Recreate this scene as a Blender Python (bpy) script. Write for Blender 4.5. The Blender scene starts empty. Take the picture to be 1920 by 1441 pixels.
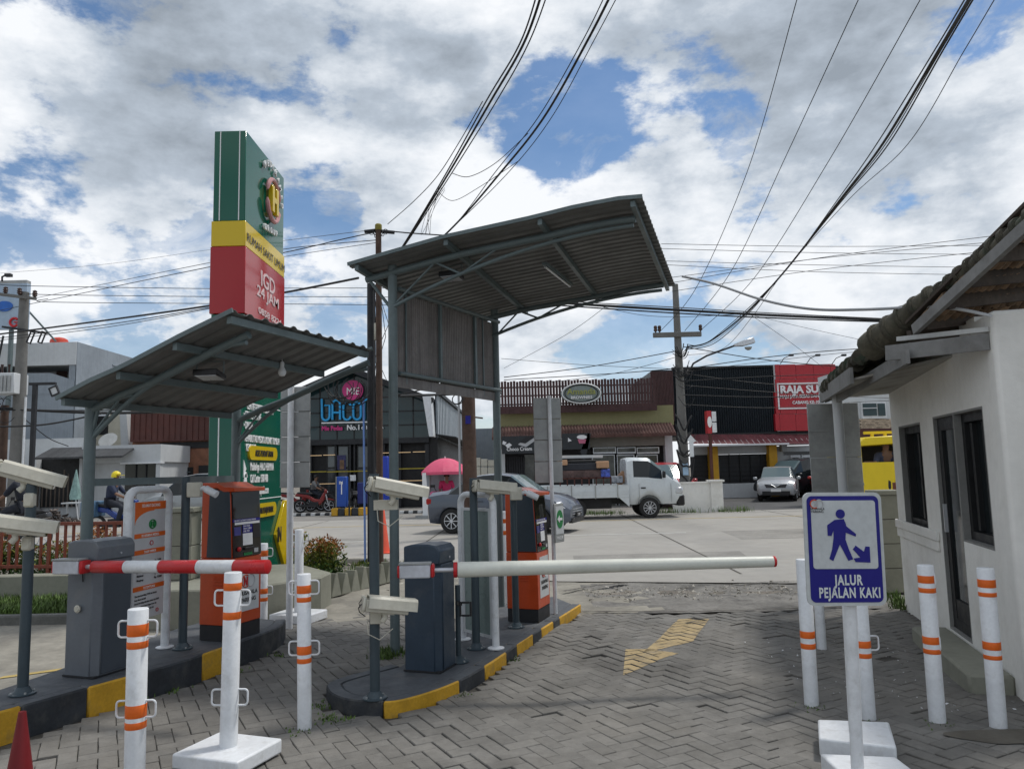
import bpy, math, random
from math import sin, cos, pi, radians, tan, atan2, sqrt
from mathutils import Vector, Matrix
random.seed(7)
SC = bpy.context.scene
COL = SC.collection
# ---------------------------------------------------------------- camera
F = 1441.0; PT = radians(6.33); H = 1.65; RO = radians(1.4)
cam = bpy.data.cameras.new('camera'); co = bpy.data.objects.new('camera', cam); COL.objects.link(co)
cam.sensor_width = 36; cam.lens = 36*F/1920; cam.clip_start = .05; cam.clip_end = 2000
u0 = Vector((0, -sin(PT), cos(PT))); r0 = Vector((1, 0, 0)); fw = Vector((0, cos(PT), sin(PT)))
rt = r0*cos(RO)-u0*sin(RO); up = r0*sin(RO)+u0*cos(RO)
co.matrix_world = Matrix(((rt.x, up.x, -fw.x, 0), (rt.y, up.y, -fw.y, 0), (rt.z, up.z, -fw.z, H), (0, 0, 0, 1)))
SC.camera = co
SC.render.resolution_x = 1024; SC.render.resolution_y = 768
SC.view_settings.view_transform = 'Standard'; SC.view_settings.look = 'None'
SC.view_settings.exposure = 0.25; SC.view_settings.gamma = 1; SC.view_settings.use_curve_mapping = False
def ray(u, v):
    a0 = (u-960)/F; b0 = (720.5-v)/F
    a = a0*cos(RO)+b0*sin(RO); b = -a0*sin(RO)+b0*cos(RO)
    return Vector((a, cos(PT)-b*sin(PT), sin(PT)+b*cos(PT)))
def G(u, v, z=0):
    d = ray(u, v); t = (z-H)/d.z
    return Vector((d.x*t, d.y*t, z))
def A(u, v, Y):
    d = ray(u, v); t = Y/d.y
    return Vector((d.x*t, Y, H+d.z*t))
def LP(p, d, u, v):      # where the vertical plane through p along d meets the sight line
    r = ray(u, v); det = -d[0]*r.y+d[1]*r.x
    s = (p[0]*r.y-p[1]*r.x)/det
    x = p[0]+s*d[0]; y = p[1]+s*d[1]
    return Vector((x, y, H+r.z*y/r.y))
# ---------------------------------------------------------------- sky and sun
SUN_EL = 62; SUN_AZ = 60      # azimuth measured clockwise from +Y (towards +X)
W = bpy.data.worlds.new('World'); SC.world = W; W.use_nodes = True
nt = W.node_tree; nt.nodes.clear()
def nd(t, **k):
    n = nt.nodes.new(t)
    for a, b in k.items():
        if a == 'ins':
            for i, val in b.items(): n.inputs[i].default_value = val
        else: setattr(n, a, b)
    return n
def lk(a, b): nt.links.new(a, b)
def mth(op, a, b=None, clamp=False):
    n = nd('ShaderNodeMath', operation=op, use_clamp=clamp)
    for i, x in enumerate((a, b)):
        if x is None: continue
        if isinstance(x, (int, float)): n.inputs[i].default_value = x
        else: lk(x, n.inputs[i])
    return n.outputs[0]
sky = nd('ShaderNodeTexSky', sky_type='NISHITA', sun_disc=False, sun_elevation=radians(SUN_EL), sun_rotation=radians(SUN_AZ))
sky.air_density = 1.0; sky.dust_density = .35; sky.ozone_density = 2.2
tc = nd('ShaderNodeTexCoord')
mp = nd('ShaderNodeMapping'); mp.inputs['Scale'].default_value = (1, 1, 1.9); lk(tc.outputs['Generated'], mp.inputs['Vector'])
def noise_at(off, scale, det, rough, dist=0.0, loc=(0, 0, 0)):
    a = nd('ShaderNodeVectorMath', operation='ADD'); a.inputs[1].default_value = [off[i]+loc[i] for i in range(3)]
    lk(mp.outputs[0], a.inputs[0])
    n = nd('ShaderNodeTexNoise', ins={'Scale': scale, 'Detail': det, 'Roughness': rough, 'Distortion': dist})
    lk(a.outputs[0], n.inputs['Vector'])
    return n.outputs['Fac']
def blobs(lst):
    s = None
    for (u, v, rad, wt) in lst:
        d = ray(u, v).normalized()
        dn = nd('ShaderNodeVectorMath', operation='DISTANCE'); dn.inputs[1].default_value = d
        nn = nd('ShaderNodeVectorMath', operation='NORMALIZE'); lk(tc.outputs['Generated'], nn.inputs[0]); lk(nn.outputs[0], dn.inputs[0])
        m = nd('ShaderNodeMapRange', interpolation_type='SMOOTHSTEP', ins={1: 0.0, 2: rad, 3: wt, 4: 0.0}); lk(dn.outputs['Value'], m.inputs[0])
        s = m.outputs[0] if s is None else mth('ADD', s, m.outputs[0])
    return s
L3 = (3.1, 1.7, .4)
n1 = noise_at((0, 0, 0), 4.6, 12, .60, .0, L3)
n1b = noise_at((.03, -.02, .07), 4.6, 12, .60, .0, L3)
n3 = noise_at((0, 0, 0), 1.9, 4, .5, .0, (7.3, 2.2, 5.1))
cov = mth('ADD', mth('ADD', mth('MULTIPLY', mth('SUBTRACT', n1, .5), 1.45), .528), blobs([(1000, 160, .07, -.12), (1060, 215, .10, -.18), (1180, 190, .12, -.20), (1320, 200, .11, -.20), (1060, 265, .08, -.15), (1400, 230, .07, -.12), (1180, 40, .12, .14), (1480, 140, .11, .12), (930, 60, .12, .10), (330, 140, .13, -.13), (400, 185, .1, -.11),
    (590, 340, .09, -.13), (60, 270, .12, -.12), (1840, 110, .13, -.13), (610, 560, .12, -.07), (1180, 610, .12, -.08), (1030, 60, .1, -.12),
    (520, 230, .06, -.12), (60, 370, .1, -.1), (400, 60, .2, .1), (820, 150, .17, .13), (250, 260, .14, .1), (1650, 260, .24, .12), (700, 380, .2, .07), (1550, 60, .2, .06), (1250, 290, .08, .1), (100, 450, .2, .08), (1400, 420, .2, .05)]))
mask = nd('ShaderNodeMapRange', interpolation_type='SMOOTHSTEP', ins={1: .37, 2: .50, 3: 0.05, 4: 1.0}); lk(cov, mask.inputs[0])
relief = mth('ADD', mth('MULTIPLY', mth('SUBTRACT', n1, n1b), 1.8), mth('MULTIPLY', mth('SUBTRACT', noise_at((0, 0, 0), 9, 6, .6, 0, (1, 5, 9)), .5), .55))
base = mth('MULTIPLY', mth('SUBTRACT', n3, .5), -1.1)
gr = mth('ADD', mth('ADD', relief, base), blobs([(390, 30, .28, -.48), (250, 270, .16, -.26), (720, 390, .17, -.24), (830, 130, .13, -.18), (1680, 270, .22, -.26),
    (1560, 40, .26, -.22), (80, 100, .16, .18), (560, 200, .13, .12), (1200, 250, .1, .2), (1400, 420, .16, .12), (1800, 170, .12, .15), (950, 400, .14, .12), (640, 250, .08, .15), (1250, 60, .12, -.15)]))
gr = mth('ADD', gr, .70, True)
cr = nd('ShaderNodeValToRGB'); lk(gr, cr.inputs[0])
els = cr.color_ramp.elements
els[0].position = .05; els[0].color = (.27, .31, .36, 1)
els[1].position = .95; els[1].color = (.80, .82, .85, 1)
e = els.new(.42); e.color = (.41, .465, .535, 1)
e = els.new(.70); e.color = (.64, .68, .73, 1)
b1 = nd('ShaderNodeBackground'); b1.inputs['Strength'].default_value = .12
hs = nd('ShaderNodeHueSaturation', ins={'Saturation': 1.15, 'Value': .78}); lk(sky.outputs[0], hs.inputs['Color']); lk(hs.outputs[0], b1.inputs['Color'])
b2 = nd('ShaderNodeBackground'); b2.inputs['Strength'].default_value = 1.0; lk(cr.outputs[0], b2.inputs['Color'])
# thin haze of cloud near the horizon
sp = nd('ShaderNodeSeparateXYZ'); lk(tc.outputs['Generated'], sp.inputs[0])
hz = nd('ShaderNodeMapRange', ins={1: .02, 2: .34, 3: .5, 4: .08}); lk(sp.outputs[2], hz.inputs[0])
wisp = nd('ShaderNodeMapRange', interpolation_type='SMOOTHSTEP', ins={1: .46, 2: .72, 3: 0.0, 4: .75}); lk(noise_at((0, 0, 0), 7.5, 10, .66, .6, (4, 8, 1)), wisp.inputs[0])
mfac = mth('MAXIMUM', mth('MAXIMUM', mask.outputs[0], hz.outputs[0]), wisp.outputs[0])
ms = nd('ShaderNodeMixShader'); lk(mfac, ms.inputs[0]); lk(b1.outputs[0], ms.inputs[1]); lk(b2.outputs[0], ms.inputs[2])
wo = nd('ShaderNodeOutputWorld'); lk(ms.outputs[0], wo.inputs[0])
sl = bpy.data.lights.new('sun', 'SUN'); sl.energy = 2.0; sl.angle = radians(8); sl.color = (1, .96, .9)
so = bpy.data.objects.new('sun', sl); COL.objects.link(so)
sd = Vector((sin(radians(SUN_AZ))*cos(radians(SUN_EL)), cos(radians(SUN_AZ))*cos(radians(SUN_EL)), sin(radians(SUN_EL))))
so.rotation_euler = sd.to_track_quat('Z', 'Y').to_euler()
# ---------------------------------------------------------------- materials
MATS = {}
def mat(name, col, rough=.6, metal=0, var=.12, scale=4, bump=0, bscale=60, obj_var=0, isl_var=0, alpha=1, emit=0, coat=0, stain=0, stain_col=(.05, .045, .04), trans=0, ior=1.45, sstr=1.2, world=False, streak=0, dust=0, dust_col=(.25, .23, .195)):
    if name in MATS: return MATS[name]
    m = bpy.data.materials.new(name); m.use_nodes = True; MATS[name] = m
    t = m.node_tree; b = t.nodes['Principled BSDF']; N = t.nodes.new; K = t.links.new
    b.inputs['Roughness'].default_value = rough; b.inputs['Metallic'].default_value = metal; b.inputs['IOR'].default_value = ior
    b.inputs['Coat Weight'].default_value = coat; b.inputs['Transmission Weight'].default_value = trans
    col = tuple(col)+(1,)
    m.diffuse_color = col
    if world: g = N('ShaderNodeNewGeometry'); vec = g.outputs['Position']
    else: g = N('ShaderNodeTexCoord'); vec = g.outputs['Object']
    def nz(s, d=4, r=.6, v=vec):
        n = N('ShaderNodeTexNoise'); n.inputs['Scale'].default_value = s; n.inputs['Detail'].default_value = d; n.inputs['Roughness'].default_value = r
        K(v, n.inputs['Vector']); return n.outputs['Fac']
    def mr(x, a, bb, c, d, it='LINEAR'):
        n = N('ShaderNodeMapRange'); n.interpolation_type = it
        for i, q in enumerate((a, bb, c, d)): n.inputs[i+1].default_value = q
        K(x, n.inputs[0]); return n.outputs[0]
    def mul(c, f):
        n = N('ShaderNodeMix'); n.data_type = 'RGBA'; n.blend_type = 'MULTIPLY'; n.inputs[0].default_value = 1
        if isinstance(c, tuple): n.inputs[6].default_value = c
        else: K(c, n.inputs[6])
        K(f, n.inputs[7]); return n.outputs[2]
    c = col
    if var:
        f1 = mr(nz(scale, 5), .3, .7, 1-var, 1+var); c = mul(c, f1)
        f2 = mr(nz(scale*9, 3), .3, .7, 1-var*.5, 1+var*.5); c = mul(c, f2)
    if obj_var:
        o = N('ShaderNodeObjectInfo'); c = mul(c, mr(o.outputs['Random'], 0, 1, 1-obj_var, 1+obj_var))
    if isl_var:
        g2 = N('ShaderNodeNewGeometry'); c = mul(c, mr(g2.outputs['Random Per Island'], 0, 1, 1-isl_var, 1+isl_var))
    if stain:
        x = N('ShaderNodeMix'); x.data_type = 'RGBA'; x.inputs[7].default_value = tuple(stain_col)+(1,)
        if isinstance(c, tuple): x.inputs[6].default_value = c
        else: K(c, x.inputs[6])
        K(mr(nz(sstr, 7, .62), .5, .68, 0, stain, 'SMOOTHSTEP'), x.inputs[0]); c = x.outputs[2]
    if dust:
        x = N('ShaderNodeMix'); x.data_type = 'RGBA'; x.inputs[7].default_value = tuple(dust_col)+(1,)
        K(c, x.inputs[6]) if not isinstance(c, tuple) else None
        K(mr(nz(.55, 9, .68), .42, .68, 0, dust, 'SMOOTHSTEP'), x.inputs[0]); c = x.outputs[2]
    if streak:
        mpn = N('ShaderNodeMapping'); mpn.inputs['Scale'].default_value = (14, 14, .9); K(vec, mpn.inputs['Vector'])
        x = N('ShaderNodeMix'); x.data_type = 'RGBA'; x.inputs[7].default_value = tuple(stain_col)+(1,)
        if isinstance(c, tuple): x.inputs[6].default_value = c
        else: K(c, x.inputs[6])
        K(mr(nz(1, 5, .6, mpn.outputs[0]), .48, .75, 0, streak), x.inputs[0]); c = x.outputs[2]
    if isinstance(c, tuple): b.inputs['Base Color'].default_value = c
    else: K(c, b.inputs['Base Color'])
    if var and trans == 0:
        K(mr(nz(scale*2.3, 4), .3, .7, max(0, rough-.12), min(1, rough+.12)), b.inputs['Roughness'])
    if bump:
        bn = N('ShaderNodeBump'); bn.inputs['Strength'].default_value = min(1, bump); bn.inputs['Distance'].default_value = .01
        K(nz(bscale, 6, .65), bn.inputs['Height']); K(bn.outputs[0], b.inputs['Normal'])
    if alpha < 1: b.inputs['Alpha'].default_value = alpha
    if emit:
        b.inputs['Emission Color'].default_value = col; b.inputs['Emission Strength'].default_value = emit
    return m
# ---------------------------------------------------------------- mesh building
XF = {}     # world matrix of each thing's root
class MB:
    def __init__(s): s.v = []; s.f = []; s.mi = []; s.m = 0; s.T = None
    def add(s, vs, fs, m=None):
        n = len(s.v)
        s.v += [Vector(p) if s.T is None else s.T @ Vector(p) for p in vs]
        s.f += [[i+n for i in f] for f in fs]; s.mi += [s.m if m is None else m]*len(fs)
        return s
    def bb(s, x0, y0, z0, x1, y1, z1, m=None):
        if x0 > x1: x0, x1 = x1, x0
        if y0 > y1: y0, y1 = y1, y0
        if z0 > z1: z0, z1 = z1, z0
        return s.add([(x0, y0, z0), (x1, y0, z0), (x1, y1, z0), (x0, y1, z0), (x0, y0, z1), (x1, y0, z1), (x1, y1, z1), (x0, y1, z1)],
              [(0, 3, 2, 1), (4, 5, 6, 7), (0, 1, 5, 4), (1, 2, 6, 5), (2, 3, 7, 6), (3, 0, 4, 7)], m)
    def box(s, c, sz, m=None): return s.bb(c[0]-sz[0]/2, c[1]-sz[1]/2, c[2]-sz[2]/2, c[0]+sz[0]/2, c[1]+sz[1]/2, c[2]+sz[2]/2, m)
    def prism(s, poly, z0, z1, m=None, top=None):   # xy polygon (ccw) raised
        n = len(poly); vs = [(p[0], p[1], z0) for p in poly]+[(p[0], p[1], z1) for p in poly]
        s.add(vs, [tuple(range(n))[::-1], tuple(range(n, 2*n))]+[(i, (i+1) % n, n+(i+1) % n, n+i) for i in range(n)], m); return s
    def xz(s, poly, y0, y1, m=None):                # polygon in the xz plane, pushed along y
        n = len(poly); vs = [(p[0], y0, p[1]) for p in poly]+[(p[0], y1, p[1]) for p in poly]
        return s.add(vs, [tuple(range(n)), tuple(range(n, 2*n))[::-1]]+[(i, n+i, n+(i+1) % n, (i+1) % n) for i in range(n)], m)
    def yz(s, poly, x0, x1, m=None):
        n = len(poly); vs = [(x0, p[0], p[1]) for p in poly]+[(x1, p[0], p[1]) for p in poly]
        return s.add(vs, [tuple(range(n))[::-1], tuple(range(n, 2*n))]+[(i, (i+1) % n, n+(i+1) % n, n+i) for i in range(n)], m)
    def tube(s, pts, r, n=10, cap=True, m=None, closed=False):
        pts = [Vector(p) for p in pts]; k = len(pts); rs = r if isinstance(r, (list, tuple)) else [r]*k
        vs = []; pn = None
        for i, p in enumerate(pts):
            if closed: t = pts[(i+1) % k]-pts[i-1]
            else: t = pts[min(i+1, k-1)]-pts[max(i-1, 0)]
            t.normalize()
            if pn is None:
                a = Vector((0, 0, 1)) if abs(t.z) < .9 else Vector((1, 0, 0))
                pn = (a-t*a.dot(t)).normalized()
            else: pn = (pn-t*pn.dot(t)).normalized()
            q = t.cross(pn)
            for j in range(n):
                an = 2*pi*j/n; vs.append(p+(pn*cos(an)+q*sin(an))*rs[i])
        fs = []
        for i in range(k if closed else k-1):
            i2 = (i+1) % k
            for j in range(n): fs.append((i*n+j, i*n+(j+1) % n, i2*n+(j+1) % n, i2*n+j))
        if cap and not closed: fs += [tuple(range(n))[::-1], tuple(range((k-1)*n, k*n))]
        return s.add(vs, fs, m)
    def bar(s, a, b, w, h, m=None):                 # rectangular bar from a to b
        a = Vector(a); b = Vector(b); t = (b-a).normalized()
        upv = Vector((0, 0, 1)) if abs(t.z) < .95 else Vector((1, 0, 0))
        q = t.cross(upv).normalized(); p = q.cross(t)
        vs = [c+q*(sx*w/2)+p*(sz*h/2) for c in (a, b) for sx, sz in ((-1, -1), (1, -1), (1, 1), (-1, 1))]
        return s.add(vs, [(0, 1, 2, 3), (7, 6, 5, 4), (0, 4, 5, 1), (1, 5, 6, 2), (2, 6, 7, 3), (3, 7, 4, 0)], m)
    def lathe(s, prof, n=24, c=(0, 0, 0), m=None, axis='z'):
        vs = []
        for r, z in prof:
            for j in range(n):
                a = 2*pi*j/n; p = (r*cos(a), r*sin(a), z)
                if axis == 'x': p = (p[2], p[0], p[1])
                if axis == 'y': p = (p[0], p[2], -p[1])
                vs.append((p[0]+c[0], p[1]+c[1], p[2]+c[2]))
        k = len(prof); fs = [(i*n+j, i*n+(j+1) % n, (i+1)*n+(j+1) % n, (i+1)*n+j) for i in range(k-1) for j in range(n)]
        fs += [tuple(range(n))[::-1], tuple(range((k-1)*n, k*n))]
        return s.add(vs, fs, m)
    def quad(s, a, b, c, d, m=None): return s.add([a, b, c, d], [(0, 1, 2, 3)], m)
    def slab(s, a, b, c, d, t, m=None):             # quad thickened along its normal by t
        a, b, c, d = map(Vector, (a, b, c, d)); n = (b-a).cross(d-a).normalized()*t
        return s.add([a, b, c, d, a+n, b+n, c+n, d+n], [(3, 2, 1, 0), (4, 5, 6, 7), (0, 1, 5, 4), (1, 2, 6, 5), (2, 3, 7, 6), (3, 0, 4, 7)], m)
    def frame(s, x0, z0, x1, z1, y0, y1, w, m=None):
        s.bb(x0, y0, z0, x0+w, y1, z1, m); s.bb(x1-w, y0, z0, x1, y1, z1, m)
        s.bb(x0+w, y0, z0, x1-w, y1, z0+w, m); s.bb(x0+w, y0, z1-w, x1-w, y1, z1, m); return s
    def build(s, name, mats, parent=None, bevel=0, smooth=True, world=False, ang=35, seg=1):
        me = bpy.data.meshes.new(name)
        vs = s.v
        if world and parent is not None:
            r = parent
            while r.parent: r = r.parent
            iv = XF[r.name].inverted(); vs = [iv @ p for p in vs]
        me.from_pydata([tuple(p) for p in vs], [], s.f)
        if not isinstance(mats, (list, tuple)): mats = [mats]
        for q in mats: me.materials.append(q)
        if len(mats) > 1: me.polygons.foreach_set('material_index', s.mi)
        me.update()
        if smooth:
            me.shade_smooth(); me.set_sharp_from_angle(angle=radians(ang))
        o = bpy.data.objects.new(name, me); COL.objects.link(o)
        if parent is not None: o.parent = parent
        if bevel:
            b = o.modifiers.new('bevel', 'BEVEL'); b.width = bevel; b.segments = seg; b.limit_method = 'ANGLE'; b.angle_limit = radians(40)
        return o
def tag(o, label=None, cat=None, group=None, kind=None):
    if label: o['label'] = label
    if cat: o['category'] = cat
    if group: o['group'] = group
    if kind: o['kind'] = kind
    return o
def thing(name, label, cat, loc=(0, 0, 0), rz=0, group=None, scale=1, rot=None):
    o = bpy.data.objects.new(name, None); COL.objects.link(o); o.empty_display_size = .1
    o.location = loc; o.rotation_euler = rot if rot else (0, 0, rz); o.scale = (scale,)*3
    XF[o.name] = Matrix.Translation(Vector(loc)) @ o.rotation_euler.to_matrix().to_4x4() @ Matrix.Diagonal((scale, scale, scale, 1))
    return tag(o, label, cat, group)
def solo(mb, name, label, cat, mats, group=None, origin=None, **k):   # a thing that is one mesh
    if origin is None:
        mn = min(p.z for p in mb.v); cx = sum(p.x for p in mb.v)/len(mb.v); cy = sum(p.y for p in mb.v)/len(mb.v); origin = Vector((cx, cy, mn))
    mb.v = [p-origin for p in mb.v]
    o = mb.build(name, mats, None, **k); o.location = origin; XF[o.name] = Matrix.Translation(origin)
    return tag(o, label, cat, group)
def struct(mb, name, mats, **k): return tag(mb.build(name, mats, None, **k), kind='structure')
def children(o): return [c for c in bpy.data.objects if c.parent == o]
def dup(o, loc=None, rz=None, label=None, group=None, parent=None, scale=None):
    kids = children(o)
    c = o.copy(); COL.objects.link(c); c.parent = parent
    if loc is not None: c.location = loc
    if rz is not None: c.rotation_euler = (0, 0, rz)
    if scale: c.scale = (scale,)*3
    if label: c['label'] = label
    if group: c['group'] = group
    for k in kids: dup(k, parent=c)
    return c
def text(body, size, mt, parent, M, ext=.002, off=0, align='LEFT', sx=1, name='lettering', world=False, space=1):
    c = bpy.data.curves.new('t', 'FONT'); c.body = body; c.size = size; c.extrude = ext; c.offset = off; c.align_x = align; c.space_character = space
    c.resolution_u = 3
    o = bpy.data.objects.new('t', c); me = bpy.data.meshes.new_from_object(o); bpy.data.objects.remove(o)
    me.transform(Matrix.Diagonal((sx, 1, 1, 1))); me.transform(M)
    if world and parent is not None:
        r = parent
        while r.parent: r = r.parent
        me.transform(XF[r.name].inverted())
    me.name = name; me.materials.clear(); me.materials.append(mt)
    q = bpy.data.objects.new(name, me); COL.objects.link(q); q.parent = parent
    return q
def plane_M(loc, xdir, zdir=(0, 0, 1)):   # text plane: x along xdir, y along zdir
    x = Vector(xdir).normalized(); y = Vector(zdir); y = (y-x*y.dot(x)).normalized(); z = x.cross(y)
    return Matrix(((x.x, y.x, z.x, loc[0]), (x.y, y.y, z.y, loc[1]), (x.z, y.z, z.z, loc[2]), (0, 0, 0, 1)))
def arc(c, r, a0, a1, n, ax=(1, 0, 0), ay=(0, 0, 1)):
    c = Vector(c); ax = Vector(ax); ay = Vector(ay)
    return [c+ax*(r*cos(a0+(a1-a0)*i/n))+ay*(r*sin(a0+(a1-a0)*i/n)) for i in range(n+1)]
LD = Vector((.34, .94, 0)); LP_ = Vector((.94, -.34, 0))      # along the lane / across it
RL = atan2(-.34, .94)                                          # yaw whose local +x runs across the lane, +y along it
# ---------------------------------------------------------------- palette
m_ground = mat('dirt_ground', (.17, .15, .125), .95, var=.3, scale=.6, bump=.6, bscale=14, world=True, stain=.5, stain_col=(.09, .085, .06))
m_road = mat('road_concrete', (.30, .287, .262), .85, dust=.3, dust_col=(.36, .34, .30), var=.13, scale=.35, bump=.25, bscale=30, world=True, stain=.45, stain_col=(.21, .20, .185), sstr=.35)
m_apron = mat('old_asphalt', (.17, .162, .148), .95, var=.35, scale=2.2, bump=1, bscale=9, world=True, stain=.8, stain_col=(.045, .043, .04), sstr=1.6)
m_patch = mat('apron_concrete', (.24, .225, .19), .95, var=.25, scale=1.5, bump=.6, bscale=12, world=True, stain=.55, stain_col=(.10, .095, .085), sstr=1.1)
m_lot = mat('lot_asphalt', (.075, .075, .075), .9, var=.2, scale=.8, bump=.3, world=True)
m_lotc = mat('lot_concrete', (.21, .20, .185), .9, var=.2, scale=.5, bump=.3, world=True)
m_joint = mat('joint_dirt', (.075, .068, .058), 1, var=.3, scale=8, bump=.6, world=True)
m_brick = mat('paver_concrete', (.155, .149, .137), .85, dust=.3, var=.24, scale=2.0, bump=.55, bscale=55, world=True, obj_var=.11, isl_var=.11, stain=.6, stain_col=(.075, .070, .063), sstr=.85)
m_isle = mat('island_grey_paint', (.072, .08, .09), .7, var=.25, scale=3, bump=.3, bscale=30, stain=.5, stain_col=(.14, .135, .13), sstr=2.5, world=True)
m_kdark = mat('kerb_dark_paint', (.03, .034, .04), .7, var=.3, scale=5, bump=.4, bscale=30, stain=.4, stain_col=(.12, .115, .1), sstr=4, world=True)
m_kyel = mat('kerb_yellow_paint', (.54, .30, .02), .65, var=.2, scale=5, bump=.4, bscale=30, stain=.5, stain_col=(.16, .12, .06), sstr=5, world=True)
m_white = mat('white_paint', (.68, .70, .72), .42, var=.09, scale=6, bump=.15, bscale=40, stain=.28, stain_col=(.36, .35, .32), sstr=11)
m_whitew = mat('white_wall', (.78, .77, .73), .85, var=.06, scale=1.4, bump=.3, bscale=25, world=True, streak=.10, stain=.25, sstr=1.3, stain_col=(.45, .42, .36))
m_orange = mat('orange_band', (.72, .13, .012), .5, var=.12, scale=7)
m_korange = mat('kiosk_orange', (.52, .062, .010), .38, var=.1, coat=.2, stain=.25, stain_col=(.30, .05, .02), sstr=4)
m_navy = mat('dark_blue_grey_paint', (.030, .050, .076), .42, var=.14, bump=.08, bscale=200, stain=.35, stain_col=(.09, .10, .11), sstr=3.5)
m_pole = mat('grey_blue_pole_paint', (.042, .062, .075), .45, var=.12)
m_steel = mat('grey_green_steel_paint', (.115, .15, .155), .5, var=.12, scale=3, stain=.2, stain_col=(.07, .075, .07), sstr=5)
m_galv = mat('sign_back_aluminium', (.32, .33, .325), .5, metal=.15, var=.18, scale=2)
m_cabgrey = mat('cabinet_grey_paint', (.125, .14, .16), .42, var=.1, bump=.05, bscale=200, stain=.35, stain_col=(.20, .20, .19), sstr=3.5)
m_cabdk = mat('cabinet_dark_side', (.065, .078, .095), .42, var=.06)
m_red = mat('red_paint', (.50, .018, .022), .35, var=.12, scale=5)
m_black = mat('black_plastic', (.012, .012, .014), .4, var=.1)
m_blackg = mat('black_glossy', (.01, .011, .014), .12, var=.0)
m_rubber = mat('tyre_rubber', (.02, .02, .02), .8, var=.1)
m_cream = mat('camera_cream', (.52, .50, .42), .45, var=.06, stain=.25, stain_col=(.25, .23, .17), sstr=6)
m_alu = mat('bare_aluminium', (.55, .57, .6), .35, metal=.6, var=.05)
m_roofu = mat('canopy_sheet', (.145, .15, .147), .6, var=.15, scale=2)
m_poly = mat('stained_polycarbonate', (.165, .15, .142), .5, var=.22, scale=3, streak=.65, stain_col=(.045, .038, .035), world=True)
m_glass = mat('dark_window_glass', (.012, .016, .018), .06, var=0)
m_glassb = mat('tinted_glass', (.02, .045, .05), .08, var=0)
m_cable = mat('cable_black', (.012, .012, .013), .6, var=0)
m_cableg = mat('cable_grey', (.35, .36, .37), .5, var=0)
m_concp = mat('pole_concrete', (.15, .148, .14), .85, var=.15, scale=2, bump=.3, streak=.3, stain_col=(.14, .13, .12))
m_rust = mat('rusty_steel', (.075, .045, .032), .8, var=.3, scale=3)
m_blackp = mat('black_pole', (.018, .019, .022), .6, var=.15)
m_rail = mat('brown_rail_paint', (.17, .042, .022), .55, var=.15, scale=4)
m_cement = mat('grey_green_cement', (.235, .235, .19), .9, var=.12, scale=2, bump=.3, stain=.3, stain_col=(.12, .115, .09), world=True)
m_green = mat('sign_green', (.002, .098, .062), .10, var=0)
m_greenf = mat('sign_green_face', (.012, .15, .10), .22, var=.03, scale=1)
m_yel = mat('sign_yellow', (.62, .44, .01), .12, var=0)
m_sred = mat('sign_red', (.36, .008, .014), .10, var=0)
m_print = mat('print_white', (.8, .8, .8), .5, var=0)
m_pdark = mat('print_dark', (.02, .02, .02), .5, var=0)
m_pgreen = mat('print_green', (.01, .20, .05), .5, var=0)
m_blue = mat('sign_blue', (.005, .004, .19), .4, var=.03)
m_sign = mat('sign_white', (.55, .57, .58), .4, var=.03)
m_paper = mat('paper_white', (.7, .71, .72), .6, var=.05)
m_grey = mat('panel_grey_print', (.42, .43, .44), .5, var=.03)
def fence_col(n, c, **k): return mat(n, c, **k)
# ---------------------------------------------------------------- ground
g = MB().add([(-400, -60, 0), (400, -60, 0), (400, 900, 0), (-400, 900, 0)], [(0, 1, 2, 3)]); g.v = [p+Vector((0, 0, -.06)) for p in g.v]
struct(g, 'ground', m_ground, smooth=False)
near = [(-60, 17.5), (-10, 16.2), (-3.9, 15.6), (-2.2, 14.6), (-.6, 12.4), (.63, 11.6), (3.7, 10.9), (12, 10.6), (60, 10.6)]
def sheet(pts, z): 
    b = MB(); b.add([(p[0], p[1], z) for p in pts], [tuple(range(len(pts)))]); return b
struct(sheet(near+[(60, 28), (-60, 28)], 0), 'road', m_road, smooth=False)
struct(sheet([(-60, 28), (60, 28), (60, 60), (-60, 60)], -.012), 'parking_lot', m_lotc, smooth=False)
struct(sheet([(7.6, 27.9), (30, 27.9), (30, 48), (7.6, 48)], -.006), 'shop_forecourt', m_lot, smooth=False)
# broken strip between road and paving
b = MB(); random.seed(3)
nx, ny = 64, 16; x0, x1 = -2.6, 7.6
for j in range(ny+1):
    for i in range(nx+1):
        t = j/ny; x = x0+(x1-x0)*i/nx
        yn = 8.95+.04*sin(i*1.7)+random.uniform(-.04, .04); 
        # far side follows the road edge
        if x < -.6: yf = 12.4+(x+.6)*-1.2
        elif x < .63: yf = 12.4-(x+.6)*.65
        else: yf = 11.6-(x-.63)*.2
        yf += .06
        y = yn+(yf-yn)*t
        edge = min(t, 1-t)
        z = -.012+(random.uniform(-.022, .012)*min(1, edge*7)) - (.05*math.exp(-((t-.72)/.12)**2) if 1 < x < 5 else 0)+(.012 if t < .5 and edge > 0 else 0)
        b.v.append(Vector((x, y, z)))
for j in range(ny):
    for i in range(nx):
        a = j*(nx+1)+i; b.f.append([a, a+1, a+nx+2, a+nx+1]); b.mi.append(0 if i > 24+3*sin(j*1.3) else 1)
struct(b, 'broken_apron', [m_apron, m_patch])
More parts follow.
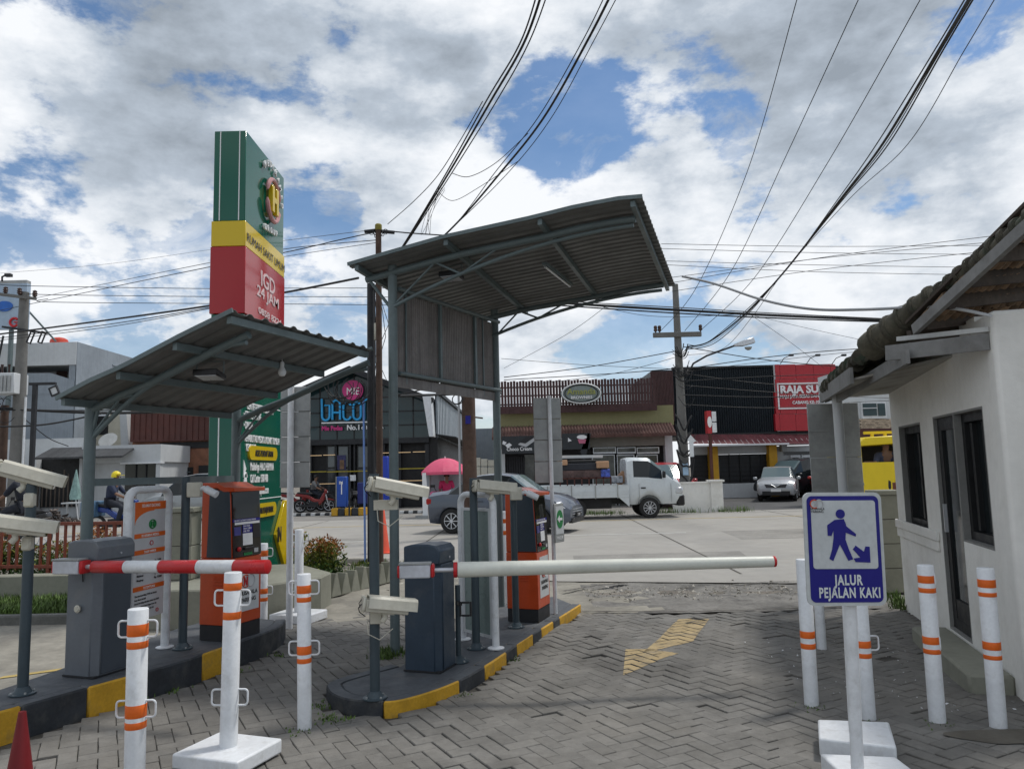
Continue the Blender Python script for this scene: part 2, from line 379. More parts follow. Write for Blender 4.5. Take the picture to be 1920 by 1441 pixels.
# crack lines of the apron: ragged dark gaps
def crack(pts, w, z, nm):
    bb = MB(); vs = []; n = 40
    for i in range(n+1):
        t = i/n*(len(pts)-1); k = min(int(t), len(pts)-2); f = t-k
        x = pts[k][0]*(1-f)+pts[k+1][0]*f; y = pts[k][1]*(1-f)+pts[k+1][1]*f+random.uniform(-.025, .025)
        ww = w*random.uniform(.25, 1)*(1 if 0 < i < n else .1)
        vs += [(x, y-ww/2, z), (x, y+ww/2, z)]
    bb.add(vs, [(2*i, 2*i+2, 2*i+3, 2*i+1) for i in range(n)])
    struct(bb, nm, m_joint, smooth=False)
crack([(.72, 9.12), (1.6, 8.98), (2.6, 8.92), (3.9, 9.02)], .07, .012, 'apron_crack')
crack([(.62, 10.6), (1.2, 11.1), (1.6, 11.2)], .10, .013, 'apron_crack')
crack([(3.0, 10.95), (3.6, 10.98), (4.2, 11.0)], .05, .013, 'apron_crack')
# stone chips and dirt lumps
def scatter(n, fx, r0_, r1_, name, m, label, cat, seed=1):
    random.seed(seed); q = MB()
    for _ in range(n):
        x, y, z = fx(); r = random.uniform(r0_, r1_)
        p = [Vector((random.uniform(-1, 1), random.uniform(-1, 1), random.uniform(-.4, .8)))*r for _ in range(4)]
        q.add([Vector((x, y, z))+k for k in p], [(0, 1, 2), (0, 3, 1), (1, 3, 2), (0, 2, 3)])
    o = q.build(name, m, None, smooth=False); return tag(o, label, cat, kind='stuff')
m_rub = mat('rubble_stone', (.34, .32, .28), .9, var=.3, scale=5, isl_var=.3, world=True)
scatter(420, lambda: (random.uniform(.9, 3.6), random.gauss(10.35, .3), 0), .01, .035, 'road_grit', m_rub, 'loose grey grit in the broken strip beside the road', 'grit', 5)
scatter(600, lambda: (random.uniform(-3.7, -1.0), random.uniform(11.2, 15.2), -.05), .02, .07, 'gravel', m_rub, 'loose pale stones on the dirt behind the zigzag kerb', 'gravel', 6)
scatter(90, lambda: (random.uniform(2.1, 3.4), random.uniform(5.2, 7.5), .0), .006, .014, 'paper_litter', m_paper, 'tiny pale litter scraps on the walkway paving', 'litter', 9)
struct(sheet([(p[0], p[1]) for p in [(3.0+.42*cos(a)*(1+.2*sin(3*a)), 4.78+.16*sin(a)*(1+.25*cos(2*a))) for a in [k*pi/12 for k in range(24)]]], .007), 'damp_patch', mat('damp_silt', (.098, .088, .07), .75, var=.2, world=True), smooth=False)
# road paint
m_rline = mat('worn_white_line', (.50, .50, .47), .8, var=.15, scale=3, stain=.5, stain_col=(.26, .25, .23), sstr=2, world=True)
m_yline = mat('worn_yellow_line', (.42, .31, .10), .8, var=.2, scale=3, stain=.5, stain_col=(.2, .18, .15), sstr=2, world=True)
def rline(xa, ya, xb, yb, w, m, nm='lane_line', z=.004):
    struct(sheet([(xa, ya-w/2), (xb, yb-w/2), (xb, yb+w/2), (xa, ya+w/2)], z), nm, m, smooth=False)
for (ua, ub, v) in ((1035, 1295, 1001), (560, 690, 1016)):
    a = G(ua, v); c = G(ub, v+0); y = (a.y+c.y)/2; rline(a.x, y, c.x, y, .12, m_rline)
rline(-30, 24.6, 30, 24.3, .12, m_yline, 'edge_line'); rline(-12, 20.4, -5.6, 20.3, .12, m_rline)
rline(-9, 27.2, 12, 27.2, .10, m_rline, 'edge_line')
for i, x in enumerate((-17, -12, -7, -2.2, 3.4, 8.5, 14)):
    struct(sheet([(x-.02, 11.9 if x > 0 else 16), (x+.02, 11.9 if x > 0 else 16), (x+.34, 27.9), (x+.30, 27.9)], .003), 'road_joint', m_joint, smooth=False)
for (x, y, a_, b_) in ((-6, 19, 2.2, 1.1), (2.6, 14.2, 1.6, .8), (7.5, 18.5, 2.5, 1.2), (-1.5, 24.5, 2.4, .8)):
    struct(sheet([(x-a_, y-b_), (x+a_*.9, y-b_*1.1), (x+a_*1.05, y+b_), (x-a_*.95, y+b_*.9)], .002), 'road_patch', mat('road_patch', (.235, .225, .205), .9, var=.2, scale=1.2, bump=.4, world=True), smooth=False)
# ---------------------------------------------------------------- islands
HL = .19; HM = .085
def bez(pts, n):
    out = []
    for k in range(len(pts)-1):
        p0 = pts[max(k-1, 0)]; p1 = pts[k]; p2 = pts[k+1]; p3 = pts[min(k+2, len(pts)-1)]
        for i in range(n):
            t = i/n
            out.append(tuple(.5*((2*p1[a])+(-p0[a]+p2[a])*t+(2*p0[a]-5*p1[a]+4*p2[a]-p3[a])*t*t+(-p0[a]+3*p1[a]-3*p2[a]+p3[a])*t**3) for a in (0, 1)))
    return out+[tuple(pts[-1])]
def kerbed(name, label, right, left, h, cuts, first):
    # right: visible kerb line near->far, left: hidden side near->far
    poly = right+left[::-1]
    # inset for the slab
    c = Vector((sum(p[0] for p in poly)/len(poly), sum(p[1] for p in poly)/len(poly)))
    t = thing(name, label, 'traffic island', (right[0][0], right[0][1], 0))
    kw = .11
    n = len(right); ins = []
    for i, p in enumerate(right):
        a = Vector(right[max(i-1, 0)]); d = Vector(right[min(i+1, n-1)])-a; d.normalize(); nr = Vector((-d.y, d.x))
        ins.append((p[0]+nr.x*kw, p[1]+nr.y*kw))
    b = MB(); b.prism(ins+left[::-1], -.04, h-.004); b.build('slab', m_isle, t, world=True, smooth=False, bevel=.01)
    # kerb stones
    L = [0]
    for i in range(1, n): L.append(L[-1]+(Vector(right[i])-Vector(right[i-1])).length)
    cs = [0]+cuts+[L[-1]]
    def pt(s, line):
        for i in range(1, n):
            if s <= L[i]+1e-6:
                f = (s-L[i-1])/max(1e-6, L[i]-L[i-1]); return (line[i-1][0]*(1-f)+line[i][0]*f, line[i-1][1]*(1-f)+line[i][1]*f)
        return line[-1]
    for k in range(len(cs)-1):
        s0, s1 = cs[k]+.002, cs[k+1]-.002
        ss = [s0]+[q for q in L if s0 < q < s1]+[s1]
        out = [pt(q, right) for q in ss]; inn = [pt(q, ins) for q in ss]
        b = MB(); b.prism(out+inn[::-1], -.04, h); b.mi[1] = 1
        o = b.build('kerb_stone', [m_kyel if (k % 2 == 0) == first else m_kdark, m_isle], t, world=True, bevel=.012)
        tag(o, ('yellow' if (k % 2 == 0) == first else 'black')+' painted kerb stone')
    return t, poly
rm = bez([(-1.05, 6.55), (-1.42, 6.1), (-1.40, 5.84), (-1.24, 5.62), (-1.0, 5.52), (-.81, 5.55), (-.53, 5.87), (-.29, 6.36), (.14, 7.56), (.74, 9.15)], 5)
lm = [(-1.0, 6.7)]*0+[(-.92, 6.7), (-.72, 7.5), (-.5, 8.3), (-.1, 9.4), (.45, 9.75)]
isleM, polyM = kerbed('traffic_island', 'middle kerb island with rounded nose, grey top and black yellow kerb', rm, lm, HM, [1.45, 2.18, 2.5+.12, 3.12, 3.4, 3.85, 4.12, 4.5, 4.72], False)
rl_ = bez([(-3.62, 4.55), (-3.33, 5.14), (-3.05, 5.68), (-2.70, 6.37), (-2.59, 6.73), (-2.33, 7.62), (-2.38, 8.1)], 3)
ll_ = [(-3.85, 4.7), (-3.75, 5.4), (-3.62, 6.1), (-3.5, 6.8), (-3.35, 7.7), (-3.1, 8.4)]
isleL, polyL = kerbed('traffic_island', 'left kerb island with straight side and bold black yellow kerb', rl_, ll_, HL, [.78, 1.24, 1.62, 2.28, 2.62], True)
# ---------------------------------------------------------------- herringbone paving
def inside(p, poly):
    c = False; n = len(poly)
    for i in range(n):
        a = poly[i]; b_ = poly[i-1]
        if (a[1] > p[1]) != (b_[1] > p[1]) and p[0] < (b_[0]-a[0])*(p[1]-a[1])/(b_[1]-a[1])+a[0]: c = not c
    return c
region = [(-3.4, 4.3), (-2.35, 7.7), (-3.0, 8.9), (-1.6, 9.6), (-.9, 9.0), (.2, 9.9), (.82, 9.02), (2.6, 8.88), (4.4, 8.98), (4.05, 7.3), (3.1, 3.6), (-2.9, 3.6)]
pav = struct(sheet([(-3.7, 3.2), (4.6, 3.2), (4.6, 9.02), (.8, 9.06), (.2, 10.0), (-3.2, 10.0), (-3.7, 8)], -.030), 'pavement', m_joint, smooth=False)
th = radians(28); bw = .1075; blen = .215; gp = .0022
ca, sa = cos(th), sin(th)
def bmesh_brick():
    q = MB(); x, y = blen/2-gp, bw/2-gp; c = .004
    q.add([(-x, -y, -.05), (x, -y, -.05), (x, y, -.05), (-x, y, -.05), (-x, -y, -c), (x, -y, -c), (x, y, -c), (-x, y, -c), (-x+c, -y+c, 0), (x-c, -y+c, 0), (x-c, y-c, 0), (-x+c, y-c, 0)],
          [(0, 1, 5, 4), (1, 2, 6, 5), (2, 3, 7, 6), (3, 0, 4, 7), (4, 5, 9, 8), (5, 6, 10, 9), (6, 7, 11, 10), (7, 4, 8, 11), (8, 9, 10, 11)])
    return q
bricks = []
random.seed(11)
def zwave(x, y): return .009*sin(x*2.1+1)*sin(y*1.7)+.006*sin(x*5+y*3)-.006
for i in range(-70, 100):
    for j in range(-80, 80):
        d = (i-j) % 4
        if d == 0: cx, cy, r = (i+1)*bw, (j+.5)*bw, 0
        elif d == 3: cx, cy, r = (i+.5)*bw, (j+1)*bw, pi/2
        else: continue
        X = cx*ca-cy*sa; Y = cx*sa+cy*ca+6
        if not (3.3 < Y < 10) or not inside((X, Y), region): continue
        if inside((X, Y), polyM) or inside((X, Y), polyL): continue
        if abs(X/Y) > .76: continue
        bricks.append((X, Y, r))
bproto = bmesh_brick().build('brick', m_brick, pav, smooth=False); bme = bproto.data
def cam_dist(p): return (p[0]**2+p[1]**2) + (0 if (p[1] > 4.15 and abs(p[0]/p[1]) < .67) else 100)
bricks.sort(key=cam_dist)
stuffb = MB(); tops = []
for k, (X, Y, r) in enumerate(bricks):
    z = zwave(X, Y)+random.uniform(-.002, .002)
    if random.random() < .02: z -= .012
    M = Matrix.Translation((X, Y, z)) @ Matrix.Rotation(th+r+random.gauss(0, .012), 4, 'Z') @ Matrix.Rotation(random.gauss(0, .012), 4, 'X') @ Matrix.Rotation(random.gauss(0, .007), 4, 'Y')
    tops.append(M)
    if k < 300:
        o = bproto if k == 0 else bproto.copy()
        if k: COL.objects.link(o); o.parent = pav
        o.matrix_local = M
    else:
        src = bme; stuffb.T = M; stuffb.add([v.co for v in src.vertices], [tuple(p.vertices) for p in src.polygons]); stuffb.T = None
tag(stuffb.build('far_bricks', m_brick, pav, smooth=False), kind='stuff')
# painted arrow, cut brick by brick
def clip(poly, cl):
    out = poly
    for i in range(len(cl)):
        a = cl[i]; b_ = cl[(i+1) % len(cl)]; inp = out; out = []
        ins_ = lambda p: (b_[0]-a[0])*(p[1]-a[1])-(b_[1]-a[1])*(p[0]-a[0]) >= 0
        for k in range(len(inp)):
            p, q = inp[k-1], inp[k]
            def X_():
                d1 = (q[0]-p[0], q[1]-p[1]); d2 = (b_[0]-a[0], b_[1]-a[1]); den = d1[0]*d2[1]-d1[1]*d2[0]
                t = ((a[0]-p[0])*d2[1]-(a[1]-p[1])*d2[0])/den; return (p[0]+d1[0]*t, p[1]+d1[1]*t)
            if ins_(q):
                if not ins_(p): out.append(X_())
                out.append(q)
            elif ins_(p): out.append(X_())
        if not out: return []
    return out
def ar(u, v): p = G(u, v); return (p.x, p.y)
shaft = [ar(1205, 1224), ar(1300, 1199), ar(1330, 1156), ar(1272, 1158)]
head = [ar(1168, 1262), ar(1272, 1224), ar(1222, 1216), ar(1173, 1217)]
def ccw(p): 
    s = sum(p[i-1][0]*p[i][1]-p[i][0]*p[i-1][1] for i in range(len(p))); return p if s > 0 else p[::-1]
ab = MB()
for M in tops:
    c = M.translation
    if not (0 < c.x < 3 and 6 < c.y < 9.2): continue
    x, y = blen/2-gp-.003, bw/2-gp-.003
    q = [M @ Vector(p) for p in ((-x, -y, 0), (x, -y, 0), (x, y, 0), (-x, y, 0))]
    for part in (shaft, head):
        r = clip([(p.x, p.y) for p in q], ccw(part))
        if len(r) > 2:
            nrm = M.to_3x3() @ Vector((0, 0, 1))
            ab.add([(px, py, c.z+.003-((px-c.x)*nrm.x+(py-c.y)*nrm.y)/nrm.z) for px, py in r], [tuple(range(len(r)))])
m_arrow = mat('worn_arrow_paint', (.37, .28, .145), .8, var=.2, scale=5, world=True, stain=.8, stain_col=(.2, .17, .12), sstr=4)
t_ = m_arrow.node_tree; gN = t_.nodes.new('ShaderNodeNewGeometry'); nN = t_.nodes.new('ShaderNodeTexNoise'); nN.inputs['Scale'].default_value = 2.2; nN.inputs['Detail'].default_value = 8; nN.inputs['Roughness'].default_value = .7
t_.links.new(gN.outputs['Position'], nN.inputs['Vector']); mN = t_.nodes.new('ShaderNodeMapRange'); mN.inputs[1].default_value = .33; mN.inputs[2].default_value = .47
t_.links.new(nN.outputs['Fac'], mN.inputs[0]); t_.links.new(mN.outputs[0], t_.nodes['Principled BSDF'].inputs['Alpha'])
solo(ab, 'lane_arrow', 'faded yellow arrow painted across the brick paving', 'road marking', m_arrow, smooth=False)
# left lane surface with a worn yellow line, far strips
struct(sheet([(-14, 3), (-3.4, 3), (-3.0, 9.2), (-5.6, 9.45), (-14, 9.8)], -.04), 'side_lane', m_patch, smooth=False)
a = G(0, 1262); c = G(112, 1247)
struct(sheet([(a.x, a.y-.04), (c.x, c.y-.04), (c.x, c.y+.05), (a.x, a.y+.05)], -.034), 'lane_line', m_yline, smooth=False)
# ---------------------------------------------------------------- canopies
def canopy(name, label, p1, p2, z1, z2, prof, A0, width, ribs, d=LD, drop=.0):
    """prof: list of (s across, z) of the roof sheet along the near edge; p1/p2 posts; A0 origin of the near edge"""
    t = thing(name, label, 'canopy', (p1.x, p1.y, 0))
    q = LP_
    Z0 = lambda s: next((prof[i][1]+(prof[i+1][1]-prof[i][1])*(s-prof[i][0])/(prof[i+1][0]-prof[i][0]) for i in range(len(prof)-1) if s <= prof[i+1][0]+1e-6), prof[-1][1])
    Z = lambda s, l=0: Z0(s)-drop*l/width
    s0, s1 = prof[0][0], prof[-1][0]
    # corrugated sheet: ribs run across the lane; corrugation along lane direction
    b = MB(); nl = ribs*6; ns = 14; pitch = width/ribs
    def hgt(l):
        f = (l/pitch) % 1
        k_ = .020; return k_ if .0 <= f < .16 else (k_*(1-(f-.16)/.12) if f < .28 else (.0 if f < .88 else k_*(f-.88)/.12))
    for k in range(2):
        for j in range(nl+1):
            l = width*j/nl
            for i in range(ns+1):
                s = s0+(s1-s0)*i/ns; p = A0+q*s+d*l
                b.v.append(Vector((p.x, p.y, Z(s, l)+hgt(l)-(.003 if k else 0))))
    N = (nl+1)*(ns+1)
    for j in range(nl):
        for i in range(ns):
            a = j*(ns+1)+i; b.f.append([a, a+1, a+ns+2, a+ns+1]); b.mi.append(0)
            b.f.append([N+a, N+a+ns+1, N+a+ns+2, N+a+1]); b.mi.append(0)
    for j in range(nl):
        for i in (0, ns):
            a = j*(ns+1)+i; b.f.append([a, a+ns+1, N+a+ns+1, N+a]); b.mi.append(0)
    b.build('roof_sheet', m_roofu, t, world=True, smooth=False)
    # edge flashing along both gable edges
    for l in (0, width):
        b = MB(); pts = []
        for i in range(ns+1):
            s = s0+(s1-s0)*i/ns; p = A0+q*s+d*l; pts.append(Vector((p.x, p.y, Z(s, l)+.014)))
        for i in range(ns): b.bar(pts[i]-d*.004, pts[i+1]-d*.004, .012, .034)
        b.build('edge_trim', m_steel, t, world=True)
    # posts
    for p, z in ((p1, z1), (p2, z2)):
        b = MB(); b.tube([(p.x, p.y, 0), (p.x, p.y, z)], .045, 20)
        b.build('post', m_steel, t, world=True, ang=50)
    # main curved beams over the posts and tie arches
    for p in (p1, p2):
        off = (p-A0).dot(d); sp = (p-A0).dot(q); base = A0+d*off
        b = MB(); n = 16
        pts = [base+q*(s0+.06+(s1-.10-s0-.06)*i/n) for i in range(n+1)]
        pts = [Vector((k.x, k.y, Z((k-A0).dot(q), off)-.075)) for k in pts]
        b.tube(pts, .033, 10); b.build('beam', m_steel, t, world=True, ang=50)
        zb = z1-.42
        P0 = Vector((p.x, p.y, zb)); sE = s1-.12; PE = base+q*sE; PE = Vector((PE.x, PE.y, Z(sE, off)-.13))
        b = MB(); arcp = []
        for i in range(n+1):
            f = i/n; s = sp+(sE-sp)*f; k = base+q*s
            z = zb+(PE.z-zb)*(1-(1-f)**1.9)
            arcp.append(Vector((k.x, k.y, z)))
        b.tube(arcp, .019, 8); b.build('arch_brace', m_steel, t, world=True, ang=50)
        b = MB(); k1 = arcp[5]; m1 = base+q*(sp+(sE-sp)*.2); m1 = Vector((m1.x, m1.y, Z(sp+(sE-sp)*.2, off)-.09)); m2 = base+q*(sp+(sE-sp)*.47); m2 = Vector((m2.x, m2.y, Z(sp+(sE-sp)*.47, off)-.09))
        b.tube([P0+Vector((0, 0, .02)), m1], .011, 6); b.tube([m1, k1], .011, 6); b.tube([k1, m2], .011, 6)
        b.build('strut', m_steel, t, world=True)
        b = MB(); e = base+q*(s0+.1); b.tube([(p.x, p.y, z1-.5 if False else zb-.02), (e.x, e.y, Z(s0+.1, off)-.1)], .016, 6); b.build('strut', m_steel, t, world=True)
    for f in (.03, .36, .68, .97):
        s = s0+(s1-s0)*f; a = A0+q*s+d*.02; c = A0+q*s+d*(width-.02)
        b = MB(); b.bar((a.x, a.y, Z(s, .02)-.032), (c.x, c.y, Z(s, width)-.032), .04, .055); b.build('purlin', m_steel, t, world=True)
    return t, Z
pm1 = G(741, 1224); pm2 = A(934, 900, 9.15); pm2.z = 0; pm1.z = 0
A0 = pm1-LP_*.38-LD*.28
prof = []
for u, v in ((652, 498), (830, 447), (1000, 410), (1080, 390), (1160, 375), (1205, 371)):
    p = LP(A0, LP_, u, v); prof.append(((p-A0).dot(LP_), p.z))
zp = LP(pm1, (1, 0), 741, 489).z
canM, ZM = canopy('gate_canopy', 'taller grey sheet canopy on two posts with stained panels hanging below, over the middle island', pm1, pm2, zp-.05, zp-.12, prof, A0, 2.62, 24, Vector((.30, .954, 0)), .16)
A0m = A0
pl1 = A(166, 900, 6.25); pl1.z = 0
pl2 = pl1+LD*1.75
A0 = pl1-LP_*.24-LD*.3
prof = []
for u, v in ((105, 750), (170, 716), (230, 690), (340, 632), (437, 585)):
    p = LP(A0, LP_, u, v); prof.append(((p-A0).dot(LP_), p.z))
zl = LP(pl1, (1, 0), 166, 730).z
canL, ZL = canopy('gate_canopy', 'lower grey sheet canopy on two posts at the left, over the ticket kiosk', pl1, pl2, zl, zl-.05, prof, A0, 1.95, 11)
A0l = A0
# cross bar of the left canopy
b = MB(); zc = LP(pl1, (1, 0), 176, 904).z
b.bar((pl1.x, pl1.y, zc), (pl2.x, pl2.y, zc+.0), .045, .06); b.build('cross_bar', m_steel, canL, world=True)
# hanging stained panels of the middle canopy
zt, zb = 3.43, 2.60
dP = (pm2-pm1).normalized(); LPn = (pm2-pm1).length
Mx = Matrix.Translation((pm1.x, pm1.y, 0)) @ Matrix.Rotation(atan2(dP.y, dP.x), 4, 'Z')
def canp(fn, name, m, **k):
    b = MB(); b.T = Mx; fn(b); b.T = None; return b.build(name, m, canM, world=True, **k)
x0_, x1_ = .06, LPn+.02
for z in (zt, zb):
    canp(lambda b: b.tube([(x0_, -.03, z), (x1_+.03, -.03, z)], .022, 10), 'panel_rail', m_steel, ang=50)
cutx = [x0_, x0_+.78, x0_+1.52, x1_]
for i in range(3):
    a, c = cutx[i]+.012, cutx[i+1]-.012
    def pan(b, a=a, c=c):
        n = 40
        pts = [(a+(c-a)*k/n, .008+(.006 if k % 2 else 0)) for k in range(n+1)]
        vs = [(x, y, zb-.10) for x, y in pts]+[(x, y, zt-.02) for x, y in pts]
        b.add(vs, [(k, k+1, n+2+k, n+1+k) for k in range(n)]); b.add([(x, y+.004, z) for x, y, z in vs], [(k+1, k, n+1+k, n+2+k) for k in range(n)])
    canp(pan, 'hanging_panel', m_poly, smooth=False)
for x in cutx[1:3]: canp(lambda b: b.bb(x-.02, -.02, zb-.02, x+.02, .006, zt-.0), 'panel_stile', m_steel)
for x in (.22, x1_-.32): canp(lambda b: b.bb(x-.008, -.006, zb-.09, x+.008, .006, zt), 'panel_rib', m_steel)
canp(lambda b: b.bb(x0_, -.005, zb-.13, x1_, .016, zb-.03), 'bottom_board', m_poly)
# lights under the canopies
def floodlight(label, P, yaw, tilt=.9):
    t = thing('floodlight', label, 'floodlight', P, rot=(0, 0, yaw))
    b = MB(); b.yz([(-.08, -.03), (.10, -.05), (.10, -.01), (-.08, .02)], -.10, .10); b.build('lamp_body', m_black, t, bevel=.006)
    b = MB(); b.yz([(-.07, -.034), (.09, -.054), (.09, -.050), (-.07, -.030)], -.085, .085); b.build('lens', m_alu, t)
    b = MB(); b.bar((-.11, .02, -.01), (-.11, .02, .09), .015, .004); b.bar((.11, .02, -.01), (.11, .02, .09), .015, .004); b.bar((-.11, .02, .09), (.11, .02, .09), .015, .004); b.build('bracket', m_steel, t)
    return t
p = LP(A0m+LD*.55, LP_, 845, 478); p.z = ZM((p-A0m).dot(LP_), .5)-.13; floodlight('small black floodlight fixed under the taller canopy near its front post', p, RL)
p = LP(A0l+LD*.5, LP_, 393, 655); p.z = ZL((p-A0l).dot(LP_))-.13; floodlight('small floodlight fixed under the lower left canopy beside its arch brace', p, RL+.3)
s = (A0m+LP_*1.75); t = thing('tube_light', 'slim fluorescent tube light under the taller canopy roof', 'tube light', (s+LD*.85).xyz*1)
t.location.z = ZM(1.75, 1.3)-.075; XF[t.name] = Matrix.Translation(t.location)
a = Vector(t.location); b = MB(); b.bar(a, a+LD*.95, .05, .03); b.build('housing', m_steel, t, world=True)
b = MB(); b.tube([a+Vector((.0, 0, -.03))+LD*.03, a+LD*.92+Vector((0, 0, -.03))], .011, 8); b.build('tube', m_alu, t, world=True)
P = A(529, 694, 6.75)
t = thing('light_bulb', 'white bulb hanging from a wire under the lower left canopy', 'light bulb', P)
b = MB(); b.lathe([(.004, -.055), (.022, -.05), (.034, -.03), (.036, -.012), (.028, .01), (.018, .03)], 16); b.build('bulb', m_white, t)
b = MB(); b.lathe([(.018, .03), (.019, .06), (.016, .075), (.004, .08)], 12); b.build('socket', m_white, t)
b = MB(); b.tube([(0, 0, .08), (-.005, 0, .13), (.0, 0, .2)], .004, 6); b.build('cord', m_white, t)
# ---------------------------------------------------------------- hospital pylon
PX, PY0, PY1, PZ = -3.53, 10.0, 11.72, 6.32; PW = .43
pyl = thing('hospital_pylon', 'tall green, yellow and red hospital sign pylon reading RUMAH SAKIT UMUM and IGD 24 JAM', 'pylon sign', (PX-PW/2, (PY0+PY1)/2, 0))
def zat(u, v): return LP((PX, PY0), (1, 0), u, v).z
zs = [PZ, zat(455, 414), zat(455, 462), zat(452, 588)]
def pylbox(z0, z1, m, nm, g=0, label=None):
    b = MB(); b.bb(PX-PW-g, PY0-g, z0, PX+g, PY1+g, z1); o = b.build(nm, m, pyl, world=True, bevel=.006); 
    if label: o['label'] = label
    return o
m_gdk = m_green
pylbox(zs[1]+.006, zs[0], [m_green], 'top_panel', 0, 'green top panel with a raised letter emblem')
pylbox(zs[2]+.006, zs[1]-.0, m_yel, 'name_band', .015, 'yellow band reading RUMAH SAKIT UMUM')
pylbox(zs[3]+.006, zs[2]-.0, m_sred, 'emergency_panel', .02, 'red panel reading IGD 24 JAM')
zsp = [zs[3], 2.62, 1.33, .22]
for i in range(3): pylbox(zsp[i+1]+.008, zsp[i]-.0, m_green, 'service_panel')
pylbox(0, .22, m_blackp, 'plinth', -.03)
# narrow white lines on the side
for x in (PX-PW+.085, PX-.085):
    for z0, z1 in ((zs[1]+.01, zs[0]-.01),): b = MB(); b.bb(x-.006, PY0-.005, z0, x+.006, PY0, z1); b.build('white_line', m_print, pyl, world=True, smooth=False)
b = MB(); b.bb(PX-PW+.12, PY0-.005, .3, PX-PW+.135, PY0, zs[3]-.02); b.build('white_line', m_print, pyl, world=True, smooth=False)
for z in zsp[1:3]:
    b = MB(); b.bb(PX-PW, PY0-.006, z, PX+.004, PY0, z+.016); b.bb(PX, PY0, z, PX+.005, PY1, z+.012); b.build('white_line', m_print, pyl, world=True, smooth=False)
def ptext(body, v, size, m, y0=None, ext=.01, off=0, sx=1, name='lettering', z=None, align='LEFT', yc=None, gx=.022):
    zz = z if z is not None else v
    M = plane_M((PX+gx, y0, zz), (0, 1, 0)); return text(body, size, m, pyl, M, ext, off, align, sx, name, world=True)
YM = (PY0+PY1)/2
def fit(body, lb, lt, rb, m, ext=.005, gx=.024, off=0):   # lettering fitted between three points of the broad face
    P = LP((PX, PY0), (0, 1), *lb); T = LP((PX, PY0), (0, 1), *lt); Q = LP((PX, PY0), (0, 1), *rb)
    size = (T.z-P.z)/.70; c = bpy.data.curves.new('m', 'FONT'); c.body = body; c.size = size; o = bpy.data.objects.new('m', c)
    me = bpy.data.meshes.new_from_object(o); bpy.data.objects.remove(o); w = max(v.co.x for v in me.vertices); bpy.data.meshes.remove(me)
    return text(body, size, m, pyl, plane_M((PX+gx, P.y, P.z), (0, 1, 0)), ext, off, 'LEFT', (Q.y-P.y)/w, world=True)
m_fade = mat('faded_letter_white', (.66, .50, .50), .5)
fit('RUMAH SAKIT UMUM', (460, 451), (460, 435), (531, 498), m_pdark, ext=.001)
fit('IGD', (485, 534), (485, 505), (512, 546), m_fade, off=.004)
fit('24 JAM', (478, 552), (478, 532), (519, 573), m_fade, off=.003)
fit('0858 8224', (481, 586), (481, 574), (524, 607), m_fade, off=.002)
# raised emblem: broken ring with an H, arched small letters above and below
m_pink = mat('emblem_pink', (.50, .24, .24), .4)
E0 = LP((PX, PY0), (0, 1), 505, 377); ezc = E0.z; EY = E0.y; er = .31
def oval(a0, a1): return [(PX+.06, EY+er*.92*cos(radians(a0+(a1-a0)*k/16)), ezc+er*sin(radians(a0+(a1-a0)*k/16))) for k in range(17)]
for a0, a1 in ((10, 165), (188, 345)):
    b = MB(); b.tube(oval(a0, a1), [.012]+[.034]*15+[.012], 8); b.build('emblem_ring', m_pink, pyl, world=True)
b = MB(); b.T = Matrix.Translation((PX+.03, EY, ezc))
b.add([], []); b.bb(0, -.145, -.20, .07, -.05, .20); b.bb(0, .05, -.20, .07, .145, .20); b.bb(0, -.05, -.045, .068, .05, .045); b.T = None
b.build('emblem_letter', m_yel, pyl, world=True, bevel=.006)
for i, ch in enumerate('MEDIKAMED'):
    a = radians(128-15*i); P = (PX+.03, EY+.47*cos(a), ezc+.03+.47*sin(a)); text(ch, .13, m_print, pyl, plane_M(P, (0, sin(a), -cos(a)), (0, cos(a), sin(a))), .014, .002, 'CENTER', .9, 'raised_letter', world=True)
for i, ch in enumerate('GROUP'):
    P = LP((PX, PY0), (0, 1), 491+5.5*i, 428+3.6*i); text(ch, .12, m_print, pyl, plane_M((PX+.03, P.y, P.z), (0, 1, 0)), .014, .002, 'LEFT', .9, 'raised_letter', world=True)
# service panel texts
def yat(u, v): return LP((PX, PY0), (0, 1), u, v)
for i, (body, u, v) in enumerate((('CENTRE & PUSAT INDONESIA', 462, 752), ('• STROKE CENTRE', 456, 768), ('• DIALISIS', 456, 788), ('• REHABILITASI MEDIK & KLINIK TUMBUH', 455, 812), ('  KEMBANG', 458, 830))):
    P = yat(u, v); ptext(body, 0, .135, m_print, y0=P.y, z=P.z-.10, ext=.003, sx=.62, gx=.008, off=.002)
def pill(u, v, w, body, tw):
    P = yat(u, v); b = MB(); h = .095; pts = []
    for k in range(9): a = pi/2+pi*k/8; pts.append((P.y+h+h*cos(a), P.z+h*sin(a)))
    for k in range(9): a = -pi/2+pi*k/8; pts.append((P.y+w-h+h*cos(a), P.z+h*sin(a)))
    b.yz(pts, PX, PX+.03); b.build('yellow_plate', m_yel, pyl, world=True)
    ptext(body, 0, .125, m_pdark, y0=P.y+w/2, z=P.z-.045, ext=.003, sx=tw, align='CENTER', gx=.034)
pill(464, 848, 1.2, 'AKSES PENDAFTARAN', .62)
pill(464, 960, 1.15, 'LAYANAN PENJAMINAN', .60)
for body, u, v in (('MobileApp HALO HERMINA', 468, 874), ('Call Center 1500 488', 468, 897), ('www.rumahsakithospitals.com', 455, 921)):
    P = yat(u, v); ptext(body, 0, .15, m_print, y0=P.y, z=P.z-.05, ext=.003, sx=.56, gx=.008, off=.003)
P = yat(456, 876); b = MB(); b.yz([(P.y, P.z-.11), (P.y+.10, P.z-.02), (P.y, P.z+.10)], PX, PX+.008); b.build('arrow_mark', m_print, pyl, world=True)
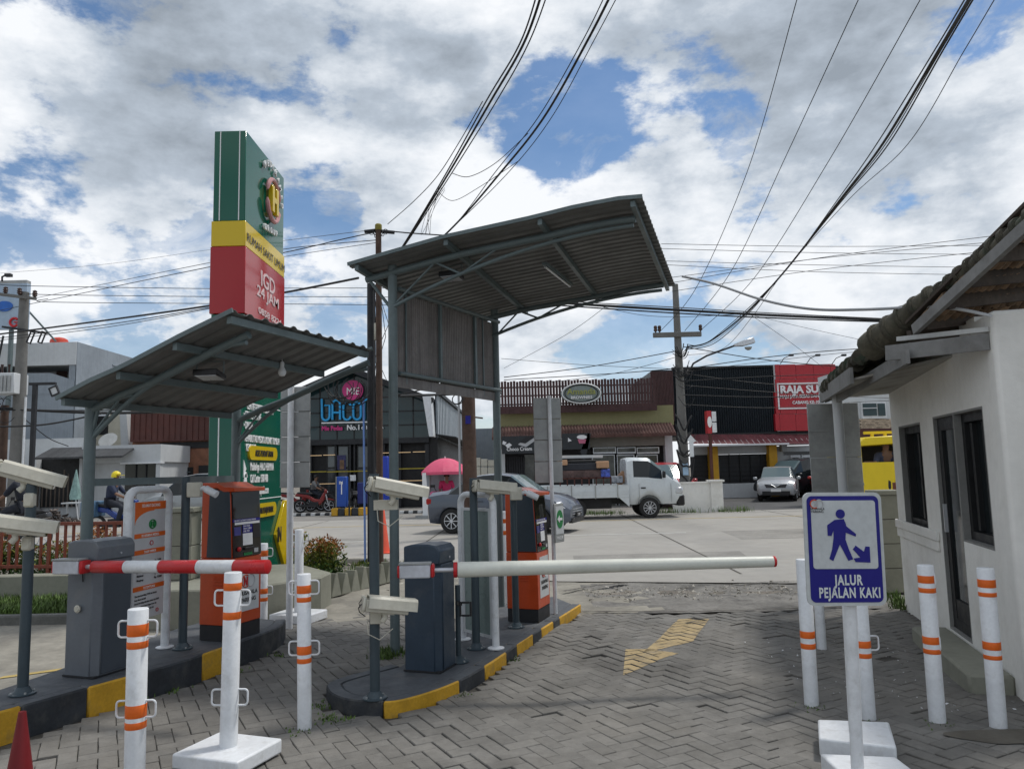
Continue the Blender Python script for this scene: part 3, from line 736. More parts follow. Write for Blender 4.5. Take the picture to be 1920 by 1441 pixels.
P = yat(456, 899); b = MB(); b.yz([(P.y, P.z-.07), (P.y+.13, P.z-.07), (P.y+.11, P.z+.03), (P.y+.02, P.z+.03)], PX, PX+.008); b.tube(arc((PX+.005, P.y+.065, P.z+.03), .06, 0, pi, 8, (0, 1, 0)), .012, 6); b.build('phone_mark', m_print, pyl, world=True)
# yellow IN arrow plate on the far edge
yc, zc = PY1-.24, 1.02+.0
b = MB(); P = yat(512, 1002)
b.yz([(P.y, P.z), (PY1+.05, P.z-.50), (PY1+.45, P.z-.50), (PY1+.45, P.z+.48), (PY1+.05, P.z+.48)], PX, PX+.05); b.build('entry_arrow_plate', m_yel, pyl, world=True, bevel=.006)
text('IN', .31, m_pdark, pyl, plane_M((PX+.055, PY1-.34, P.z-.11), (0, 1, 0)), .003, .004, 'LEFT', .62, world=True)
# ---------------------------------------------------------------- barrier cabinets and arms
def cabinet(label, P, h, mbody, mside, w=.31, d=.30, top=True):
    # P = near corner on the island; body goes left across the lane (-x) and along it (+y)
    t = thing('barrier_cabinet', label, 'barrier cabinet', P, RL)
    b = MB()
    b.prism([(-w, 0), (-.05, 0), (0, .05), (0, d-.02), (-.02, d), (-w, d)], .0, h-.16); 
    b.build('body', mbody, t, bevel=.006)
    b = MB(); b.xz([(-w-.004, h-.158), (.004, h-.158), (.004, h-.05), (-.03, h-.012), (-.10, h), (-w+.06, h-.005), (-w-.004, h-.02)], -.006, d+.006); b.build('hood', mbody, t, bevel=.012, seg=2)
    b = MB(); b.bb(-.0, .055, .02, .006, d-.03, h-.18); b.build('door', mside, t, bevel=.003)
    b = MB(); b.lathe([(.009, 0), (.009, .006)], 10, axis='x', c=(.006, d*.6, h-.115)); b.build('lock', m_alu, t)
    b = MB(); b.bb(-w-.01, -.008, -.0, .004, d+.004, .012); b.build('base_plate', m_blackp, t)
    return t
cM = G(826, 1262, HM); cabM = cabinet('dark navy barrier cabinet on the rounded middle island', cM, .99, m_navy, m_navy, .31, .30)
cL = G(176, 1272, HL); cabL = cabinet('grey barrier cabinet on the left island with a pale cap on its side', cL, 1.01, m_cabgrey, m_cabdk, .30, .34)
b = MB(); b.lathe([(.02, 0), (.03, .01), (.024, .025), (.0, .03)], 12, axis='y', c=(-.17, -.03, .50)); 
o = b.build('cable_cap', m_cream, cabL); 
b = MB(); b.tube([(-.12, -.008, .83), (-.135, -.01, .80), (-.14, -.008, .76), (-.138, -.006, .70)], .004, 6); b.build('loose_wire', m_cable, cabL)
# left arm
def arm(label, P0, P1, r0_, r1_, stripes, gap, hs=1):
    a = (P1-P0); Ln = a.length; yaw = atan2(a.y, a.x)
    t = thing('boom_gate', label, 'boom gate', P0, rot=(0, -math.asin(a.z/Ln), yaw))
    b = MB(); b.bb(-.20, -.055, -.05, .03, .055, .05); b.build('arm_housing', m_alu if False else mat('housing_silver', (.55, .57, .62), .4, metal=.2), t, bevel=.01, seg=2)
    b = MB(); b.bb(-.205, -.06, .048, .035, .045, .062); b.build('housing_lid', m_galv, t, bevel=.003)
    for x in (-.215, .03):
        b = MB(); b.bb(x, -.052, -.048, x+.03, .052, .048); b.build('red_end_cap', m_red, t, bevel=.01)
    b = MB(); b.lathe([(.017, .06), (.017, gap)], 12, axis='x'); b.build('spindle', m_alu, t, ang=50)
    n = len(stripes); x = gap
    for f, m in stripes:
        ln = (Ln-gap)*f; ra = r0_+(r1_-r0_)*(x-gap)/(Ln-gap); rb = r0_+(r1_-r0_)*(x+ln-gap)/(Ln-gap)
        b = MB(); b.lathe([(ra*.9, x), (ra, x+.004), (rb, x+ln-.003), (rb*.9, x+ln)], 24, axis='x')
        b.build('tube_section', m, t, ang=50); x += ln
    return t
zL = 1.005; P0 = A(150, 1062, 5.83); P1 = A(503, 1062, 5.45)
arm('short red and white striped barrier arm on the grey cabinet', P0, P1, .045, .049, [(.195, m_red), (.205, m_white), (.215, m_red), (.205, m_white), (.18, m_red)], .12)
P0 = A(800, 1069, 5.86); P1 = A(1454, 1052, 6.0)
arm('long plain white barrier arm reaching across the entry lane', P0, P1, .058, .041, [(.012, m_red), (.98, mat('arm_ivory', (.66, .67, .60), .4, var=.06, stain=.2, stain_col=(.35, .35, .3))), (.008, m_red)], .20)
# ---------------------------------------------------------------- ticket kiosks
def kiosk(label, P, s=1):
    t = thing('ticket_kiosk', label, 'ticket kiosk', P, RL, 'orange parking ticket kiosks', scale=s)
    w, d, h = .36, .42, 1.47       # w across lane (-x), d along lane (+y)
    b = MB(); b.bb(-w, 0, 0, 0, d, .14); b.build('plinth', m_blackp, t)
    b = MB(); b.bb(-w-.005, -.005, .142, .005, d+.005, .76); b.build('lower_body', m_korange, t, bevel=.006)
    b = MB(); b.xz([(-w-.004, .762), (-.0, .762), (-.02, 1.20), (-.03, 1.40), (-w-.004, 1.42)], .0, d); b.build('upper_body', m_korange, t, bevel=.006)
    b = MB(); b.xz([(-w+.075, .77), (-.002, .77), (-.022, 1.20), (-.032, 1.385), (-.20, 1.41), (-w+.1, 1.405)], -.012, -.001); b.build('side_panel', mat('kiosk_dark_panel', (.035, .05, .065), .4), t)
    b = MB(); b.xz([(-w+.075, .77), (-.002, .77), (-.022, 1.20), (-.032, 1.385), (-.20, 1.41), (-w+.1, 1.405)], d+.001, d+.012); b.build('side_panel', MATS['kiosk_dark_panel'], t)
    b = MB(); b.xz([(-w-.012, 1.39), (-w-.012, 1.45), (-w+.15, 1.455), (-.15, 1.40), (.02, 1.36), (.02, 1.395), (-.13, 1.445), (-w+.16, 1.475), (-w-.012, 1.47)], -.015, d+.015)
    b = MB(); b.xz([(-w-.012, 1.42), (-.17, 1.42), (-.10, 1.385), (.035, 1.385), (.035, 1.42), (-.09, 1.43), (-.19, 1.475), (-w-.012, 1.475)], -.015, d+.015); b.build('top_hood', m_korange, t, bevel=.005)
    b = MB(); b.xz([(.0, .765), (.008, .765), (-.012, 1.20), (-.022, 1.385), (-.03, 1.385), (-.02, 1.2)], .012, d-.012); b.build('front_panel', m_blackg, t)
    X = lambda z: .009-.02*(z-.765)/.435 if z < 1.2 else -.011-.01*(z-1.2)/.185
    def fp(y0, y1, z0, z1, m, nm, e=.004):
        q = MB(); q.add([(X(z0), y0, z0), (X(z0), y1, z0), (X(z1), y1, z1), (X(z1), y0, z1), (X(z0)+e, y0, z0), (X(z0)+e, y1, z0), (X(z1)+e, y1, z1), (X(z1)+e, y0, z1)],
            [(4, 5, 6, 7), (0, 1, 5, 4), (1, 2, 6, 5), (2, 3, 7, 6), (3, 0, 4, 7)]); q.build(nm, m, t, smooth=False)
    fp(.02, d-.02, 1.13, 1.36, mat('kiosk_screen', (.02, .022, .02), .05, var=0), 'screen')
    fp(.015, d-.015, 1.095, 1.122, m_blue, 'notice_strip'); fp(.04, d-.02, 1.07, 1.092, m_paper, 'notice_strip')
    fp(.15, .29, .985, 1.066, m_blue, 'notice_label'); fp(.15, .29, .87, .982, m_paper, 'instruction_sheet'); fp(.03, .12, .97, 1.05, mat('label_navy', (.05, .05, .22), .4), 'notice_label'); fp(.30, .40, .93, 1.06, m_black, 'receipt_slot')
    fp(.16, .28, .775, .80, m_pgreen, 'button_label'); fp(.31, .37, .79, .83, m_grey, 'button_label')
    for k, zz in enumerate((.965, 1.03, 1.10)):
        pass
    for k, wd in enumerate(('CARA MASUK', 'TEKAN TOMBOL', 'AMBIL TIKET')): text(wd, .024, m_print, t, plane_M((X(1.05-.025*k)+.005, .155, 1.045-.025*k), (0, 1, 0)), .0005, 0, 'LEFT', .68)
    text('SELAMAT DATANG DI AREA PARKIR', .024, m_print, t, plane_M((X(1.1)+.006, .03, 1.10), (0, 1, 0)), .0005, 0, 'LEFT', .8)
    b = MB(); b.lathe([(.022, 0), (.022, .012), (.012, .02)], 14, axis='x', c=(X(.84)+.004, .085, .84)); b.build('push_button', m_red, t)
    b = MB(); b.bb(X(.835), .16, .825, X(.835)+.02, .29, .85); b.build('ticket_slot', m_black, t, bevel=.004)
    b = MB(); b.bb(.005, .07, .25, .008, d-.03, .70); b.build('logo_plate', m_sign, t)
    b = MB(); b.T = Matrix.Translation((.0095, .23, .53))
    b.tube(arc((0, -.035, 0), .058, radians(60), radians(300), 12, (0, 1, 0)), .006, 6); b.T = None; b.build('logo_mark', m_korange, t)
    b = MB(); b.T = Matrix.Translation((.0095, .23, .53)); b.tube(arc((0, .035, 0), .058, radians(-120), radians(120), 12, (0, 1, 0)), .006, 6); b.bar((0, 0, -.05), (0, 0, .05), .01, .01); b.T = None; b.build('logo_mark', m_grey, t)
    b = MB(); b.bar((.0095, .17, .49), (.0095, .17, .57), .01, .014); b.bar((.0095, .17, .57), (.0095, .21, .49), .01, .014); b.bar((.0095, .21, .49), (.0095, .21, .57), .01, .014); b.build('logo_mark', m_red, t)
    text('NUSAPALA', .055, m_pdark, t, plane_M((.0095, .235, .40), (0, 1, 0)), .001, .001, 'CENTER', .95)
    text('PARKING', .055, m_pdark, t, plane_M((.0095, .235, .335), (0, 1, 0)), .001, .001, 'CENTER', .95)
    for k in range(5):
        b = MB(); b.bb(-.20, -.014, .45+k*.032, -.10, -.005, .458+k*.032); b.build('vent_slat', m_korange, t)
    return t
kL = G(432, 1203, HL); kiosk('larger looking orange and black ticket kiosk on the left island, with a bollard in front', kL, .955)
kM = G(1010, 1167, HM); kiosk('orange and black ticket kiosk on the middle island, behind the long white arm', kM, .93)
# ---------------------------------------------------------------- poles and cameras
def flange_pole(name, label, cat, P, h, r, m, lean=(0, 0), flange=True, group=None):
    t = thing(name, label, cat, P, group=group)
    b = MB(); b.tube([(0, 0, .0), (lean[0], lean[1], h)], r, 16); b.build('pole', m, t, ang=50)
    if flange:
        b = MB(); b.lathe([(.085, 0), (.085, .008), (.06, .012), (r+.005, .05)], 20); b.build('flange', m, t, ang=50)
        for k in range(4):
            a = pi/4+k*pi/2; b = MB(); b.lathe([(.008, .008), (.008, .02)], 6, c=(.07*cos(a), .07*sin(a), 0)); b.build('bolt', m_galv, t)
    return t
def camera(label, P, yaw, pitch, L_=.42, s=1, m=None):
    t = thing('security_camera', label, 'security camera', P, rot=(0, pitch, yaw), group='security cameras at the gate', scale=s)
    m = m or m_cream
    b = MB(); b.yz([(-.055, -.05), (.055, -.05), (.062, -.01), (.050, .04), (-.050, .04), (-.062, -.01)], -L_/2, L_/2-.03); b.build('housing', m, t, bevel=.006)
    b = MB(); b.yz([(-.082, -.018), (-.066, .05), (-.045, .066), (.045, .066), (.066, .05), (.082, -.018), (.076, -.018), (.060, .046), (.042, .060), (-.042, .060), (-.060, .046), (-.076, -.018)], -L_/2+.02, L_/2+.03); b.build('sun_shield', m, t, smooth=False)
    b = MB(); b.yz([(-.06, -.055), (.06, -.055), (.075, -.01), (.055, .058), (-.055, .058), (-.075, -.01)], -L_/2-.022, -L_/2); b.build('rear_cap', m, t, bevel=.008)
    b = MB(); b.tube([(-L_/2-.025, -.02, .0), (-L_/2-.045, -.02, -.03), (-L_/2-.03, -.01, -.06), (-L_/2+.02, 0, -.09)], .004, 6); b.tube([(-L_/2-.025, .01, .03), (-L_/2-.04, .01, -.0), (-L_/2-.03, .0, -.03)], .003, 6); b.build('cable', m_cable, t)
    b = MB(); b.bb(L_/2-.032, -.045, -.045, L_/2-.028, .045, .035); b.build('front_glass', m_glass, t)
    b = MB(); b.tube([(-.02, 0, -.05), (-.01, 0, -.085), (-.03, 0, -.12)], .022, 10); b.bb(-.07, -.03, -.06, .05, .03, -.05); b.build('bracket', m, t)
    return t
q = G(42, 1300, HL); flange_pole('camera_pole', 'dark grey steel pole carrying two cream cameras at the left edge', 'camera pole', q, 1.52, .036, m_pole)
def camat(label, u, v, Y, yaw, pitch, **k):
    return camera(label, A(u, v, Y), yaw, pitch, **k)
camat('upper cream box camera on the leftmost camera pole, tilted down', 56, 892, q.y-.0, .42, .32, L_=.40)
camat('lower cream box camera on the leftmost camera pole, cut by the photo edge', 38, 986, q.y-.09, .42, .19, L_=.40)
for (u, v) in ((56, 937), (52, 1018)):
    b = MB(); p = A(u, v, q.y-.02); b.box((0, 0, 0), (.07, .06, .10)); b.T = None; b.v = [x+p for x in b.v]
    solo(b, 'camera_clamp', 'cream clamp fixing the %s camera to the leftmost pole' % ('upper' if v < 1000 else 'lower'), 'clamp', m_cream, group='camera clamps', bevel=.012)
q = G(703, 1308, HM); flange_pole('camera_pole', 'dark grey steel pole on the nose of the middle island with two cameras', 'camera pole', q, 1.56, .036, m_pole)
camat('upper cream box camera on the nose pole of the middle island', 744, 917, q.y-.06, .36, .22, L_=.41, s=.93)
camat('lower cream box camera at knee height on the nose pole', 728, 1135, q.y-.08, .36, .16, L_=.36, s=.93)
for (u, v, sz) in ((724, 946, (.17, .06, .07)), (706, 1155, (.08, .07, .09))):
    p = A(u, v, q.y-.02); b = MB(); b.box((0, 0, 0), sz); b.v = [x+p for x in b.v]
    b.tube([p+Vector((-.06, -.03, -.02)), p+Vector((-.05, -.05, -.11)), p+Vector((.03, -.05, -.15)), p+Vector((.12, -.03, -.08))], .004, 6)
    solo(b, 'junction_box', 'pale junction box with loose cables %s on the nose pole' % ('high' if v < 1000 else 'low'), 'junction box', m_cream, group='junction boxes', bevel=.01)
q = G(893, 1215, HM); flange_pole('camera_pole', 'dark pole in front of the framed board on the middle island, camera on top', 'camera pole', q, 1.50, .036, m_pole)
camat('cream box camera above the framed board on the middle island', 926, 914, q.y-.05, .30, .12, L_=.36, s=.95)
q = G(968, 1175, HM); flange_pole('camera_pole', 'dark pole beside the middle kiosk holding a small bullet camera', 'camera pole', q, 1.34, .034, m_pole)
def bullet(label, P, s=1):
    t = thing('bullet_camera', label, 'security camera', P, .1, 'small white bullet cameras', scale=s)
    b = MB(); b.bb(-.09, -.05, -.07, .03, .02, .06); b.build('junction_box', m_cream, t, bevel=.008)
    b = MB(); b.tube([(.03, -.03, 0), (.06, -.06, .01), (.09, -.07, -.01)], .02, 10); b.build('joint', m_white, t)
    b = MB(); b.tube([(.08, -.07, .0), (.18, -.10, -.05)], .032, 12); b.build('camera_body', m_white, t, ang=50)
bullet('small bullet camera beside the middle kiosk top', q+Vector((.06, -.05, 1.33)))
q = G(342, 1215, HL); flange_pole('camera_pole', 'dark pole between the information board and the left kiosk', 'camera pole', q, 1.47, .036, m_pole)
bullet('small bullet camera beside the left kiosk top', q+Vector((.13, -.04, 1.36)))
q = G(860, 1240, HM)
t = flange_pole('reader_post', 'short dark post with a black card reader loop beside the navy cabinet', 'reader post', q, .62, .022, m_pole)
b = MB(); b.frame(.02, .38, .12, .50, -.10, -.085, .016); b.bar((0, 0, .48), (.03, -.09, .48), .03, .03); b.build('reader_frame', m_black, t, bevel=.004)
# ---------------------------------------------------------------- information boards (white tube frames)
def board(name, label, Pa, Pb, h, r, wide=0):
    a = (Pb-Pa); w = a.length; yaw = atan2(a.y, a.x)
    t = thing(name, label, 'notice board', Pa, yaw)
    R_ = .10; pts = [(0, 0, 0), (0, 0, h-R_)]+[(R_-R_*cos(k*pi/10), 0, h-R_+R_*sin(k*pi/10)) for k in range(1, 6)]+[(w-R_+R_*sin(k*pi/10), 0, h-R_+R_*cos(k*pi/10)) for k in range(0, 6)]+[(w, 0, 0)]
    b = MB(); b.tube(pts, r, 14); b.build('tube_frame', m_white, t, ang=50)
    for x in (0, w): b = MB(); b.lathe([(.075, 0), (.075, .01), (r+.004, .02)], 18, c=(x, 0, 0)); b.build('foot_plate', m_white, t)
    return t, w
# left board: runs away along the lane, print faces the drivers on the left... seen from the front right
Pa = G(232, 1243, HL); Pb = G(309, 1213, HL)
t, w = board('information_board', 'white framed parking tariff board with orange bars, on the left island', Pa, Pb, 1.62, .036)
t.scale = (1, 1, .845)
b = MB(); b.bb(.07, -.012, .36, w-.06, .012, 1.50); b.build('board_panel', mat('board_white', (.56, .57, .58), .45, var=.05), t)
ys = -.0135
def bp(x0, x1, z0, z1, m, nm='orange_bar'):
    q = MB(); q.bb(x0, ys-.002, z0, x1, ys+.002, z1); return q.build(nm, m, t, smooth=False)
bp(.07, w-.06, 1.42, 1.50, m_orange)
q = MB(); q.xz([(.07, 1.42), (.07, 1.28)]+[(.07+(w-.3)*(1-cos(k*pi/16)), 1.28+.13*sin(k*pi/16)) for k in range(1, 9)]+[(w-.22, 1.42)], ys-.002, ys+.001); q.build('orange_bar', m_orange, t, smooth=False)
for z in (1.17, 1.01, .66): bp(.07, w-.06, z-.022, z+.022, m_orange)
WB = w-.13
def bt(s_, x, z, size, m=m_pdark, al='LEFT', sx=.9): text(s_, size, m, t, plane_M((x, ys-.003, z), (1, 0, 0)), .0006, .0004, al, sx)
bt('SELAMAT DATANG', .07+WB/2, 1.448, .042, m_print, 'CENTER', .7); bt('RS HERMINA MEDIKA', .07+WB/2, 1.157, .034, m_print, 'CENTER', .75); bt('TARIF PARKIR', .07+WB/2, .997, .034, m_print, 'CENTER', .8); bt('KETENTUAN', .07+WB/2, .648, .034, m_print, 'CENTER', .8)
q = MB(); q.tube(arc((.07+WB*.56, ys-.004, 1.275), .042, 0, 2*pi, 16), .007, 6); q.bar((.07+WB*.56-.015, ys-.004, 1.25), (.07+WB*.56-.015, ys-.004, 1.30), .012, .01); q.bar((.07+WB*.56+.015, ys-.004, 1.25), (.07+WB*.56+.015, ys-.004, 1.30), .012, .01); q.build('hospital_logo', m_pgreen, t)
q = MB(); q.tube(arc((.07+WB*.54, ys-.004, 1.09), .022, 0, 2*pi, 12), .003, 6); q.build('small_logo', m_red, t)
for k, (a_, c_) in enumerate((('MOTOR', 'Rp. 2.000'), ('Mobil Pertama', 'Rp. 3.000'), ('Jam Berikut', 'Rp. 2.000'), ('Maksimal', 'Rp. 10.000'), ('Menginap', 'Rp. 15.000'))):
    bt(a_, .11, .90-.042*k, .03, sx=.8); bt(c_, .07+WB*.66, .90-.042*k, .03, sx=.8)
for k, s_ in enumerate(('Tiket atau kartu hilang, STNK dan identitas', 'harap dibawa kembali', 'Denda tiket hilang dikenakan sebesar Rp.25.000', 'kendaraan wajib di kunci dengan benar dan', 'Rp.25.000, untuk roda empat dan dua')): bt(s_, .09, .585-.035*k, .024, sx=.72)
for k in (.45, .78): 
    q = MB(); q.tube(arc((.07+WB*k, ys-.004, .415), .016, 0, 2*pi, 12), .003, 6); q.build('prohibition_mark', m_red, t)
# middle board seen from behind: pale pane in an aluminium frame
Pa = G(868, 1198, HM); Pb = G(930, 1215, HM)
t, w = board('information_board', 'white framed board seen from behind with a pale green-grey sheet, on the middle island', Pa, Pb, 1.52, .032)
t.scale = (1, 1, .885)
m_pale = mat('pale_sheet', (.20, .26, .25), .35, var=.12, streak=.3, stain_col=(.28, .30, .28))
b = MB(); b.bb(.04, -.008, .10, w-.035, .008, 1.36); b.build('sheet', m_pale, t)
b = MB(); b.frame(.035, .09, w-.03, 1.38, -.016, .016, .028); b.build('inner_frame', m_sign, t)
# ---------------------------------------------------------------- bollards
def handle(t, z, side, r, hh=.09, dd=.055):
    b = MB(); x = side*r*.9; pts = [(x, 0, z+hh/2)]+[(side*(r+dd-.02)+side*.02*sin(k*pi/8), 0, z+hh/2-.02*(1-cos(k*pi/8))) for k in range(5)]+[(side*(r+dd-.02)+side*.02*cos(k*pi/8), 0, z-hh/2+.02-.02*sin(k*pi/8)) for k in range(5)]+[(x, 0, z-hh/2)]
    b.tube(pts, .006, 8); b.build('handle', m_white, t, ang=60)
def bollard(label, P, h, r=.037, bands=(), handles=(), lean=(0, 0), rz=0, base=None):
    if lean == (0, 0): lean = (random.uniform(-.008, .008), random.uniform(-.008, .008))
    t = thing('bollard', label, 'bollard', P, rot=(lean[1], lean[0], rz), group='white bollards around the gate')
    b = MB(); b.lathe([(r, -.02), (r, h-.004), (r-.004, h)], 24); b.build('post', m_white, t, ang=50)
    for z0, z1 in bands: b = MB(); b.lathe([(r+.0008, z0), (r+.0014, z0+.001), (r+.0014, z1-.001), (r+.0008, z1)], 24); b.build('orange_band', m_orange, t, ang=50)
    for z, s in handles: handle(t, z, s, r)
    if base:
        sx, sy, hb, bz = base; b = MB(); b.prism([(-sx/2, -sy/2), (sx/2, -sy/2), (sx/2, sy/2), (-sx/2, sy/2)], 0, hb); b.T = None
        R = Matrix.Rotation(bz-rz, 4, 'Z'); b.v = [R @ p for p in b.v]
        bo = b.build('base_block', m_white, t, bevel=.012, seg=2); bo.rotation_euler = (-lean[1], -lean[0], 0)
    return t
B2 = ((.90, .945), (.85, .872)); 
def bpx(P, r, rows):   # rows: pixel v pairs at bollard u -> heights
    return [tuple(sorted((LP(P, (1, 0), u, a).z-P.z, LP(P, (1, 0), u, c).z-P.z))) for u, a, c in rows]
def hpx(P, u, v): return LP(P, (1, 0), u, v).z-P.z
P = G(252, 1460); P.x -= .0
bollard('nearest left bollard with four orange bands and two pairs of handles', P, hpx(P, 257, 1140), .055, bpx(P, 0, ((257, 1168, 1190), (257, 1200, 1213), (254, 1318, 1342), (254, 1350, 1363))), [(hpx(P, 257, 1178), -1), (hpx(P, 257, 1178), 1), (hpx(P, 254, 1328), -1), (hpx(P, 254, 1328), 1)])
P = G(428, 1402, .07); P.z = 0
bollard('leaning bollard set in a white square block, two orange bands', P, hpx(P, 437, 1072), .051, bpx(P, 0, ((437, 1091, 1105), (436, 1145, 1159))), [(hpx(P, 437, 1120), -1), (hpx(P, 437, 1120), 1), (hpx(P, 432, 1306), -1), (hpx(P, 432, 1306), 1)], lean=(.012, -.0), base=(.46, .40, .085, -.35))
P = G(571, 1362)
bollard('bollard with four orange bands standing left of the middle island nose', P, hpx(P, 568, 1075), .046, bpx(P, 0, ((568, 1096, 1111), (568, 1118, 1127), (570, 1209, 1225), (570, 1232, 1241))), [(hpx(P, 568, 1101), -1), (hpx(P, 568, 1101), 1), (hpx(P, 570, 1214), -1), (hpx(P, 570, 1214), 1)], lean=(-.01, 0))
P = G(1522, 1320)
bollard('bollard at the left of the walkway sign, chain hook on its bands', P, .98, .048, bpx(P, 0, ((1524, 1181, 1194), (1524, 1204, 1214))), [(hpx(P, 1524, 1186), .3)], rz=-.9)
P = G(1541, 1214)
bollard('plain grey white bollard half hidden behind the walkway sign', P, .95, .042)
P = G(1628, 1345)
bollard('bollard right behind the walkway sign with a handle on its right', P, .99, .048, bpx(P, 0, ((1622, 1199, 1212), (1622, 1222, 1231))), [(hpx(P, 1622, 1205), 1)])
P = G(1758, 1350)
bollard('left one of the two bollards beside the booth door', P, hpx(P, 1742, 1058), .050, bpx(P, 0, ((1741, 1077, 1091), (1741, 1100, 1109), (1749, 1191, 1205), (1749, 1214, 1223))), [(hpx(P, 1741, 1085), .5), (hpx(P, 1749, 1203), .5)], rz=-.9)
P = G(1872, 1360)
bollard('rightmost bollard, beside the white booth wall', P, hpx(P, 1845, 1064), .050, bpx(P, 0, ((1844, 1085, 1100), (1845, 1109, 1117), (1857, 1201, 1216), (1859, 1226, 1234))), [(hpx(P, 1844, 1093), .3), (hpx(P, 1857, 1210), .3)], rz=-.9)
P = G(493, 1175)
bollard('bollard with orange bands just behind the left kiosk', P, hpx(P, 491, 1018), .048, bpx(P, 0, ((491, 1031, 1042), (491, 1050, 1058), (492, 1102, 1112), (492, 1119, 1126))), [(hpx(P, 491, 1035), 1), (hpx(P, 492, 1106), 1)])
P = G(560, 1163); P.z = 0
bollard('tall plain bollard with handles on a white block near the pylon', P, hpx(P, 558, 992), .050, [], [(hpx(P, 558, 1008), -1), (hpx(P, 558, 1008), 1), (hpx(P, 559, 1100), -1)], base=(.50, .42, .10, -.3))
P = G(948, 1130)
bollard('bollard with orange bands behind the middle kiosk', P, hpx(P, 947, 958), .048, bpx(P, 0, ((947, 972, 980), (947, 994, 1002))))
# ---------------------------------------------------------------- sign backs
def sign_back(label, u0_, v0, u1_, v1, Y, yaw, rows, pu, pr=.028, pv1=None, cols=1, mp_=None):
    c = A((u0_+u1_)/2, (v0+v1)/2, Y); zt_ = A((u0_+u1_)/2, v0, Y).z; zb_ = A((u0_+u1_)/2, v1, Y).z
    wd = (A(u1_, (v0+v1)/2, Y).x-A(u0_, (v0+v1)/2, Y).x)/cos(yaw)
    px = A(pu, (v0+v1)/2, Y).x
    t = thing('road_sign', label, 'sign back', (px, Y, 0), yaw, 'road signs seen from behind')
    x0 = (A(u0_, (v0+v1)/2, Y).x-px)/cos(yaw); x1 = x0+wd
    hh = (zt_-zb_)/rows
    for k in range(rows):
        b = MB(); b.bb(x0, .03, zb_+hh*k+.0012, x1, .045, zb_+hh*(k+1)-.0012); b.build('sign_panel', m_galv, t, bevel=.004)
        b = MB(); b.bb(x0, .018, zb_+hh*k+hh/2-.015, x1, .03, zb_+hh*k+hh/2+.015) if rows < 3 else b.bb(x0, .02, zb_+hh*k+.006, x1, .03, zb_+hh*k+.02); b.build('stiffener', m_galv, t)
    b = MB(); b.tube([(0, 0, 0), (0, 0, zt_+.02)], pr, 14); b.build('post', mp_ or m_white, t, ang=50)
    return t
sign_back('grey sign back in four stacked panels on a white post, left of the restaurant', 524, 724, 580, 914, 8.55, .0, 4, 545, .036)
sign_back('grey sign back in four stacked panels on a thin white post, centre', 1003, 745, 1055, 905, 8.6, .25, 4, 1032, .022)
sign_back('large plain grey sign back in two panels behind the walkway sign', 1521, 755, 1618, 960, 9.2, .0, 2, 1577, .03)
# green arrow sign on the centre post
P = A(1046, 978, 8.55)
t = thing('arrow_sign', 'small white sign with a green left arrow on the thin centre post', 'sign', P, 1.0)
b = MB(); b.bb(-.08, -.01, -.22, .12, .01, .20); b.build('sign_plate', m_galv, t, bevel=.005)
b = MB(); b.bb(-.065, -.013, -.13, .105, -.010, .17); b.build('sign_face', m_sign, t)
b = MB(); n = 24; b.xz([(.02+.07*cos(2*pi*k/n), .03+.10*sin(2*pi*k/n)) for k in range(n)], -.016, -.013); b.build('green_disc', m_pgreen, t)
b = MB(); b.xz([(-.035, .03), (.01, .07), (.01, .043), (.07, .043), (.07, .017), (.01, .017), (.01, -.01)], -.019, -.016); b.build('arrow', m_print, t)
text('MASUK', .05, m_print, t, plane_M((.02, -.0125, -.19), (1, 0, 0)), .0008, 0, 'CENTER', .8)
# ---------------------------------------------------------------- walkway sign
def ppt(u, v, Y=4.72): return A(u, v, Y)
YS = 4.02
S0 = Vector((A(1585, 1030, YS).x, YS, 0))
t = thing('walkway_sign', 'blue and white pedestrian walkway sign reading JALUR PEJALAN KAKI on a white post', 'sign', (S0.x+.075, YS+.03, 0))
cu = A(1583, 1028, YS); KS = YS/4.74; Wd = .475*KS; Hd = .672*KS
tilt = -.019
TM = Matrix.Translation(cu) @ Matrix.Rotation(-tilt, 4, 'Y')
def rr(x0, z0, x1, z1, r, n=6):
    p = []
    for cx, cz, a in ((x1-r, z1-r, 0), (x0+r, z1-r, pi/2), (x0+r, z0+r, pi), (x1-r, z0+r, 1.5*pi)):
        for k in range(n+1): p.append((cx+r*cos(a+k*pi/2/n), cz+r*sin(a+k*pi/2/n)))
    return p
def sp_(poly, y0, y1, nm, m, **k):
    b = MB(); b.T = TM; b.xz(poly, y0, y1); b.T = None; return b.build(nm, m, t, world=True, **k)
a, c = Wd/2, Hd/2
sp_(rr(-a, -c, a, c, .035), -.004, .010, 'sign_plate', mat('sign_rim', (.50, .53, .53), .4))
sp_(rr(-a+.017, -c+.017, a-.017, c-.017, .028), -.007, -.004, 'blue_field', m_blue)
sp_(rr(-a+.036, -c+.185, a-.036, c-.040, .015), -.010, -.007, 'white_field', mat('sign_face_grey', (.50, .53, .54), .4))
bl = m_blue
K = .001*1.95
def S(pts): return [((x-232)*K*.57+.0, (317-y)*K*.57+.0) for x, y in pts]
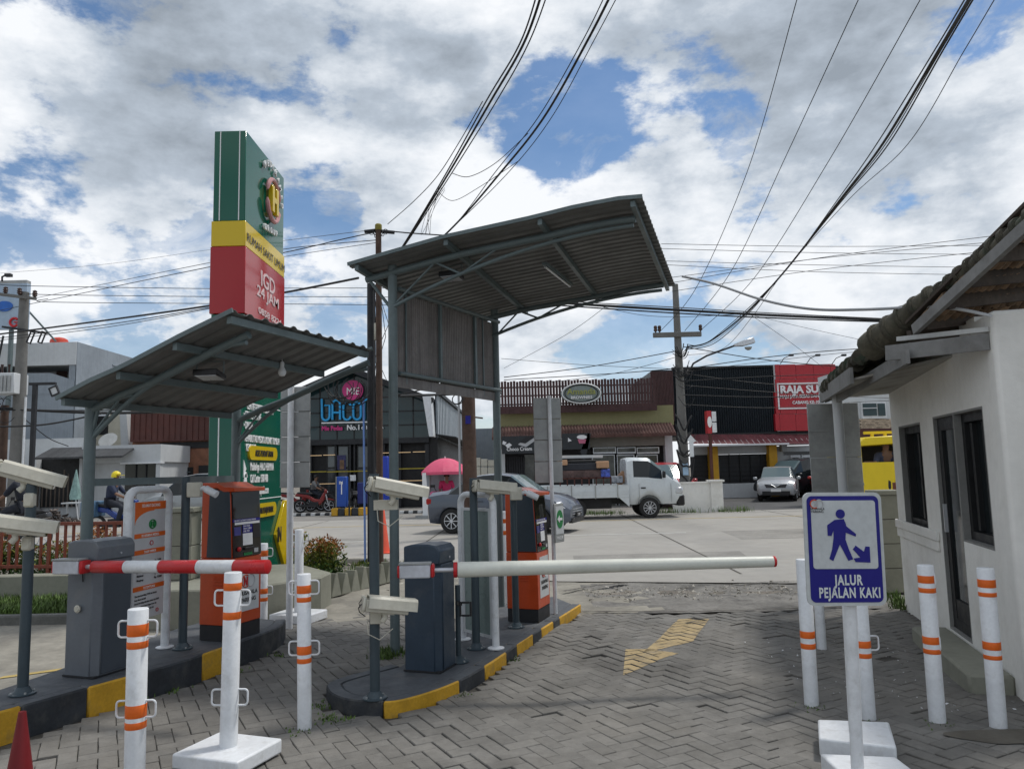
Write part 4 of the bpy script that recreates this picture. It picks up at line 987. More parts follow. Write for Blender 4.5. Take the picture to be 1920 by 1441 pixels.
# figure drawn in the crop's own coordinates (crop px -> sign metres)
fx = lambda x: (x-262)*.00119*KS; fz = lambda y: (378-y)*.00122*KS
def fig(pts): return [(fx(x), fz(y)) for x, y in pts][::-1]
def fcirc(x, y, rx, ry): return [(fx(x)+rx*cos(2*pi*k/20), fz(y)+ry*sin(2*pi*k/20)) for k in range(20)]
sp_(fcirc(246, 207, .0235, .0235), -.013, -.010, 'walker_head', bl)
for k_, pts in enumerate(([(216, 236), (262, 232), (272, 258), (266, 330), (206, 330), (208, 262)], [(216, 236), (206, 290), (195, 315), (177, 313), (177, 262)][::1], [(258, 232), (274, 268), (320, 305), (318, 318), (262, 296)],
        [(206, 326), (243, 326), (236, 356), (198, 436), (180, 426), (196, 380)], [(226, 326), (264, 328), (280, 380), (299, 428), (275, 435), (236, 356)])):
    sp_(fig(pts), -.0128-.0002*k_, -.010, 'walker_figure', bl)
sp_(fig([(316, 362), (356, 392), (366, 366), (386, 368), (386, 445), (311, 442), (303, 424), (336, 420), (301, 380)]), -.013, -.010, 'walkway_arrow', bl)
def sgt(s_, x, y, size, sx, m, al='CENTER', off=.0015): 
    return text(s_, size, m, t, TM @ plane_M((fx(x), -.0085, fz(y)), (1, 0, 0)), .0006, off, al, sx, world=True, space=1.14)
m_let = mat('sign_letter', (.62, .66, .66), .5)
sgt('JALUR', 272, 552, .083*KS, .66, m_let, off=.0022); sgt('PEJALAN KAKI', 275, 613, .083*KS, .625, m_let, off=.002)
text('NUSAPALA', .017, m_pdark, t, TM @ plane_M((fx(130), -.0115, fz(187)), (1, 0, 0)), .0005, 0, 'CENTER', .9, world=True)
text('PARKING', .017, m_pdark, t, TM @ plane_M((fx(130), -.0115, fz(201)), (1, 0, 0)), .0005, 0, 'CENTER', .9, world=True)
b = MB(); b.T = TM; b.tube(arc((fx(117), -.011, fz(158)), .021, radians(60), radians(300), 12), .003, 6); b.T = None; b.build('logo_mark', m_korange, t, world=True)
b = MB(); b.T = TM; b.tube(arc((fx(140), -.011, fz(158)), .021, radians(-120), radians(120), 12), .003, 6); b.bar((fx(118), -.012, fz(168)), (fx(118), -.012, fz(146)), .003, .006); b.bar((fx(118), -.0125, fz(146)), (fx(132), -.0125, fz(168)), .003, .006);  b.bar((fx(132), -.012, fz(168)), (fx(132), -.012, fz(146)), .003, .006); b.T = None; b.build('logo_mark', m_grey, t, world=True)
# bottom post & base block
foot = G(1607, 1446, .085); foot.z = 0
b = MB(); b.tube([A(1608, 1442, YS+.05), A(1590, 1040, YS+.05)], .031, 20); b.build('post', m_white, t, world=True, ang=50)
Rz = Matrix.Rotation(-.12, 4, 'Z')
b = MB(); k1, k2 = G(1537, 1411, .09), G(1679, 1417, .09); b.prism([(k1.x, k1.y-.40), (k2.x-.0, k2.y-.40), (k2.x, k2.y), (k1.x, k1.y)], 0, .09); b.build('base_block', m_white, t, world=True, bevel=.012, seg=2)
# second block behind with its own thin post
f2 = G(1608, 1392, .12); f2.z = 0
t2 = thing('sign_stand', 'white block with a thin post standing right behind the walkway sign', 'sign stand', (f2.x, f2.y+.12, 0))
b = MB(); b.prism([tuple(G(*q_, .10))[:2] for q_ in ((1535, 1383), (1681, 1399), (1667, 1352), (1533, 1347))], 0, .10); b.build('base_block', m_white, t2, world=True, bevel=.012, seg=2)
b = MB(); b.tube([A(1601, 1372, 4.47), A(1586, 1100, 4.47)], .026, 14); b.build('post', m_white, t2, world=True, ang=50)
# ---------------------------------------------------------------- cones
def cone(label, P, h, m, r=.16):
    t = thing('traffic_cone', label, 'traffic cone', P)
    b = MB(); b.lathe([(r*.88, .02), (r*.86, .04), (.034*h/.7, h-.02), (.030*h/.7, h), (.022*h/.7, h-.01)], 28); b.build('cone', m, t, ang=50)
    b = MB(); b.prism(rr(-r*1.15, -r*1.15, r*1.15, r*1.15, .04), 0, .022); b.build('base', m, t)
P = A(42, 1333, 4.28)
cone('dark red traffic cone at the bottom left corner', Vector((P.x, P.y, 0)), P.z, mat('dark_red_plastic', (.17, .008, .012), .5, var=.1), .085)
P = G(716, 1036); cone('tall orange traffic cone at the road edge behind the poles', P, 1.0, mat('orange_plastic', (.72, .10, .05), .5, var=.1), .19)
# ---------------------------------------------------------------- guard booth at the right
m_tile = mat('mossy_roof_tile', (.070, .064, .046), .9, var=.4, scale=3, bump=.8, bscale=18, world=True, obj_var=.2, isl_var=.2, stain=1.0, stain_col=(.020, .046, .026), sstr=3.2)
m_board = mat('weathered_board', (.205, .205, .20), .8, var=.2, scale=2, world=True, stain=.5, stain_col=(.12, .11, .10), sstr=3, bump=.2)
m_wood = mat('dark_roof_timber', (.085, .068, .055), .9, var=.3, scale=3, world=True, stain=.4, stain_col=(.03, .03, .028))
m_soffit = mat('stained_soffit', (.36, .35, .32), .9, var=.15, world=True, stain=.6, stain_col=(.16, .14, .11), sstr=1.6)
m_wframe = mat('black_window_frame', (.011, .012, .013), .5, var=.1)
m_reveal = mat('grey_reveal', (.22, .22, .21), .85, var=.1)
WC = Vector((4.36, 8.87, 0)); WD = Vector((-.26, -.966, 0)).normalized(); WN = Vector((-.966, .26, 0)).normalized()   # wall runs towards the camera; WN points into the lane
booth = thing('guard_booth', 'white plastered guard booth with mossy tiled roof and dark windows at the right edge', 'guard booth', (4.2, 7.5, 0))
MW = Matrix(((WD.x, -WN.x, 0, WC.x), (WD.y, -WN.y, 0, WC.y), (0, 0, 1, 0), (0, 0, 0, 1)))     # local x along the wall, y into the building
def wb(fn, name, m, par=None, **k):
    b = MB(); b.T = MW; fn(b); b.T = None; return b.build(name, m, par or booth, world=True, **k)
# openings: (x0, x1, z0, z1): small window, door, larger window
o1 = (.36, 1.32, .95, 2.02); od = (1.80, 2.45, .14, 2.04); o2 = (2.45, 3.22, .97, 2.04); WT = 2.72; th_ = .16
def wall(b):
    xs = [0, o1[0], o1[1], od[0], od[1], o2[1], 3.62]
    b.bb(0, 0, -.05, o1[0], th_, WT); b.bb(o1[0], 0, -.05, o1[1], th_, o1[2]); b.bb(o1[0], 0, o1[3], o1[1], th_, WT)
    b.bb(o1[1], 0, -.05, od[0], th_, WT); b.bb(od[0], 0, -.05, od[1], th_, od[2]); b.bb(od[0], 0, 2.04, o2[1], th_, WT)
    b.bb(o2[0], 0, -.05, o2[1], th_, o2[2]); b.bb(o2[1], 0, -.05, 3.47, th_, 2.68)
    b.bb(-.001, th_, -.05, .16, 3.2, WT)
wb(wall, 'wall', m_whitew, smooth=False)
# the step forward of the nearer block
nb = MB(); nb.T = MW; nb.bb(3.46, -.012, -.05, 3.63, 3.4, 2.69); nb.T = None; nb.build('end_wall', m_whitew, booth, world=True, bevel=.03, seg=3)
wb(lambda b: (b.bb(-.03, -.035, .90, 1.72, -.0, .99), b.bb(-.03, -.02, .80, 1.70, -.0, .90)), 'sill_band', m_whitew, bevel=.008)
wb(lambda b: b.bb(od[0]-.1, -.30, -.05, 3.4, 0, .13), 'door_step', m_cement, bevel=.02)
def win(nm, x0, x1, z0, z1, divs):
    f = wb(lambda b: (b.frame(x0+.0, z0, x1-.0, z1, .0, th_, .018)), nm, m_reveal, smooth=False)
    g_ = wb(lambda b: b.bb(x0+.02, .115, z0+.02, x1-.02, .125, z1-.02), 'glass', m_glass, f)
    def fr(b):
        b.frame(x0+.019, z0+.019, x1-.019, z1-.019, .055, .135, .07)
        for d in divs: b.bb(d-.03, .08, z0+.1, d+.03, .13, z1-.1)
    wb(fr, 'sash', m_wframe, f, smooth=False); return f
win('window', *o1, [.85]); win('window', *o2, [2.62])
f = wb(lambda b: b.frame(od[0], od[2], od[1], od[3], .0, th_, .018), 'door_frame', m_reveal, smooth=False)
d_ = wb(lambda b: (b.frame(od[0]+.02, od[2]+.0, od[1]-.0, od[3]-.02, .03, .08, .11), b.bb(od[0]+.13, .035, .17, od[1]-.09, .075, .42)), 'door', m_wframe, smooth=False)
wb(lambda b: b.bb(od[0]+.13, .05, .42, od[1]-.085, .058, 1.91), 'glass', m_glass, d_)
wb(lambda b: b.bb(od[0]+.09, .0, 1.0, od[0]+.11, .03, 1.25), 'handle', m_alu, d_)
# interior: pale counter and a hung white cloth glimpsed behind the glass
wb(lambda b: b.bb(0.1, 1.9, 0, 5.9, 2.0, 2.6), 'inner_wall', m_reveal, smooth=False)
# soffit and eaves.  eave line parallel to the wall, .70 m out
EO = .70; ZE = 2.40
def EP(s, o, z): p = WC+WD*s+WN*o; return Vector((p.x, p.y, z))
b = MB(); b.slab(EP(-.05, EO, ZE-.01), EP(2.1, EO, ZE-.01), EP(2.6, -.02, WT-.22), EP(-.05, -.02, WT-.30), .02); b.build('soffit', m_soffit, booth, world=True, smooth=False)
# fascia: far piece, near sloping piece
b = MB(); b.bar(EP(-.12, EO+.02, ZE+.03), EP(2.15, EO+.02, ZE+.03), .03, .15); b.build('fascia_board', m_board, booth, world=True)
b = MB(); b.bar(EP(-.12, EO, ZE+.02), EP(-.12, -.3, WT+.05), .03, .14); b.build('fascia_board', m_board, booth, world=True)
def line(u, v, off):    # point on the vertical plane parallel to the wall, off metres out
    return LP(WC+WN*off, WD, u, v)
# hip line from the eave corner up towards the right
H0 = line(1610, 660, .62); H1 = A(1935, 400, 4.9)
H0 = Vector((H0.x, H0.y, H0.z))
gu0 = line(1690, 640, .45); gu1 = A(1858, 622, 5.42)
b = MB(); b.bar(gu0+Vector((-.02, 0, .02)), gu1+Vector((0, 0, .02)), .05, .035); b.build('gutter_strip', mat('gutter_white', (.5, .51, .5), .6), booth, world=True)
g0 = A(1665, 668, 6.0); 
b = MB(); b.bar(A(1662, 662, 6.15), A(1857, 640, 5.44), .03, .12); b.build('fascia_board', m_board, booth, world=True)
b = MB(); b.bar(A(1562, 750, 8.75), A(1702, 668, 5.9), .03, .11); b.build('fascia_board', m_board, booth, world=True)
# rafter / barge board below the ridge tiles
b = MB(); b.bar(A(1715, 618, 6.0), A(1932, 418, 4.6), .04, .08); b.build('barge_board', m_board, booth, world=True)
# lower mossy eave tiles at the far side
e0 = A(1546, 728, 8.9); e1 = A(1612, 672, 7.1); n = 9
for i in range(n):
    f0 = i/n; p = e0.lerp(e1, f0); q = e0.lerp(e1, (i+1.25)/n); d = (q-p)
    b = MB(); b.tube([p, q], [.06, .07], 10); b.tube([q-d*.12, q+d*.03], [.082, .082], 10); b.v = [k+Vector((.0, 0, -.02*math.sin(i*2))) for k in b.v]; b.build('verge_tile', m_tile, booth, world=True)
# ridge tiles
random.seed(5)
R0 = A(1634, 650, 6.6); Rm_ = A(1752, 556, 5.9); R1 = A(1940, 404, 4.62)
def ridge(p, q, r0a, r1a, nm, rimk=1.14):
    d = (q-p); dn = d.normalized(); r = r0a
    b = MB(); b.tube([p-dn*.02, p+d*.25, q+dn*.02], [r0a*.95, r0a*.97, r1a*.92], 14); b.tube([q-dn*.04, q-dn*.02, q+dn*.01], [r1a*1.0, r1a*rimk, r1a*1.08], 14)
    b.build(nm, m_tile, booth, world=True, ang=60)
for i in range(5):
    p = R0.lerp(Rm_, i/5); q = R0.lerp(Rm_, (i+1)/5); ridge(p, q, .135-.009*i, .128-.009*i, 'ridge_tile')
n = 9
for i in range(n):
    p = Rm_.lerp(R1, i/n)+Vector((0, 0, random.uniform(-.008, .008)-.012)); q = Rm_.lerp(R1, (i+1)/n)+Vector((0, 0, .004)); ridge(p, q, .052, .06, 'verge_tile', 1.2)
# underside of the main roof: battens and rows of tiles seen from below
U0 = A(1700, 640, 6.1); U1 = A(1945, 405, 4.66)
far0 = A(1990, 600, 6.3); far1 = A(2100, 420, 5.6)
def up_(f, g): return U0.lerp(U1, f).lerp(far0.lerp(far1, f), g)+Vector((0, 0, .03))
b = MB(); b.slab(up_(0, 0)+Vector((0, 0, .11)), up_(1.1, 0)+Vector((0, 0, .11)), up_(1.1, 1)+Vector((0, 0, .11)), up_(0, 1)+Vector((0, 0, .11)), .02); b.build('roof_deck', m_wood, booth, world=True, smooth=False)
for k, f in enumerate((.0, .14, .33, .52, .72, .92)):
    b = MB(); b.bar(up_(f, .02), up_(f, 1), .05, .11); b.build('purlin', m_wood, booth, world=True)
    if k < 5:
        q = MB(); fm = f+.10; nt_ = 15
        for j in range(nt_):
            g1_ = .03+j*.055+random.uniform(-.01, .01); a = up_(fm-.02, g1_); c = up_(fm+.09, g1_+.012)
            q = MB(); q.tube([a+Vector((0, 0, .02)), c+Vector((0, 0, .045))], [.045, .05], 8); q.build('roof_tile', mat('under_tile', (.22, .145, .09), .9, var=.35, scale=5, obj_var=.3, world=True, stain=.6, stain_col=(.06, .06, .035), sstr=5), booth, world=True, ang=60)
# covering slopes beyond the ridge so that the roof is closed from the side
b = MB(); b.slab(R0+Vector((0, 0, -.05)), EP(-.2, EO, ZE+.1), EP(-.2, -1.2, WT+.5), R1+Vector((.5, .6, .1)), .03); b.build('roof_slope', m_tile, booth, world=True, smooth=False)
# downpipe column under the far eave corner
cp = A(1569, 745, 8.55); cb = Vector((cp.x-.0, 8.55, 0))
t = thing('downpipe', 'white column pipe under the far corner of the booth roof', 'pipe', cb)
b = MB(); b.tube([cb, cp+Vector((0, 0, .06))], .052, 16); b.build('pipe', m_sign, t, world=True, ang=50)
# blue-grey cable from canopy to booth
def wire(label, pts, r=.006, name='cable', m=None, group=None, n=14, sub=True):
    P = [Vector(p) for p in pts]
    if sub and len(P) > 2:
        out = []
        for k in range(len(P)-1):
            a = P[max(k-1, 0)]; p1 = P[k]; p2 = P[k+1]; c = P[min(k+2, len(P)-1)]
            for i in range(n):
                t = i/n; out.append(.5*((2*p1)+(-a+p2)*t+(2*a-5*p1+4*p2-c)*t*t+(-a+3*p1-3*p2+c)*t**3))
        P = out+[P[-1]]
    b = MB(); b.tube(P, r, 5 if r < .012 else 7)
    return solo(b, name, label, 'cable', m or m_cable, group=group, origin=Vector(pts[0]))
# fence pillar beside the booth, and fence piece
def pillar(label, P, w, h, n=4):
    t = thing('fence_pillar', label, 'pillar', P, group='grey-green fence pillars')
    hb = (h-.06)/n
    for k in range(n): b = MB(); b.bb(-w/2, -w/2, k*hb+.004, w/2, w/2, (k+1)*hb-.004); b.build('block', m_cement, t, bevel=.006)
    b = MB(); b.bb(-w/2+.008, -w/2+.008, 0, w/2-.008, w/2-.008, h-.06); b.build('core', m_joint, t)
    b = MB(); b.bb(-w/2-.03, -w/2-.03, h-.06, w/2+.03, w/2+.03, h); b.build('cap', m_cement, t, bevel=.008)
P = A(1660, 1000, 10.0); pillar('grey-green block pillar between the walkway sign and the booth', Vector((P.x+.02, 10, 0)), .28, A(1660, 918, 10).z, 4)
P = A(1686, 980, 10.3); t = thing('fence_post', 'brown red metal fence post beside the booth corner', 'fence post', (P.x, 10.3, 0))
b = MB(); b.bb(-.035, -.03, .35, .035, .03, 1.36); b.build('post', m_rail, t); b = MB(); b.bb(-.01, -.02, .5, .5, .02, .56); b.bb(-.01, -.02, 1.1, .5, .02, 1.16); b.build('rail', m_rail, t)
b = MB(); b.bb(.0, 10.0, -.05, 5, 10.25, .42); b.v = [p+Vector((P.x-.05, 0.1, 0)) for p in b.v]; solo(b, 'low_wall', 'low cement wall below the brown post by the booth', 'wall', m_cement, smooth=False)
P = A(346, 1000, 9.75); pillar('grey-green block pillar behind the left kiosk', Vector((P.x, 9.75, 0)), .30, A(350, 950, 9.75).z, 3)
P = A(398, 1000, 11.2); 
# ---------------------------------------------------------------- left fence, planters, greenery
def fence(label, a, c, z0, z1, n, w=.032):
    a = Vector(a); c = Vector(c); d = c-a; L_ = d.length; yaw = atan2(d.y, d.x)
    t = thing('metal_fence', label, 'fence', a, yaw)
    for z in (z0+.05, z1-.02): b = MB(); b.bb(0, -.02, z-.025, L_, .02, z+.025); b.build('rail', m_rail, t, bevel=.004)
    for i in range(n+1):
        x = L_*i/n; b = MB(); hw = w/2*(1.5 if i % 8 == 0 else 1); b.bb(x-hw, -.015, z0-.0 if i % 8 else z0-.1, x+hw, .015, z1-.045); b.build('baluster', m_rail, t)
fa = A(-140, 1000, 12.0); fb = A(246, 1000, 11.4); zt1 = A(150, 978, 11.6).z; zb1 = A(150, 1063, 11.6).z
fence('brown red metal fence along the left planter, in front of the road', (fa.x, fa.y, 0), (fb.x, fb.y, 0), zb1-.03, zt1, 26)
fa = A(322, 1000, 11.2); fb = A(345, 1000, 10.1)
t = thing('metal_fence', 'short brown red fence frame next to the left block pillar', 'fence', (A(318, 1000, 11).x, 11, 0))
zt2 = A(325, 958, 11).z
for x in (0, .17): b = MB(); b.bb(x-.03, -.03, .2, x+.03, .03, zt2); b.build('post', m_rail, t)
for z in (zt2-.03, zt2-.42, zt2-.78, .35): b = MB(); b.bb(.03, -.02, z-.02, .14, .02, z+.02); b.build('rail', m_rail, t)
# planter kerb, near kerb, grass strip
yk = 10.9
a0 = G(-60, 1110, .12); 
b = MB(); b.bb(-16, 11.0, -.1, -4.4, 11.25, .34); solo(b, 'planter_wall', 'low pale planter wall under the left metal fence', 'wall', m_cement, bevel=.015)
struct(sheet([(-16, 9.6), (-5.0, 9.5), (-4.6, 11.0), (-16, 11.0)], -.012), 'verge_soil', m_ground, smooth=False)
b = MB(); b.bar((-14, 9.62, 0), (-4.95, 9.42, 0), .14, .14); solo(b, 'kerb', 'dark weathered kerb along the grass strip at the left', 'kerb', mat('kerb_grey', (.12, .12, .11), .9, var=.3, world=True), bevel=.02)
m_grass = mat('grass_blade', (.085, .14, .03), .7, var=.3, isl_var=.4, world=True, scale=2)
m_leafg = mat('shrub_leaf_green', (.045, .095, .02), .6, isl_var=.5, var=.2)
m_leafo = mat('shrub_leaf_orange', (.33, .13, .035), .6, isl_var=.4, var=.2)
m_leafy = mat('shrub_leaf_yellow', (.17, .19, .035), .6, isl_var=.4, var=.2)
def grass(fn, n, h0, h1, label, seed, nm='grass'):
    random.seed(seed); b = MB()
    for _ in range(n):
        x, y = fn(); h = random.uniform(h0, h1); a = random.uniform(0, 2*pi); w = random.uniform(.004, .009)*(1+h*3); l = Vector((cos(a+1.3), sin(a+1.3), 0))*h*random.uniform(.1, .7)
        q = Vector((cos(a)*w, sin(a)*w, 0)); p = Vector((x, y, -.02))
        b.add([p-q, p+q, p+q*.7+l*.4+Vector((0, 0, h*.6)), p-q*.7+l*.4+Vector((0, 0, h*.6)), p+l+Vector((0, 0, h))], [(0, 1, 2, 3), (3, 2, 4)])
    o = b.build(nm, m_grass, None, smooth=False); return tag(o, label, 'grass', kind='stuff')
grass(lambda: (random.uniform(-9.2, -4.7), random.uniform(9.75, 10.98)), 12000, .04, .16, 'short bright grass strip below the left planter wall', 21)
def tuft(cs, n, label, seed, h=.12, s=.12): 
    def f():
        c = random.choice(cs); return random.gauss(c[0], s), random.gauss(c[1], s)
    return grass(f, n, .03, h, label, seed)
def gp_(u, v): p = G(u, v); return (p.x, p.y)
tuft([gp_(735, 1222), gp_(725, 1232)], 260, 'weedy grass tuft at the foot of the middle canopy post', 22, .10, .06)
tuft([gp_(612, 1345), gp_(604, 1320)], 90, 'thin grass at the nose of the middle island', 23, .03, .05)
tuft([gp_(u_, v_) for u_, v_ in ((640, 1345), (860, 1300), (960, 1235), (560, 1370), (1520, 1325), (1630, 1350), (1756, 1356), (520, 1225), (450, 1255))], 260, 'sparse weeds at the feet of bollards and kerbs', 30, .028, .045)
tuft([gp_(300, 1292), gp_(262, 1305), (gp_(325, 1290))], 110, 'thin grass along the left island kerb', 24, .04, .07)
tuft([gp_(1700, 1138), gp_(1688, 1128), gp_(1672, 1120)], 300, 'grass tuft at the far corner of the booth wall', 25, .14, .09)
tuft([gp_(680, 1080), gp_(640, 1085), gp_(700, 1062), gp_(610, 1090)], 900, 'green weeds behind the zigzag kerb', 26, .14, .35)
tuft([(7.4, 27.4), (8.0, 27.5), (6.2, 27.6), (5.4, 27.6)], 420, 'weeds at the foot of the white wall across the road', 27, .26, .22)
tuft([(2.5, 27.9), (3.2, 27.9)], 500, 'weeds behind the white pickup truck', 28, .2, .4)
def shrub(label, P, rx, ry, h, n, mix, seed, name='shrub', ls=.03, group=None):
    random.seed(seed); t = thing(name, label, 'shrub', P, group=group)
    bs = {m: MB() for m, _ in mix}
    cl = [(random.gauss(0, .45), random.gauss(0, .45), random.uniform(.2, .85)) for _ in range(26)]
    for _ in range(n):
        c = random.choice(cl); d = Vector((random.gauss(0, 1), random.gauss(0, 1), random.gauss(0, 1))).normalized()*random.uniform(.5, 1)**.5
        x = (c[0]+d.x*.32)*rx; y = (c[1]+d.y*.32)*ry; z = max(.01, (c[2]*(1.1-.35*(c[0]**2+c[1]**2))+d.z*.2)*h)
        f = z/h+random.uniform(-.25, .25)
        m = next((mm for mm, lim in mix if f < lim), mix[-1][0])
        a = Vector((random.gauss(0, 1), random.gauss(0, 1), random.uniform(.2, 1.5))).normalized(); q = a.cross(Vector((random.random(), random.random(), .1))).normalized(); s = ls*random.uniform(.6, 1.3)
        p = Vector((x, y, z)); bs[m].add([p, p+a*s*.6+q*s*.32, p+a*s*1.3, p+a*s*.6-q*s*.32], [(0, 1, 2, 3)])
    for m, b in bs.items():
        if b.v: o = b.build('foliage', m, t, smooth=False)
    b = MB()
    for k in range(9): a = 2*pi*k/9; b.tube([(0, 0, 0), (cos(a)*rx*.3, sin(a)*ry*.3, h*.5), (cos(a)*rx*.5, sin(a)*ry*.5, h*.85)], [.012, .008, .003], 5)
    b.build('stem', m_wood, t)
P = G(600, 1095); 
shrub('low shrub with orange tips on the planter beside the pylon', Vector((-3.05, 12.2, .0)), .48, .42, .62, 4200, [(m_leafg, .45), (m_leafy, .85), (m_leafo, 9)], 31, ls=.045)
shrub('small orange tipped shrub peeking behind the pylon base', Vector((-3.7, 12.9, 0)), .3, .3, .75, 1200, [(m_leafg, .5), (m_leafy, .8), (m_leafo, 9)], 32, ls=.045)
for i, (x, lab) in enumerate(((-9.3, 'hedge shrub with reddish tips behind the fence at the left edge'), (-7.9, 'yellow green hedge shrub behind the fence between the camera pole and the cabinet'), (-6.6, 'reddish hedge shrub behind the fence just left of the grey cabinet'), (-5.6, 'hedge shrub behind the fence by the information board'))):
    shrub(lab, Vector((x, 12.1, .05)), .85, .4, .80, 4200, [(m_leafg, .5), (m_leafy, .85 if i % 2 else .75), (m_leafo, 9)], 40+i, ls=.05, group='hedge shrubs behind the left fence')
# angular planter beside the pylon
b = MB(); q1, q2, q3 = G(489, 1160), G(612, 1135), G(560, 1060)
ph = A(612, 1072, q2.y).z
b.prism([(-3.9, 9.2), (-2.55, 8.95+.35), (-2.42, 10.05), (-3.0, 10.3), (-3.9, 10.3)], -.05, .46)
b = MB(); c1 = G(612, 1138)
b.prism([(-4.3, 8.9), (-3.2, 8.75), (c1.x-.02, c1.y-.2), (c1.x, c1.y+.25), (-3.1, c1.y+1.3), (-4.3, 11)], -.05, .40)
solo(b, 'planter_box', 'pale concrete planter block around the pylon foot', 'planter', m_cement, bevel=.02)
# zigzag kerb stones
za = G(622, 1120); zb_ = G(755, 1085)
tz = thing('zigzag_kerb', 'row of pale concrete triangular kerb stones in front of the gravel', 'kerb', (za.x, za.y, 0))
n = 8; dv = (zb_-za)/n; nr = Vector((-dv.y, dv.x, 0)).normalized()
for k in range(n):
    p = za+dv*k; h = .28+.05*random.random(); w = dv.length*.5; dn = dv.normalized()
    b = MB(); c = p+dv*.5
    vs = []
    for oy in (0, .16): vs += [c-dn*w+nr*oy, c-dn*w*.2+nr*oy+Vector((0, 0, h)), c+dn*w*.25+nr*oy+Vector((0, 0, h-.01)), c+dn*w+nr*oy]
    vs = [v+Vector((0, 0, 0)) for v in vs]
    b.add(vs, [(0, 3, 2, 1), (4, 5, 6, 7), (0, 1, 5, 4), (1, 2, 6, 5), (2, 3, 7, 6), (3, 0, 4, 7)]); b.build('kerb_stone', m_cement, tz, world=True, bevel=.008, smooth=False)
# pale kerb at the road edge left
b = MB(); b.bar((-12, 16.15, .02), (-2.4, 14.75, .02), .18, .10); solo(b, 'kerb', 'pale low kerb at the near road edge between the pylon and the poles', 'kerb', mat('kerb_pale', (.36, .34, .30), .9, var=.2, world=True), bevel=.02)
# ---------------------------------------------------------------- utility poles
def upole(label, P, h, r0_, r1_, m):
    t = thing('utility_pole', label, 'utility pole', P)
    b = MB(); b.tube([(0, 0, -.1), (0, 0, h)], [r0_, r1_], 18); b.build('pole', m, t, ang=50); return t
def zof(u, v, Y): return A(u, v, Y).z
P = A(712, 900, 14.0); PA = upole('rust brown steel utility pole with insulators on top, behind the camera pole', Vector((P.x, 14, 0)), zof(713, 422, 14), .062, .055, m_rust)
zt = zof(713, 422, 14)
for k in range(6):
    a = k*pi/3; b = MB(); b.tube(arc((.13*cos(a), .05*sin(a), zt-.13-.02*(k % 3)), .05, 0, 2*pi, 10, (cos(a), sin(a), 0), (0, 0, 1)), .007, 5); b.build('wire_loop', m_cable, PA)
b = MB(); b.tube([(-.26, 0, zt-.12), (-.06, 0, zt-.10)], .035, 8); b.build('line_clamp', m_blackp, PA); b = MB(); b.tube([(.06, 0, zt-.12), (.30, 0, zt-.15)], .035, 8); b.build('line_clamp', m_blackp, PA)
b = MB(); b.lathe([(.062, zt-.1), (.066, zt-.09), (.066, zt), (.05, zt+.02)], 14); b.build('cap', mat('cap_olive', (.22, .19, .03), .6), PA)
P = A(697, 900, 14.6); PB = upole('black tarred utility pole wrapped with hanging cables, behind the camera pole', Vector((P.x, 14.6, 0)), zof(690, 532, 14.6), .085, .075, m_blackp)
b = MB(); b.bb(-.05, -.14, 0, .05, -.10, .34); b.v = [p+Vector((.13, 0, zof(703, 640, 14.6))) for p in b.v]; b.build('splice_box', m_cream, PB, bevel=.01)
for k in range(7):
    b = MB(); z = random.uniform(2.6, 4.6); x = random.uniform(.07, .15)
    b.tube([(x, -.12, zof(690, 532, 14.6)-.1), (x+random.uniform(-.05, .1), -.14, z+.5), (x+random.uniform(0, .25), -.15, z), (x, -.13, z-.5), (.1, -.12, z-1.2)], .007, 5); b.build('hanging_wire', m_cable, PB)
for k in range(9):   # coiled mess of cable at the sign height
    b = MB(); cx = -.3-.12*(k % 3); b.tube(arc((cx, -.16-.01*k, zof(690, 725, 14.6)+random.uniform(-.12, .12)), random.uniform(.18, .38), random.uniform(-1, 1)+pi*.9, random.uniform(1, 2)+pi*1.7, 12), .009, 5); b.build('cable_coil', m_cable, PB)
b = MB(); b.tube([(-.12, -.05, 0), (-.14, -.05, zof(690, 745, 14.6))], .02, 8); b.build('blue_conduit', mat('blue_conduit', (.16, .28, .62), .5), PB)
P = A(880, 850, 19.5); PC = upole('dark utility pole behind the hanging panels with a pale pipe alongside', Vector((P.x, 19.5, 0)), zof(880, 480, 19.5), .19, .15, m_rust)
b = MB(); b.tube([(-.24, -.1, 0), (-.24, -.1, zof(880, 742, 19.5))], .028, 8); b.build('conduit', m_cableg, PC)
b = MB(); b.bb(-.07, -.20, zof(880, 795, 19.5), .06, -.185, zof(880, 780, 19.5)); b.build('sticker', m_blue, PC); b = MB(); b.tube([(.15, 0, zof(880, 782, 19.5)), (.36, 0, zof(880, 782, 19.5)-.03)], .02, 6); b.build('step_bolt', m_rust, PC)
# concrete pole with crossarm and street lamp
YP = 28.5
P = A(1285, 850, YP); hP = zof(1270, 533, YP); xP = A(1274, 700, YP).x
PD = upole('grey concrete utility pole with a wooden crossarm, street lamp arm and cable tangle', Vector((xP, YP, 0)), hP, .21, .11, m_concp)
zc = zof(1272, 628, YP)
b = MB(); b.bb(-.95, -.22, zc-.10, .85, -.10, zc+.08); b.build('crossarm', m_concp, PD, bevel=.01)
for x, hh in ((-.85, .32), (-.70, .2), (.83, .42)):
    b = MB(); b.lathe([(.02, 0), (.03, .05), (.07, .08), (.07, .14), (.05, .16), (.07, .19), (.06, .26), (.03, .28)], 10, c=(x, -.16, zc+.07)); b.build('insulator', m_rust, PD)
b = MB(); z_ = zof(1285, 700, YP); b.tube([(.25, -.1, z_-.1), (.5, -.15, z_+.35), (1.0, -.2, z_+.62), (2.0, -.3, z_+.95)], .035, 8); b.build('lamp_arm', m_blackp, PD)
